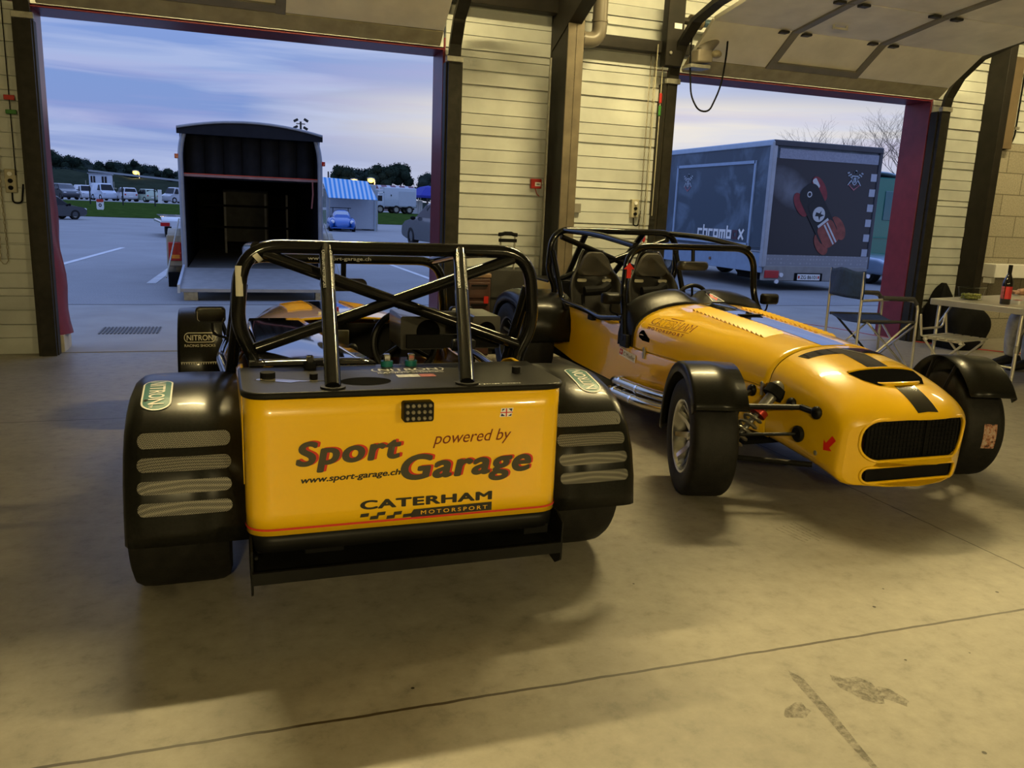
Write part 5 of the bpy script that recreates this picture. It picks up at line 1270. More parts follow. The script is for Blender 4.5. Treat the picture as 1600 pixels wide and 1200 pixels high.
# ramp, chains and supports
rp = MB().add([(TX0, 11.97, .30), (TX1, 11.97, .30), (TX1, 10.62, .15), (TX0, 10.62, .15), (TX0, 11.97, .25), (TX1, 11.97, .25), (TX1, 10.62, .11), (TX0, 10.62, .11)], [(0, 1, 2, 3), (7, 6, 5, 4), (0, 3, 7, 4), (1, 5, 6, 2), (3, 2, 6, 7), (0, 4, 5, 1)]).build('ramp', M('ramp_alu', (.36, .36, .36), .5, metal=.3, var=.1), tr, smooth=0)
for x in (TX0 - .01, TX1 + .01): MB().add([(x - .015, 11.97, .34), (x + .015, 11.97, .34), (x + .015, 10.60, .20), (x - .015, 10.60, .20), (x - .015, 11.97, .24), (x + .015, 11.97, .24), (x + .015, 10.60, .10), (x - .015, 10.60, .10)], [(0, 1, 2, 3), (7, 6, 5, 4), (0, 3, 7, 4), (1, 5, 6, 2), (3, 2, 6, 7), (0, 4, 5, 1)]).build('ramp_edge', M('ramp_edge_pale', (.50, .55, .62), .4, metal=.4, var=.05), tr, smooth=0)
for x in (TX0 + .12, TX1 - .12): MB().box((x, 10.78, .055), (.16, .16, .11)).build('ramp_support', GALV, tr, smooth=0)
for x, sg in ((TX0 - .05, -1), (TX1 + .05, 1)):
    MB().tube([(x, TY0, .95), (x + sg * .12, 11.0, .25)], .010, 6).build('ramp_cable', GALV, tr)
# mudguards, wheels and lamps at the trailer's sides
for x, sg in ((TX0 - .14, -1), (TX1 + .14, 1)):
    pr = [(.46 * math.cos(a), .46 * math.sin(a)) for a in [math.radians(-20 + 220 * k / 16) for k in range(17)]]
    MB().rings([[Vector((x + dx, 12.9 + a, .34 + b * .98)) for dx in (-.11, .11)] for a, b in pr], False, False, closed=False).build('mudguard', M('mudguard_beige', (.34, .29, .20), .4, var=.15), tr, smooth=40, solid=.012)
    MB().box((x, 12.41, .50), (.22, .06, .44)).build('guard_flap', M('mudguard_beige'), tr, bevel=.02)
    MB().lathe([(.13, -.085), (.22, -.095), (.30, -.085), (.315, 0), (.30, .085), (.22, .095), (.13, .085)], (x, 12.9, .315), (1, 0, 0), 32, closed=True).build('tyre', RUB, tr)
    MB().lathe([(.13, sg * .03), (.04, sg * .05), (.001, sg * .05)], (x, 12.9, .315), (1, 0, 0), 24).build('wheel_rim', GALV, tr)
    l = MB().box((x, 12.365, .49), (.17, .04, .26)).build('tail_lamp', REDLENS, tr, bevel=.012); MB().box((x, 12.343, .42), (.12, .01, .05)).build('indicator_lens', ORANGE, l, smooth=0)
    MB().box((x, 12.38, .10), (.20, .10, .20)).build('mud_flap', MATTE, tr, smooth=0)

# closed race trailer with printed sides
CX0, CX1, CY0, CY1, CZ0, CZ1 = 9.05, 11.42, 12.5, 18.6, .44, 2.60
ct = thing('race_trailer', 'dark printed race trailer with a lettered side, parked outside the right door', 'trailer', (0, 0, 0))
def smoke_nodes(seed, base):
    def fn(t, p, nd):
        c = nd('ShaderNodeTexCoord'); mp = nd('ShaderNodeMapping'); mp.inputs['Location'].default_value = (seed, seed * .3, 0); t.links.new(c.outputs['Object'], mp.inputs[0])
        n = nd('ShaderNodeTexNoise', i_Scale=1.3, i_Detail=6, i_Distortion=.8); t.links.new(mp.outputs[0], n.inputs['Vector'])
        r = nd('ShaderNodeValToRGB'); rampset(r, [(.50, base), (.78, tuple(min(1, b * 3.0 + .03) for b in base))]); t.links.new(n.outputs['Fac'], r.inputs[0]); t.links.new(r.outputs[0], p.inputs['Base Color'])
    return fn
CSIDE = mat_nodes('printed_side_slate', smoke_nodes(3.1, (.050, .075, .105)), .3); 
def back_nodes(t, p, nd):
    c = nd('ShaderNodeTexCoord'); s = nd('ShaderNodeSeparateXYZ'); t.links.new(c.outputs['Object'], s.inputs[0])
    def lin(a, b, k):      # a*x + b*z + k
        m1 = nd('ShaderNodeMath', operation='MULTIPLY_ADD'); m1.inputs[1].default_value = a; m1.inputs[2].default_value = k; t.links.new(s.outputs['X'], m1.inputs[0])
        m2 = nd('ShaderNodeMath', operation='MULTIPLY_ADD'); m2.inputs[1].default_value = b; t.links.new(s.outputs['Z'], m2.inputs[0]); t.links.new(m1.outputs[0], m2.inputs[2])
        m3 = nd('ShaderNodeMath', operation='POWER'); m3.inputs[1].default_value = 2; ab = nd('ShaderNodeMath', operation='ABSOLUTE'); t.links.new(m2.outputs[0], ab.inputs[0]); t.links.new(ab.outputs[0], m3.inputs[0]); return m3.outputs[0]
    ca, sa = math.cos(-.5), math.sin(-.5); cx, cz = 9.50, 1.82
    e1 = lin(ca / .62, sa / .62, -(ca * cx + sa * cz) / .62); e2 = lin(-sa / .34, ca / .34, (sa * cx - ca * cz) / .34)
    ad = nd('ShaderNodeMath', operation='ADD'); t.links.new(e1, ad.inputs[0]); t.links.new(e2, ad.inputs[1])
    n = nd('ShaderNodeTexNoise', i_Scale=3.2, i_Detail=7, i_Distortion=.6); t.links.new(c.outputs['Object'], n.inputs['Vector'])
    mm = nd('ShaderNodeMapRange'); mm.inputs['From Min'].default_value = 1.1; mm.inputs['From Max'].default_value = .0; t.links.new(ad.outputs[0], mm.inputs['Value'])
    ml = nd('ShaderNodeMath', operation='MULTIPLY'); t.links.new(mm.outputs[0], ml.inputs[0]); t.links.new(n.outputs['Fac'], ml.inputs[1])
    r = nd('ShaderNodeValToRGB'); rampset(r, [(.08, (.020, .018, .023)), (.55, (.15, .16, .19))]); t.links.new(ml.outputs[0], r.inputs[0]); t.links.new(r.outputs[0], p.inputs['Base Color'])
CBACK = mat_nodes('printed_back_charcoal', back_nodes, .35)
CALU = M('trailer_alu_edge', (.40, .42, .46), .4, metal=.4, var=.08); CLOW = M('lower_skirt_blue', (.22, .30, .42), .4, var=.08)
MB().box(((CX0 + CX1) / 2, (CY0 + CY1) / 2, (CZ0 + CZ1) / 2), (CX1 - CX0 - .02, CY1 - CY0 - .02, CZ1 - CZ0)).build('box_core', CSIDE, ct, smooth=0)
MB().box((CX0, (CY0 + CY1) / 2, (.72 + CZ1) / 2), (.012, CY1 - CY0 - .14, CZ1 - .80)).build('side_print', CSIDE, ct, smooth=0)
MB().box(((CX0 + CX1) / 2, CY0, 1.49), (CX1 - CX0 - .14, .012, 1.70)).build('back_print', CBACK, ct, smooth=0)
MB().box((CX0 + .01, (CY0 + CY1) / 2, .50), (.03, CY1 - CY0, .36)).build('side_skirt', CLOW, ct, smooth=0, bevel=.008)
MB().box((CX0 - .004, (CY0 + CY1) / 2, .70), (.03, CY1 - CY0, .02)).build('skirt_rail', CALU, ct, smooth=0)
for y in (CY0 + .02,): MB().box((CX0 + .02, y, (CZ0 + CZ1) / 2), (.10, .10, CZ1 - CZ0 + .04)).build('corner_post', CALU, ct, smooth=0, bevel=.02)
MB().box((CX1 - .02, CY0 + .02, (CZ0 + CZ1) / 2), (.08, .08, CZ1 - CZ0 + .04)).build('corner_post', M('post_dark', (.05, .05, .06), .4, var=.1), ct, smooth=0, bevel=.015)
MB().box((CX0 + .01, (CY0 + CY1) / 2, CZ1 - .01), (.09, CY1 - CY0, .10)).build('roof_edge', M('roof_edge_pale', (.40, .50, .62), .4, var=.05), ct, smooth=0, bevel=.015)
MB().box(((CX0 + CX1) / 2, CY0, CZ1 - .01), (CX1 - CX0, .09, .10)).build('roof_edge', M('post_dark'), ct, smooth=0, bevel=.015)
MB().box(((CX0 + CX1) / 2, (CY0 + CY1) / 2, CZ1 + .02), (CX1 - CX0, CY1 - CY0, .05)).build('roof', M('roof_grey', (.3, .32, .36), .5, var=.08), ct, smooth=0)
# side hatch frame: boxed outline
def frame(y0, y1, z0, z1, w, nm):
    mb = MB()
    for c, d in ((((y0 + y1) / 2, z0), (y1 - y0, w)), (((y0 + y1) / 2, z1), (y1 - y0, w)), ((y0, (z0 + z1) / 2), (w, z1 - z0 + w)), ((y1, (z0 + z1) / 2), (w, z1 - z0 + w))):
        mb.box((CX0 - .012, c[0], c[1]), (.03, d[0], d[1]))
    mb.build(nm, M('hatch_frame_blue', (.32, .42, .56), .4, metal=.2, var=.06), ct, smooth=0)
frame(12.97, 15.72, .80, 2.28, .055, 'hatch_frame')
def side(fl, nm, mt, eps=.010): return fl.press((CX0 - .004, 0, 0), (0, -1, 0), (0, 0, 1), eps).flatbuild(nm, mt, ct)
BX = {'c': [(0, 0, 1, 0), (0, 0, 0, 1), (0, 1, 1, 1)], 'h': [(0, 0, 0, 1.6), (0, 1, 1, 1), (1, 0, 1, 1)], 'r': [(0, 0, 0, 1), (0, 1, .9, 1)], 'o': [(0, 0, 1, 0), (1, 0, 1, 1), (0, 1, 1, 1), (0, 0, 0, 1)], 'm': [(0, 0, 0, 1), (0, 1, 1.4, 1), (.7, 0, .7, 1), (1.4, 0, 1.4, 1)], 'b': [(0, 0, 0, 1.6), (0, 0, 1, 0), (1, 0, 1, 1), (0, 1, 1, 1)], 'x': [(0, 0, 1, 1.2), (0, 1.2, 1, 0)]}
fl = Flat(); x = -14.72; sc2 = .125; th = .024
def seg(F, x0, z0, x1, z1):
    d = Vector((x1 - x0, z1 - z0)); d.normalize(); n = Vector((-d.y, d.x)) * th; e = d * th
    F.zz = getattr(F, 'zz', 0) + .0002
    F.poly([(x0 - e.x - n.x, z0 - e.y - n.y), (x1 + e.x - n.x, z1 + e.y - n.y), (x1 + e.x + n.x, z1 + e.y + n.y), (x0 - e.x + n.x, z0 - e.y + n.y)], F.zz)
for ch in 'chromb':
    for a, b, c_, d_ in BX[ch]: seg(fl, x + a * sc2, .90 + b * sc2, x + c_ * sc2, .90 + d_ * sc2)
    x += sc2 * (1.4 if ch == 'm' else .9 if ch == 'r' else 1) + .075
side(fl, 'side_lettering', WHITE)
fl = Flat()
for a, b, c_, d_ in BX['o']: seg(fl, x + a * sc2, .90 + b * sc2, x + c_ * sc2, .90 + d_ * sc2)
side(fl, 'side_lettering', M('dull_red_print', (.075, .03, .045), .5, var=.1)); x += sc2 + .075
fl = Flat()
for a, b, c_, d_ in BX['x']: seg(fl, x + a * sc2, .90 + b * sc2, x + c_ * sc2, .90 + d_ * sc2)
side(fl, 'side_lettering', WHITE)
def crest(F, cx, cz, k):
    """shield with crossed chequered flags, a small bird head on top and a ribbon below"""
    sh = [(-.5, .45), (.5, .45), (.5, -.1), (.3, -.5), (0, -.75), (-.3, -.5), (-.5, -.1)]; inn = [(a * .78, b * .78 - .02) for a, b in sh]
    F.ringshape([(cx + a * k, cz + b * k) for a, b in sh], [(cx + a * k, cz + b * k) for a, b in inn])
    F.poly([(cx + a * k, cz + b * k) for a, b in ((-.18, -.35), (-.05, -.45), (-.02, .25), (-.18, .15))]); F.poly([(cx + a * k, cz + b * k) for a, b in ((.05, -.45), (.2, -.3), (.2, .2), (.05, .25))])
    for sg in (1, -1):
        for r in range(3):
            for c in range(4):
                if (r + c) % 2 == 0:
                    x0 = sg * (.55 + .16 * c); z0 = .15 + .16 * r + .10 * c * (1 if r else .8)
                    F.poly([(cx + a * k, cz + b * k) for a, b in ((x0, z0), (x0 + sg * .15, z0 + .05), (x0 + sg * .15, z0 + .20), (x0, z0 + .15))][::sg])
        F.poly([(cx + a * k, cz + b * k) for a, b in ((sg * .30, .0), (sg * .95, -.75), (sg * 1.02, -.68), (sg * .42, .1))][::sg])
    F.disc(cx, cz + .85 * k, .17 * k, 12); F.poly([(cx + a * k, cz + b * k) for a, b in ((-.10, .70), (.12, .70), (.22, 1.0), (.05, 1.12), (-.12, .95))])
fl = Flat(); crest(fl, -15.28, 1.97, .15); side(fl, 'crest', M('pale_print', (.42, .48, .55), .5, var=.05))
rb = Flat(); rb.ringshape([(-15.28 + a * .15, 1.97 + b * .15) for a, b in ((-.9, -.65), (0, -1.35), (.9, -.65))], [(-15.28 + a * .15, 1.97 + b * .15) for a, b in ((-.72, -.68), (0, -1.15), (.72, -.68))]); side(rb, 'crest_ribbon', M('dull_pink_print', (.35, .12, .14), .5, var=.05))
def back(fl, nm, mt, eps=.010): return fl.press((0, CY0 - .006, 0), (1, 0, 0), (0, 0, 1), eps).flatbuild(nm, mt, ct)
fl = Flat(); crest(fl, 10.86, 2.05, .15); back(fl, 'crest', M('pale_print'))
rb = Flat(); rb.ringshape([(10.86 + a * .15, 2.05 + b * .15) for a, b in ((-.9, -.65), (0, -1.35), (.9, -.65))], [(10.86 + a * .15, 2.05 + b * .15) for a, b in ((-.72, -.68), (0, -1.15), (.72, -.68))]); back(rb, 'crest_ribbon', M('dull_pink_print'))
# top light strip, chequered edge, tread plate
MB().box(((CX0 + CX1) / 2 + .03, CY0 - .004, 2.42), (CX1 - CX0 - .20, .02, .17)).build('top_strip', M('top_strip_grey', (.27, .28, .34), .5, var=.15, vscale=40), ct, smooth=0)
for k in range(6): MB().box((CX1 - .13 + .0 * k, CY0 - .008, 2.10 - .275 * k), (.13, .012, .135)).build('chequer_square', M('chequer_grey', (.42, .43, .48), .5, var=.06), ct, smooth=0)
def tread_nodes(t, p, nd):
    c = nd('ShaderNodeTexCoord'); v = nd('ShaderNodeTexVoronoi', i_Scale=14.0); v.inputs['Randomness'].default_value = .15; t.links.new(c.outputs['Object'], v.inputs['Vector'])
    r = nd('ShaderNodeValToRGB'); rampset(r, [(.2, (.52, .52, .54)), (.5, (.26, .26, .28))]); t.links.new(v.outputs['Distance'], r.inputs[0]); t.links.new(r.outputs[0], p.inputs['Base Color']); p.inputs['Metallic'].default_value = .3
MB().box(((CX0 + CX1) / 2, CY0 - .01, .55), (CX1 - CX0 - .06, .03, .20)).build('tread_plate', mat_nodes('tread_plate', tread_nodes, .45), ct, smooth=0)
MB().box(((CX0 + CX1) / 2, CY0 + .02, .32), (CX1 - CX0 - .06, .10, .27)).build('rear_bumper', M('bumper_grey', (.26, .25, .24), .6, var=.12), ct, smooth=0, bevel=.01)
MB().box(((CX0 + CX1) / 2, CY0 + .6, .25), (CX1 - CX0 - .5, 1.0, .16)).build('chassis', MATTE, ct, smooth=0)
for x in (CX0 + .20, CX1 - .20):
    l = MB().box((x, CY0 - .035, .30), (.30, .03, .14)).build('tail_lamp', REDLENS, ct, bevel=.01); MB().cyl((x + .20, CY0 - .03, .29), (x + .20, CY0 - .06, .29), .04, 14).build('reversing_lamp', CLEARLENS, l)
    MB().cyl((x + .12, CY0 - .02, .17), (x + .12, CY0 - .05, .17), .04, 14).build('fog_lamp', CLEARLENS, l)
for x, d in ((10.05, .52), (11.1, .5)): pass
pb = MB().box((10.06, CY0 - .035, .255), (.62, .02, .15)).build('plate_holder', MATTE, ct, bevel=.01)
MB().box((10.06, CY0 - .048, .255), (.50, .006, .11)).build('number_plate', WHITE, pb, smooth=0)
fl = Flat(); fl.put(fit_text('ZG 86101', 9.88, 10.24, .222, .068, bold=.01)); fl.press((0, CY0 - .0515, 0), (1, 0, 0), (0, 0, 1), .001).flatbuild('plate_lettering', BLACKINK, pb)
fl = Flat(); fl.rect(9.825, .23, 9.86, .28); fl.rect(10.262, .23, 10.295, .28); fl.press((0, CY0 - .0515, 0), (1, 0, 0), (0, 0, 1), .001).flatbuild('plate_shield', REDINK, pb)
# printed drifting race car: plain car shape seen from above on the back wall
PR = M('print_red', (.22, .025, .03), .5, var=.2); PK = M('print_black', (.012, .012, .014), .5, var=.1); PW = M('print_white', (.55, .55, .55), .5, var=.05); PO = M('print_rust', (.26, .06, .04), .5, var=.3)
def carpoly(pts, nm, mt, e):
    a = math.radians(-54); cx, cz = 10.16, 1.38; k = .97
    F = Flat(); F.poly([(cx + k * (x * math.cos(a) - y * math.sin(a)), cz + k * (x * math.sin(a) + y * math.cos(a))) for x, y in pts]); back(F, nm, mt, e)
def ov(cx, cy, rx, ry, n=22): return [(cx + rx * math.cos(2 * PI * k / n), cy + ry * math.sin(2 * PI * k / n)) for k in range(n)]
carpoly(ov(-.42, .24, .26, .13), 'printed_fender', PR, .010); carpoly(ov(-.40, -.25, .25, .12), 'printed_fender', PR, .010); carpoly(ov(.46, .25, .25, .14), 'printed_fender', PO, .010); carpoly(ov(.50, -.22, .23, .13), 'printed_fender', PO, .010)
carpoly(rrect(1.22, .46, .18, 6, -.02, 0), 'printed_body', PK, .012); carpoly(rrect(.50, .40, .14, 6, .42, .01), 'printed_bonnet', PO, .0135)
carpoly(rrect(.42, .30, .08, 6, -.10, 0), 'printed_cabin', PK, .0145); carpoly(ov(-.02, 0, .14, .14), 'printed_roundel', PW, .0155); carpoly([(-.09, -.03), (-.03, .02), (-.05, .09), (0, .04), (.06, .09), (.04, .0), (.09, -.05), (.0, -.03), (-.04, -.09)], 'printed_emblem', PK, .0165)
carpoly(ov(-.46, .0, .055, .055), 'printed_roundel', PW, .0145); carpoly(ov(-.46, 0, .035, .035), 'printed_emblem', PK, .0155)
for y in (-.005, .065): carpoly([(.22, y), (.66, y), (.66, y + .035), (.22, y + .035)], 'printed_stripe', PW, .0155)
carpoly([(.15, -.13), (.20, -.13), (.20, .14), (.15, .14)], 'printed_screen', PW, .0155)
carpoly(rrect(.20, .10, .03, 4, -.55, .22), 'printed_tail', PW, .0105)
def wheelset(parent, x, y, r, w, axis, rim=GALV):
    ty = MB().lathe([(r * .62, -w), (r * .95, -w), (r, -w * .7), (r, w * .7), (r * .95, w), (r * .62, w)], (x, y, r), axis, 28, closed=True).build('tyre', RUB, parent)
    MB().lathe([(r * .62, w * .6), (r * .5, w * .4), (r * .12, w * .55), (.001, w * .55), (.001, -w * .55), (r * .12, -w * .55), (r * .5, -w * .4), (r * .62, -w * .6)], (x, y, r), axis, 24).build('wheel_rim', rim, ty)
for x in (CX0 + .22, CX1 - .22):
    for y in (16.1, 16.9): wheelset(ct, x, y, .31, .11, (1, 0, 0))
MB().cyl((CX0 + .5, 17.9, 0), (CX0 + .5, 17.9, .4), .05, 10).build('jockey_leg', GALV, ct)
MB().lathe([(.001, 0), (.03, 0), (.03, .02)], (CX0 - .006, 14.2, .47), (-1, 0, 0), 14).build('side_marker', M('marker_bronze', (.2, .1, .05), .4, var=.1), ct)
# ------------------------------------------------------------------ vehicles
SIL = {  # side outlines: x 0 (tail) .. 1 (front), z 0..1 ; then glass outlines
 'hatch': ([(0, .22), (0, .50), (.03, .60), (.12, .95), (.20, 1.0), (.55, .99), (.72, .62), (.95, .52), (1, .42), (1, .20), (.90, .13), (.10, .13)], [(.10, .60), (.16, .90), (.22, .95), (.53, .94), (.69, .62)]),
 'estate': ([(0, .22), (0, .55), (.02, .64), (.08, .95), (.16, 1.0), (.50, 1.0), (.58, .97), (.72, .66), (.93, .55), (1, .42), (1, .20), (.90, .12), (.10, .12)], [(.07, .64), (.11, .90), (.17, .94), (.50, .94), (.56, .92), (.69, .66)]),
 'van': ([(0, .15), (0, .92), (.03, .99), (.10, 1.0), (.62, 1.0), (.70, .97), (.84, .58), (.97, .50), (1, .40), (1, .15), (.92, .10), (.08, .10)], [(.60, .60), (.60, .90), (.69, .91), (.80, .60)]),
 'suv': ([(0, .25), (0, .62), (.03, .70), (.06, .95), (.13, 1.0), (.55, .99), (.70, .67), (.94, .58), (1, .45), (1, .22), (.92, .16), (.08, .16)], [(.07, .68), (.10, .92), (.55, .93), (.67, .68)]),
}
def vehicle(name, label, cat, loc, rotz, L, Wd, H, kind, paint, group=None, lamps=True):
    r = thing(name, label, cat, loc, math.radians(rotz), group)
    body, glass = SIL[kind]
    hw = lambda z: Wd / 2 * (1 - .20 * max(0, z - .56) / .44 - .05 * max(0, .25 - z) / .25)
    pts = [((x - .5) * L, z * H, hw(z)) for x, z in body]
    tp = fillet([(a, 0, b) for a, b, _ in pts], .08 * H, 3, loop=True); tp = [(p.x, p.z) for p in tp]
    R = []
    for k, q in ((-1, .95), (-.94, 1), (0, 1), (.94, 1), (1, .95)):
        R.append([Vector((a * (1 - .02 * (abs(k) > .9)), k * hw(z / H), (z - .5 * H) * q + .5 * H)) for a, z in tp])
    MB().rings(R).build('body', paint, r, smooth=40)
    gz = [((x - .5) * L, z * H) for x, z in glass]
    for sg in (1, -1):
        MB().add([(a, sg * (hw(z / H) + .035), z) for a, z in gz] + [(a, sg * (hw(z / H) - .02), z) for a, z in gz], [tuple(range(len(gz)))] + [(k, (k + 1) % len(gz), len(gz) + (k + 1) % len(gz), len(gz) + k) for k in range(len(gz))]).build('side_window', DGLASS, r, smooth=0)
        if kind != 'van':
            for q in (.36, .52):
                x = (q - .5) * L; MB().box((x, sg * (hw(.8) + .035), .79 * H), (.05, .012, .30 * H)).build('window_pillar', paint, r, smooth=0)
    a, b = (glass[-1], glass[-2]); 
    if kind == 'van': a, b = (.83, .60), (.715, .93)
    off = .02
    MB().add([((a[0] - .5) * L + off * 2.2, s_ * hw(a[1]) * .88, a[1] * H + off) for s_ in (-1, 1)] + [((b[0] - .5) * L + off * 2.2, s_ * hw(b[1]) * .86, b[1] * H + off) for s_ in (1, -1)], [(0, 1, 2, 3)]).build('windscreen', DGLASS, r, smooth=0, solid=.01)
    if kind != 'van':
        a, b = glass[0], glass[1]
        MB().add([((a[0] - .045 - .5) * L, s_ * hw(a[1]) * .86, a[1] * H + .02) for s_ in (-1, 1)] + [((b[0] - .045 - .5) * L, s_ * hw(b[1]) * .84, b[1] * H + .02) for s_ in (1, -1)], [(0, 1, 2, 3)]).build('rear_window', DGLASS, r, smooth=0, solid=.01)
    wr = min(.34, H * .21)
    for x in (.18, .80):
        for sg in (1, -1): wheelset(r, (x - .5) * L, sg * (Wd / 2 - .10), wr, .105, (0, 1, 0))
    for sg in (1, -1):
        MB().ell((.49 * L, sg * Wd * .36, .44 * H), (.05, .16, .055), 10, 8).build('headlamp', CLEARLENS, r)
        MB().ell((-.495 * L, sg * Wd * .40, .50 * H), (.04, .10, .09), 10, 8).build('tail_lamp', REDLENS, r)
        MB().ell((.20 * L, sg * (Wd / 2 + .09), .63 * H), (.05, .09, .06), 10, 8).build('door_mirror', MATTE, r)
    MB().box((-.503 * L, 0, .36 * H), (.012, .46, .10)).build('number_plate', WHITE, r, smooth=0)
    return r
def P(n, c): return M('paint_' + n, c, .25, var=.03, coat=1)
WHT, SILV, NAVY, BLKP, PALEG = P('white', (.62, .63, .65)), P('silver', (.40, .41, .43)), P('navy_black', (.02, .022, .03)), P('black', (.010, .010, .012)), P('pale_green', (.38, .46, .34))
def far(px, py, ppm_h, H):   # ground point under a pixel and the scale that gives a thing of real height H its height in the view
    q = atZ(px, py); return (q.x, q.y, 0)
vehicle('estate_car', 'dark silver estate car half hidden by the red door frame', 'car', (6.55, 25.1, 0), 98, 4.6, 1.75, 1.38, 'estate', P('dark_silver', (.10, .105, .12)))
LZ = .42      # the far lot lies a little higher than the paved yard
def depth(q): return (q - CAM_POS).dot(to_world(Vector((0, 0, 1))))
q = atZ(98, 342.5); vehicle('hatchback', 'black car nearest the left door frame at the edge of the lot', 'car', (q.x - .55, q.y, 0), 38, 2.9, 1.30, 1.06, 'hatch', BLKP)
def lot(name, label, px, py, h, kind, paint, L, Wd, rotz, Y=104):
    """parked on the far lot, at a distance where its height suits what it is"""
    q = atY(px, py, Y); H = h * depth(q) / FPX
    vehicle(name, label, 'van' if kind == 'van' else 'car', (q.x, Y, LZ), rotz, L * H, Wd * H, H, kind, paint)
lot('passenger_car', 'dark car just left of the white vans on the far lot', 103, 321.5, 24, 'estate', NAVY, 2.1, 1.05, -60, 100)
lot('passenger_car', 'pale car at the very left of the far lot by the red door frame', 76, 319, 20, 'hatch', SILV, 2.2, 1.1, -60, 108)
lot('panel_van', 'white van left of the big van below the hut', 132, 317.5, 22, 'van', WHT, 1.7, .85, -62, 108)
lot('panel_van', 'big white van in the middle of the far lot below the hut', 163, 318.5, 26, 'van', P('ice_white', (.52, .58, .66)), 1.6, .85, -58, 104)
lot('passenger_car', 'white car with a dark rear window right of the big van', 198, 320, 21, 'suv', WHT, 1.75, 1.0, 118, 104)
lot('passenger_car', 'pale green hatchback on the far lot', 229, 322, 20, 'hatch', PALEG, 1.8, 1.05, 128, 104)
lot('panel_van', 'pale van on the far lot closest to the open trailer', 276, 322, 24, 'van', SILV, 1.7, .85, 225, 104)
# low white sports car / flat bed parked left of the trailer
q = atZ(268, 371); fb = thing('flatbed_trailer', 'low white flatbed trailer showing one red tail lamp, left of the open box trailer', 'trailer', (q.x + .35, q.y + .6, 0), math.radians(8))
MB().rings([[Vector((a, y, .42 + b)) for a, b in rrect(1.5, .16, .06, 4)] for y in (-.9, 2.2)]).build('bed', WHT, fb, smooth=40)
MB().rings([[Vector((a * k, y, .50 + dz)) for a in (-.7, .7)] for y, k, dz in ((-.88, 1, 0), (0, .95, .10), (2.0, .95, .14))], False, False, closed=False).build('cover', WHT, fb, smooth=60, solid=.02)
for x in (-.62, .62): MB().box((x, -.92, .40), (.26, .04, .11)).build('tail_lamp', REDLENS, fb, bevel=.01)
for x in (-.5, .5): wheelset(fb, x, -.3, .20, .09, (1, 0, 0))
# green van behind the race trailer
gv = thing('green_van', 'green high-roof van partly hidden behind the printed race trailer', 'van', (15.05, 16.4, 0), math.radians(-4))
GP = P('van_green', (.010, .16, .105))
MB().rings([[Vector((a, y, 1.32 + b)) for a, b in rrect(2.1 * k, 2.15 * h, .30, 6)] for y, k, h in ((-.05, .94, .97), (.0, .98, 1), (.1, 1, 1), (5.2, 1, 1))]).build('body', GP, gv, smooth=40)
MB().grid(lambda i, j: Vector((-.98 + 1.96 * i, 5.2 * j, 2.33 + .20 * math.sin(PI * i))), 12, 2).build('roof', P('van_roof', (.34, .48, .56)), gv, smooth=60, solid=.03)
for sx in (-.5, .5): MB().box((sx, -.06, 1.72), (.72, .02, .70)).build('rear_window', M('van_window_teal', (.02, .12, .12), .1, var=.05, coat=1), gv, bevel=.02)
MB().box((0, -.06, .95), (2.0, .03, .025)).box((0, -.06, .55), (2.05, .04, .03)).build('body_rib', M('rib_green', (.02, .22, .15), .3, var=.05), gv, smooth=0)
MB().box((0, -.12, .36), (2.1, .18, .22)).build('rear_bumper', MATTE, gv, bevel=.03)
for sx in (-.95, .95): MB().box((sx, -.07, 1.2), (.14, .04, .34)).build('tail_lamp', REDLENS, gv, bevel=.01)
for x in (-.8, .8):
    for y in (1.0, 4.2): wheelset(gv, x, y, .33, .11, (1, 0, 0))
q = atZ(1372, 447); bx = thing('pale_car', 'low pale blue car showing between the race trailer and the right red frame', 'car', (q.x + .9, q.y + .8, 0), math.radians(0))
MB().rings([[Vector((a, y, z0 + b)) for a, b in rrect(1.5, h, .08, 5)] for y, z0, h in ((-.8, .34, .26), (-.5, .38, .34), (.2, .40, .38), (.6, .40, .38), (1.6, .40, .38), (2.4, .38, .34))]).build('body', P('pale_blue', (.36, .46, .60)), bx, smooth=50)
MB().box((0, -.82, .34), (1.2, .04, .12)).build('grille', MATTE, bx, smooth=0)
for x in (-.62, .62):
    for y in (-.2, 1.8): wheelset(bx, x, y, .27, .09, (1, 0, 0))

# ------------------------------------------------------------------ blue beetle-like race car and its awning
q = atZ(538, 362); bb = thing('rounded_race_car', 'rounded blue race car with black wing in front of the striped awning', 'car', (q.x, q.y + 1.0, 0), math.radians(-95))
BLU = P('blue', (.01, .10, .40)); BW = 1.18
def bbody(x, w, z0, z1): return [Vector((x, a, (z0 + z1) / 2 + b)) for a, b in rrect(w, z1 - z0, min(.18, (z1 - z0) * .45), 5)]
MB().rings([bbody(*k) for k in ((-1.2, .6, .25, .45), (-1.0, .9, .18, .60), (-.5, 1.0, .15, .66), (.3, 1.0, .15, .64), (.75, .85, .15, .60), (1.05, .7, .16, .48), (1.2, .5, .2, .36))]).build('body', BLU, bb, smooth=60)
MB().rings([[Vector((x, a, .58 + b)) for a, b in rrect(w, h, h * .42, 5)] for x, w, h in ((-.95, .55, .1), (-.6, .80, .62), (-.1, .82, .74), (.25, .78, .62), (.5, .7, .1))]).build('cabin', BLU, bb, smooth=60)
MB().add([(.46, -.31, .66), (.46, .31, .66), (.28, .28, .88), (.28, -.28, .88)], [(0, 1, 2, 3)]).build('windscreen', M('screen_pale', (.4, .45, .52), .1, var=.05, coat=1), bb, smooth=0, solid=.01)
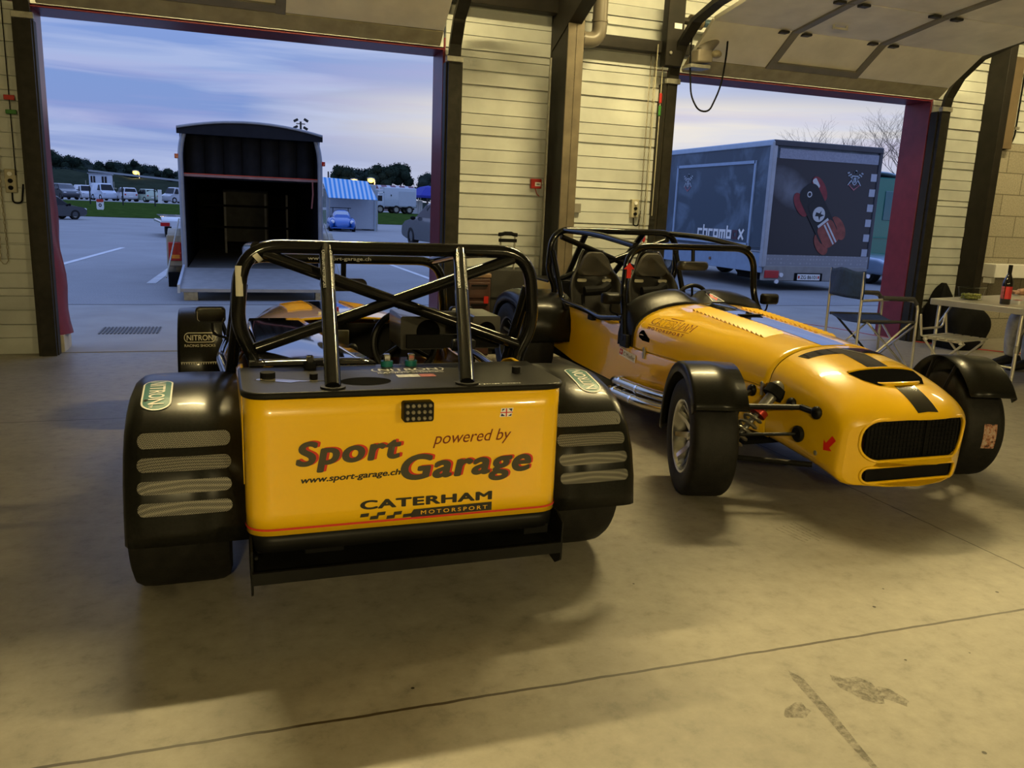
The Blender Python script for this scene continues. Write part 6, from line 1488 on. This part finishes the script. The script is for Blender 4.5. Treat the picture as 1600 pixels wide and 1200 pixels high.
for sg in (1, -1):
    MB().ell((.75, sg * .46, .33), (.42, .14, .27), 16, 10).build('fender', BLU, bb); MB().ell((-.75, sg * .48, .33), (.42, .15, .28), 16, 10).build('fender', BLU, bb)
    MB().ell((1.09, sg * .42, .42), (.05, .085, .085), 12, 8).build('headlamp', CLEARLENS, bb)
    for x in (.75, -.75): wheelset(bb, x, sg * .50, .23, .08, (0, 1, 0))
MB().box((-1.1, 0, 1.02), (.25, .95, .03)).box((-1.08, .35, .85), (.05, .03, .34)).box((-1.08, -.35, .85), (.05, .03, .34)).build('tail_wing', MATTE, bb, smooth=0)
MB().box((1.15, 0, .16), (.12, .9, .05)).build('front_spoiler', BLU, bb, bevel=.01)
def stripe_nodes(t, p, nd):
    c = nd('ShaderNodeTexCoord'); s = nd('ShaderNodeSeparateXYZ'); t.links.new(c.outputs['Object'], s.inputs[0])
    a = nd('ShaderNodeMath', operation='MULTIPLY'); a.inputs[1].default_value = 4.9; t.links.new(s.outputs['X'], a.inputs[0])
    b = nd('ShaderNodeMath', operation='FRACT'); t.links.new(a.outputs[0], b.inputs[0]); d = nd('ShaderNodeMath', operation='GREATER_THAN'); d.inputs[1].default_value = .5; t.links.new(b.outputs[0], d.inputs[0])
    m_ = nd('ShaderNodeMixRGB'); m_.inputs['Color1'].default_value = (.05, .28, .62, 1); m_.inputs['Color2'].default_value = (.50, .62, .75, 1); t.links.new(d.outputs[0], m_.inputs[0]); t.links.new(m_.outputs[0], p.inputs['Base Color'])
q = atZ(530, 352); ax, ay = q.x, 39.2
aw = thing('awning_truck', 'pale box truck with a blue and white striped awning over the rounded blue car', 'truck', (ax, ay, 0), 0)
MB().box((-.35, 1.35, 1.10), (2.35, 1.5, 2.1)).build('box_body', P('box_pale', (.42, .46, .50)), aw, smooth=0, bevel=.02)
MB().add([(-1.75, .60, 2.38), (.42, .60, 2.28), (.70, -.55, 1.43), (-1.55, -.55, 1.45)], [(0, 1, 2, 3)]).build('awning', mat_nodes('awning_stripes', stripe_nodes, .7), aw, smooth=0, solid=.02)
for x in (-1.5, .66): MB().tube([(x, -.55, 0), (x, -.55, 1.44)], .018, 8).build('awning_leg', GALV, aw)
MB().box((.82, 1.3, .95), (.16, 1.5, 1.9)).build('rear_door', P('box_door', (.36, .42, .46)), aw, smooth=0)
for x in (-1.0, .4): wheelset(aw, x, .75, .26, .1, (0, 1, 0)); wheelset(aw, x, 1.95, .26, .1, (0, 1, 0))
MB().box((-1.15, .1, .32), (.45, .5, .62)).build('storage_box', MATTE, aw, bevel=.01)

# white horse-box style truck on the verge, its cab to the left
q = atY(618, 341, 84); ht = thing('box_truck', 'white box truck with its cab to the left, parked beyond the grass', 'truck', (q.x, 84, .40), math.radians(8))
wt = P('truck_white', (.50, .56, .62)); k = .94
MB().rings([[Vector((x, a * k, 1.72 * k + b * k)) for a, b in rrect(1.7, 2.05, .10, 4)] for x in (-1.55 * k, 2.05 * k)]).build('box_body', wt, ht, smooth=40)
MB().box((1.0 * k, -.86 * k, 1.6 * k), (1.9 * k, .02, 1.55 * k)).build('side_hatch', P('hatch_grey', (.42, .48, .55)), ht, bevel=.02)
MB().rings([[Vector((x, a * k, z * k + b * k)) for a, b in rrect(1.6, h, .12, 4)] for x, z, h in ((-2.55 * k, .85, .8), (-2.45 * k, 1.0, 1.1), (-2.1 * k, 1.25, 1.6), (-1.55 * k, 1.3, 1.7))]).build('cab', wt, ht, smooth=40)
MB().box((-2.05 * k, -.805 * k, 1.55 * k), (.55 * k, .02, .55 * k)).build('cab_window', DGLASS, ht, bevel=.02)
MB().box((-1.75 * k, -.2, 2.35 * k), (.9 * k, 1.0, .30 * k)).build('roof_spoiler', wt, ht, bevel=.05)
for x in (-2.0, -.2, 1.3): wheelset(ht, x * k, -.75 * k, .40, .14, (0, 1, 0)); wheelset(ht, x * k, .75 * k, .40, .14, (0, 1, 0))
MB().box((.2 * k, 0, .55 * k), (3.4 * k, 1.4 * k, .16)).build('chassis', MATTE, ht, smooth=0)
MB().box((-.8 * k, -.872 * k, 1.9 * k), (.10, .01, .16)).build('side_vent', MATTE, ht, smooth=0)
MB().add([(-1.7 * k, -.9 * k, 2.15 * k), (-3.1 * k, -1.6 * k, 2.05 * k), (-3.1 * k, -1.55 * k, 2.12 * k), (-1.7 * k, -.85 * k, 2.22 * k)], [(0, 1, 2, 3)]).build('awning_roll', WHITE, ht, smooth=0, solid=.08)

# blue pop-up tent
q = atY(664, 336, 88); pt_ = thing('popup_tent', 'blue pop-up gazebo tent beyond the parked estate car', 'tent', (q.x + .3, 88, .40), math.radians(15))
TB = M('tent_blue', (.025, .035, .30), .8, var=.1)
MB().add([(-1.9, -1.9, 1.95), (1.9, -1.9, 1.95), (1.9, 1.9, 1.95), (-1.9, 1.9, 1.95), (-.7, -.7, 2.85), (.7, -.7, 2.85), (.7, .7, 2.85), (-.7, .7, 2.85), (0, 0, 3.05)] , [(0, 1, 5, 4), (1, 2, 6, 5), (2, 3, 7, 6), (3, 0, 4, 7), (4, 5, 8), (5, 6, 8), (6, 7, 8), (7, 4, 8)]).build('canopy', TB, pt_, smooth=0, solid=.02)
MB().rings([[(-1.9, -1.9, z), (1.9, -1.9, z), (1.9, 1.9, z), (-1.9, 1.9, z)] for z in (1.72, 1.96)], False, False).build('valance', TB, pt_, smooth=0, solid=.02)
for x in (-1.85, 1.85):
    for y in (-1.85, 1.85): MB().box((x, y, .9), (.05, .05, 1.8)).build('leg', GALV, pt_, smooth=0)
q = atY(652, 338, 88); wb = thing('white_cabinet', 'white cabinet standing under the blue pop-up tent', 'cabinet', (q.x, 88, .40))
MB().box((0, 0, .70), (1.0, .6, 1.4)).build('cabinet_body', WHT, wb, bevel=.03); MB().box((0, -.31, .7), (.02, .02, 1.2)).box((-.2, -.32, .8), (.04, .03, .3)).build('door_gap', MATTE, wb, smooth=0)

# ------------------------------------------------------------------ verge, fence posts, signs, hut, lamps
def grass_nodes(t, p, nd):
    c = nd('ShaderNodeTexCoord'); n = nd('ShaderNodeTexNoise', i_Scale=1.5, i_Detail=8, i_Roughness=.75); t.links.new(c.outputs['Object'], n.inputs['Vector'])
    r = nd('ShaderNodeValToRGB'); rampset(r, [(.3, (.022, .044, .010)), (.7, (.060, .098, .020))]); t.links.new(n.outputs['Fac'], r.inputs[0]); t.links.new(r.outputs[0], p.inputs['Base Color']); p.inputs['Specular IOR Level'].default_value = 0
GRASS = mat_nodes('grass', grass_nodes, .9)
L0, L1 = atZ(60, 336.5), atZ(300, 341)
mb = MB()
def verge(i, j):
    x = -60 + 64.5 * i; y = (48.5 + .0 * x) + 44 * j; return Vector((x, y, .02 + .41 * min(1, j * 1.25) ** .7 + .03 * math.sin(x * 3.1 + y) * (0 < j < .8)))
tag(MB().grid(verge, 160, 14).build('verge_grass', GRASS, smooth=60), 'strip of rough green grass between the lots on the left', 'grass', kind='stuff')
tag(MB().grid(lambda i, j: Vector((6.6 + 52 * i, 52.5 + 38 * j + 3.0 * math.sin(i * 2), .02 + .385 * min(1, j * 2.0) ** .7 + .03 * math.sin(i * 90 + j * 8) * (0 < j < .8))), 130, 14).build('verge_grass', GRASS, smooth=60), 'strip of rough green grass beyond the lot below the white truck', 'grass', kind='stuff')
def post(label, px, pyb, h, w, mat, name='fence_post', grp=None):
    Y_ = 72 if name == 'fence_post' else 92
    q = atY(px, pyb, Y_); q.z = .36; H = h * depth(q) / FPX
    o = MB().box((0, 0, H / 2), (w, w, H)).build(name, mat, None, smooth=0, loc=q); return tag(o, label, 'post', grp)
FPM = M('post_dark_green', (.015, .018, .015), .7, var=.2)
for px, pb_ in ((142, 326), (193, 328), (243, 330)):
    post('thin dark fence post on the grass verge, standing %s' % {142: 'in front of the white vans', 193: 'in front of the white car', 243: 'right of the pale green hatchback'}[px], px, pb_, 28, .09, FPM)
post('white marker post right of the pale green hatchback', 250.5, 322, 22, .35, WHITE, 'marker_post')
q = atY(157.5, 336, 58); sg_ = thing('small_sign', 'small rounded white sign board with a black ring mark on the grass verge', 'sign', (q.x, 58, .15))
d = q.y; MB().rings([[Vector((a, y, .36 + b)) for a, b in rrect(.42, .70, .16, 6)] for y in (0, .05)]).build('board', WHITE, sg_, smooth=40)
MB().rings([[Vector((a, -.01, .62 + b)) for a, b in rrect(.42, .18, .08, 6)], [Vector((a, -.005, .62 + b)) for a, b in rrect(.42, .18, .08, 6)]]).build('top_mark', REDINK, sg_, smooth=0)
f_ = Flat(); f_.ringshape([(.09 * math.cos(2 * PI * k / 20), .34 + .11 * math.sin(2 * PI * k / 20)) for k in range(20)], [(.04 * math.cos(2 * PI * k / 20), .34 + .05 * math.sin(2 * PI * k / 20)) for k in range(20)]); f_.press((0, 0, 0), (1, 0, 0), (0, 0, 1), .008).flatbuild('ring_mark', BLACKINK, sg_)
MB().box((0, .025, .0), (.3, .05, .12)).build('foot', STEEL, sg_, smooth=0)
# embankment with a pale road edge, hut on stilts and wooded hill
def hillmat(nm, a, b):
    def fn(t, p, nd):
        c = nd('ShaderNodeTexCoord'); n = nd('ShaderNodeTexNoise', i_Scale=.35, i_Detail=9, i_Roughness=.75); t.links.new(c.outputs['Object'], n.inputs['Vector'])
        r = nd('ShaderNodeValToRGB'); rampset(r, [(.35, a), (.65, b)]); t.links.new(n.outputs['Fac'], r.inputs[0]); t.links.new(r.outputs[0], p.inputs['Base Color']); p.inputs['Specular IOR Level'].default_value = 0
    return mat_nodes(nm, fn, .95)
EMB = hillmat('embankment_grass', (.022, .030, .020), (.038, .048, .032)); WOOD = hillmat('woodland', (.014, .022, .019), (.034, .043, .034))
def emb(i, j):
    x = -140 + 152 * i; ridge = lerp([(-140, 8.5), (-60, 6.4), (-23, 4.55), (-8, 3.55), (-2, 3.1)], x); return Vector((x, 136 + 26 * j, ridge * min(1, j * 1.4) * (1 if j < .8 else 1) + .25 * math.sin(x * .9) * j))
tag(MB().grid(emb, 60, 12).build('embankment', EMB, smooth=60), kind='structure')
rl = MB().rings([[Vector((x, 152.5, lerp([(-140, 8.5), (-60, 6.4), (-23, 4.55), (-8, 3.55), (-2, 3.1)], x) + dz)) for dz in (.12, .42)] for x in range(-22, -1, 2)], False, False, closed=False)
tag(rl.build('guard_rail', M('rail_pale', (.33, .36, .38), .5, var=.1), smooth=0, solid=.12), 'pale guard rail running along the top of the embankment', 'guard rail')
q = atZ(158, 317); hx, hy = -17.2 * 130 / 130, 128
hq = atY(158.5, 294, 128); ht_ = thing('marshal_hut', 'small white cabin on legs above the parked vans', 'hut', (hq.x, 128, 0))
hz = hq.z
MB().box((0, 0, hz + .98), (2.7, 2.0, 1.75)).build('cabin_walls', M('hut_white', (.50, .55, .60), .6, var=.06), ht_, smooth=0, bevel=.03)
MB().box((0, 0, hz + 1.92), (3.0, 2.3, .12)).build('cabin_roof', M('hut_roof', (.25, .26, .28), .7, var=.1), ht_, smooth=0)
for x, w in ((-.85, .55), (.55, .62)):
    w_ = MB().box((x, -1.02, hz + 1.15), (w, .06, .85)).build('window', DGLASS, ht_, smooth=0); MB().box((x, -1.06, hz + 1.15), (.06, .04, .85)).build('window_bar', WHITE, w_, smooth=0)
MB().box((0, 0, hz + .05), (3.6, 2.4, .14)).build('deck', GALV, ht_, smooth=0)
for x in (-1.5, 1.5):
    for y in (-1, 1): MB().box((x, y, hz / 2), (.14, .14, max(.3, hz))).build('leg', STEEL, ht_, smooth=0)
for x in (-1.75, 1.75): MB().box((x, -1.15, hz + .5), (.06, .06, .9)).build('deck_rail', GALV, ht_, smooth=0)

LGT = M('sodium_lamp', (1, .6, .15), .5, emit=(1.0, .50, .07), estr=3.2, var=.01)
def street_lamp(label, px, py, y, base=0):
    q = atY(px, py, y); r = thing('street_lamp', label, 'street lamp', (q.x, q.y, 0))
    h = q.z
    MB().tube(fillet([(.55, 0, base), (.55, 0, h + .1), (.1, 0, h + .25)], .4), .10, 8).build('pole', GALV, r)
    MB().ell((0, 0, h + .22), (.55, .3, .16), 12, 6).build('lamp_hood', GALV, r)
    MB().ell((0, -.05, h), (.48, .34, .36), 14, 8).build('lamp_glass', LGT, r)
    ld = bpy.data.lights.new('glow', 'POINT'); ld.energy = 220; ld.color = (1, .62, .2); ld.shadow_soft_size = .4; lo = bpy.data.objects.new('glow', ld); COL.objects.link(lo); lo.parent = r; lo.location = (0, -.8, h - .3)
street_lamp('lit orange street lamp on the embankment left of the open trailer', 212, 269.5, 156, 2.5)
street_lamp('lit orange street lamp above the striped awning truck', 553, 283, 118)
street_lamp('lit orange street lamp above the cab of the white box truck', 579.5, 281.5, 118)
q = atY(470, 206, 140); fm = thing('floodlight_mast', 'floodlight mast with four lamps standing above the trailer roof', 'mast', (q.x, 140, 0))
top = atY(470, 190, 140).z
MB().tube([(0, 0, 0), (0, 0, top)], .16, 8).tube([(-.7, 0, top - .35), (.7, 0, top - .35)], .08, 6).build('mast_pole', STEEL, fm)
for x, z in ((-.75, .15), (.85, .25), (-.8, -.9), (.75, -1.0)): MB().box((x, 0, top + z), (.75, .4, .38), Matrix.Rotation(.5 * (1 if x > 0 else -1), 3, 'Y')).build('floodlight', STEEL, fm, bevel=.05)
q = atY(513, 275, 140); post_ = MB().box((0, 0, atY(513, 268, 140).z / 2), (.22, .22, atY(513, 268, 140).z)).build('utility_pole', STEEL, None, smooth=0, loc=(q.x, 140, 0)); tag(post_, 'thin dark utility pole right of the open trailer', 'pole')

# ------------------------------------------------------------------ trees
LEAFM = hillmat('dark_foliage', (.010, .018, .014), (.035, .050, .032)); LEAF2 = hillmat('grey_green_foliage', (.018, .030, .026), (.045, .062, .050)); BARK = M('bark', (.045, .036, .028), .9, var=.3)
def tree(label, px, pyb, pyt, wpx, y, mat, seed, group=None, name='leafy_tree', base=0):
    q0 = atY(px, pyb, y); q1 = atY(px, pyt, y); dd = (q0 - CAM_POS).dot(to_world(Vector((0, 0, 1)))); wd = wpx * dd / FPX; H = q1.z
    r = thing(name, label, 'tree', (q0.x, y, base), 0, group); rr_ = random.Random(seed)
    z0 = max(base, q0.z); hh = H - z0; mb = MB(); n = 1500
    lobes = [(rr_.uniform(-.34, .34) * wd, rr_.uniform(-.3, .3) * wd, z0 + hh * rr_.uniform(.25, .80), rr_.uniform(.18, .32) * wd) for _ in range(11)]
    lobes = [(x, yy, z, min(s, H - z, )) for x, yy, z, s in lobes]
    for x, yy, z, s in lobes: mb.ell((x, yy, z - base), (s * .80, s * .80, s * .72), 10, 7)
    for k in range(n):
        x, yy, z, s = rr_.choice(lobes); a = rr_.uniform(0, 2 * PI); t = math.asin(rr_.uniform(-.7, 1)); d = Vector((math.cos(t) * math.cos(a), math.cos(t) * math.sin(a), math.sin(t))); p = Vector((x, yy, z - base)) + d * s * rr_.uniform(.72, 1.06)
        if p.z + base > H: continue
        l = wd * rr_.uniform(.018, .045); u = Vector((rr_.uniform(-1, 1), rr_.uniform(-1, 1), rr_.uniform(-1, 1))).normalized(); v = u.cross(d).normalized()
        mb.add([p - u * l, p + v * l * .7, p + u * l, p - v * l * .7], [(0, 1, 2, 3)])
    mb.build('foliage', mat, r, smooth=0, recalc=False)
    MB().tube([(0, 0, -base * 0), (0, 0, (z0 - base) + hh * .5)], [wd * .05, wd * .025], 8).build('trunk', BARK, r)
    return r
tag(MB().box((-20, 114, .2), (130, 44.5, .44)).build('upper_lot', ASPH, smooth=0), kind='structure')
tree('rounded dark tree above the striped awning truck', 533, 292, 258, 42, 125, LEAFM, 3)
tree('broad low dark tree above the second orange street lamp', 562, 295, 262, 52, 132, LEAF2, 4)
tree('dense dark tree above the white box truck', 597, 300, 256, 44, 126, LEAFM, 5)
tree('tall dark tree highest of the row above the white box truck', 626, 302, 250, 40, 130, LEAFM, 6)
tree('separate leafy tree above the blue tent', 668, 300, 268, 36, 128, LEAF2, 7)
tree('bushy dark tree low beyond the white box truck and the blue tent', 648, 312, 292, 60, 140, LEAF2, 8)
# wooded hill on the left: ground form plus crowns
def hill(i, j):
    x = -190 + 300 * i; rz = lerp([(-190, 15), (-60, 11.5), (-40, 9.4), (-25, 7.8), (-12, 6.2), (10, 3.4), (110, 2.6)], x); return Vector((x, 168 + 60 * j, rz * (.25 + .75 * min(1, j * 1.5)) - .8 + .25 * math.sin(x * .35) * j))
tag(MB().grid(hill, 70, 14).build('hills', WOOD, smooth=60), kind='structure')
hq_ = random.Random(11)
k = 0
for px, pt_y, w in ((70, 232, 30), (84, 238, 26), (100, 241, 26), (117, 243, 24), (133, 246, 22), (150, 249, 22), (166, 250, 22), (183, 251, 22), (199, 252, 20), (211, 249, 22), (226, 254, 20), (242, 258, 20), (257, 261, 18), (272, 264, 18), (288, 266, 20)):
    lb = ['topmost tree of the wood at the red door frame', 'round tree second along the wooded ridge from the red door frame', 'tree third along the wooded ridge from the red door frame', 'tree fourth along the wooded ridge from the red door frame', 'tree on the ridge left of the white cabin', 'tree on the ridge straight above the white cabin', 'tree on the ridge just right of the white cabin', 'tree on the ridge midway between cabin and orange lamp', 'tree on the ridge just left of the orange lamp', 'taller tree on the ridge straight above the orange lamp', 'tree on the ridge just right of the orange lamp', 'tree fourth along the ridge left of the open trailer', 'tree third along the ridge left of the open trailer', 'small tree on the ridge beside the open trailer', 'tree on the ridge behind the open trailer'][k]
    tree(lb, px, pt_y + 34, pt_y, w * 1.45, 198 + 9 * (k % 3), LEAF2 if k % 3 else LEAFM, 40 + k, 'trees along the wooded ridge', base=3.5); k += 1
for px, pt_y, w in ((88, 258, 34), (112, 262, 30), (66, 262, 30)):
    tree({88: 'big grey-green bush on the slope below the ridge at left', 112: 'grey-green bush on the slope left of the white cabin', 66: 'grey-green bush on the slope behind the red door frame'}[px], px, pt_y + 36, pt_y, w * 1.5, 167, LEAF2, 80 + px, base=.6)
# far barn with a red and white striped roof
q = atY(612, 297, 112)
br_ = thing('barn', 'low building with a red and white striped roof behind the white box truck', 'building', (q.x, 112, 0))
def rs_nodes(t, p, nd):
    c = nd('ShaderNodeTexCoord'); s = nd('ShaderNodeSeparateXYZ'); t.links.new(c.outputs['Object'], s.inputs[0]); a = nd('ShaderNodeMath', operation='MULTIPLY'); a.inputs[1].default_value = .8; t.links.new(s.outputs['X'], a.inputs[0]); b = nd('ShaderNodeMath', operation='FRACT'); t.links.new(a.outputs[0], b.inputs[0]); d = nd('ShaderNodeMath', operation='GREATER_THAN'); d.inputs[1].default_value = .6; t.links.new(b.outputs[0], d.inputs[0])
    m_ = nd('ShaderNodeMixRGB'); m_.inputs['Color1'].default_value = (.17, .07, .09, 1); m_.inputs['Color2'].default_value = (.45, .45, .5, 1); t.links.new(d.outputs[0], m_.inputs[0]); t.links.new(m_.outputs[0], p.inputs['Base Color'])
zt_ = atY(612, 290, 112).z
MB().box((0, 1.5, zt_ / 2 - .3), (6.2, 4, zt_ - .6)).build('barn_wall', M('barn_wall', (.20, .14, .13), .8, var=.1), br_, smooth=0)
MB().add([(-3.3, -1, zt_ - .75), (3.3, -1, zt_ - .75), (3.3, 1.5, zt_ + .05), (-3.3, 1.5, zt_ + .05), (3.3, 4, zt_ - .75), (-3.3, 4, zt_ - .75)], [(0, 1, 2, 3), (3, 2, 4, 5)]).build('barn_roof', mat_nodes('barn_stripes', rs_nodes, .7), br_, smooth=0, solid=.08)
q = atY(560, 296, 100); cb2 = thing('site_cabin', 'pale brown site cabin between the striped awning and the white box truck', 'building', (q.x, 100, 0))
zz = atY(560, 292, 100).z
MB().box((0, 1, zz / 2), (4.2, 2.5, zz)).build('cabin_walls', M('cabin_brown', (.20, .16, .14), .8, var=.1), cb2, smooth=0); MB().box((0, 1, zz + .06), (4.5, 2.8, .14)).build('cabin_roof', M('cabin_roof_red', (.16, .07, .06), .7, var=.1), cb2, smooth=0)
# bare winter trees outside the right door
def bare_tree(label, px, pyb, pyt, y, spread, seed):
    q = atY(px, pyb, y); top = atY(px, pyt, y).z; rr_ = random.Random(seed)
    r = thing('bare_tree', label, 'tree', (q.x, y, 0)); mb = MB(); z0 = max(.5, q.z - 2.0)
    def grow(p, d, l, rad, dep):
        e = p + d * l; mb.tube([p, p + d * l * .5 + Vector((rr_.uniform(-.06, .06) * l, 0, 0)), e], [rad, rad * .8, rad * .6], 5 if dep < 3 else 3, caps=False)
        if dep >= 6: return
        for k in range(3 if dep < 4 else 2):
            a = rr_.uniform(0, 2 * PI); sp = rr_.uniform(.35, .75) * spread; nd_ = (d + Vector((math.cos(a) * sp, math.sin(a) * sp, rr_.uniform(-.05, .30)))).normalized()
            grow(e if k else p + d * l * rr_.uniform(.6, .9), nd_, l * rr_.uniform(.62, .82), rad * .58, dep + 1)
    H = top - z0
    grow(Vector((0, 0, 0)), Vector((.03, 0, 1)), z0 + H * .12, .10, 0)
    mb2 = mb
    s = max(p.z for p in mb.v)
    for p in mb.v: p.z *= top / s
    mb.build('branches', M('bare_bark', (.10, .075, .05), .9, var=.3), r, smooth=60); return r
bare_tree('bare winter tree above the middle of the race trailer', 1298, 240, 181, 34, .85, 21)
bare_tree('taller bare winter tree beside the right red door frame', 1385, 262, 160, 44, 1.0, 25)
bare_tree('bare winter tree mostly behind the right red door frame', 1425, 262, 165, 55, 1.0, 27)
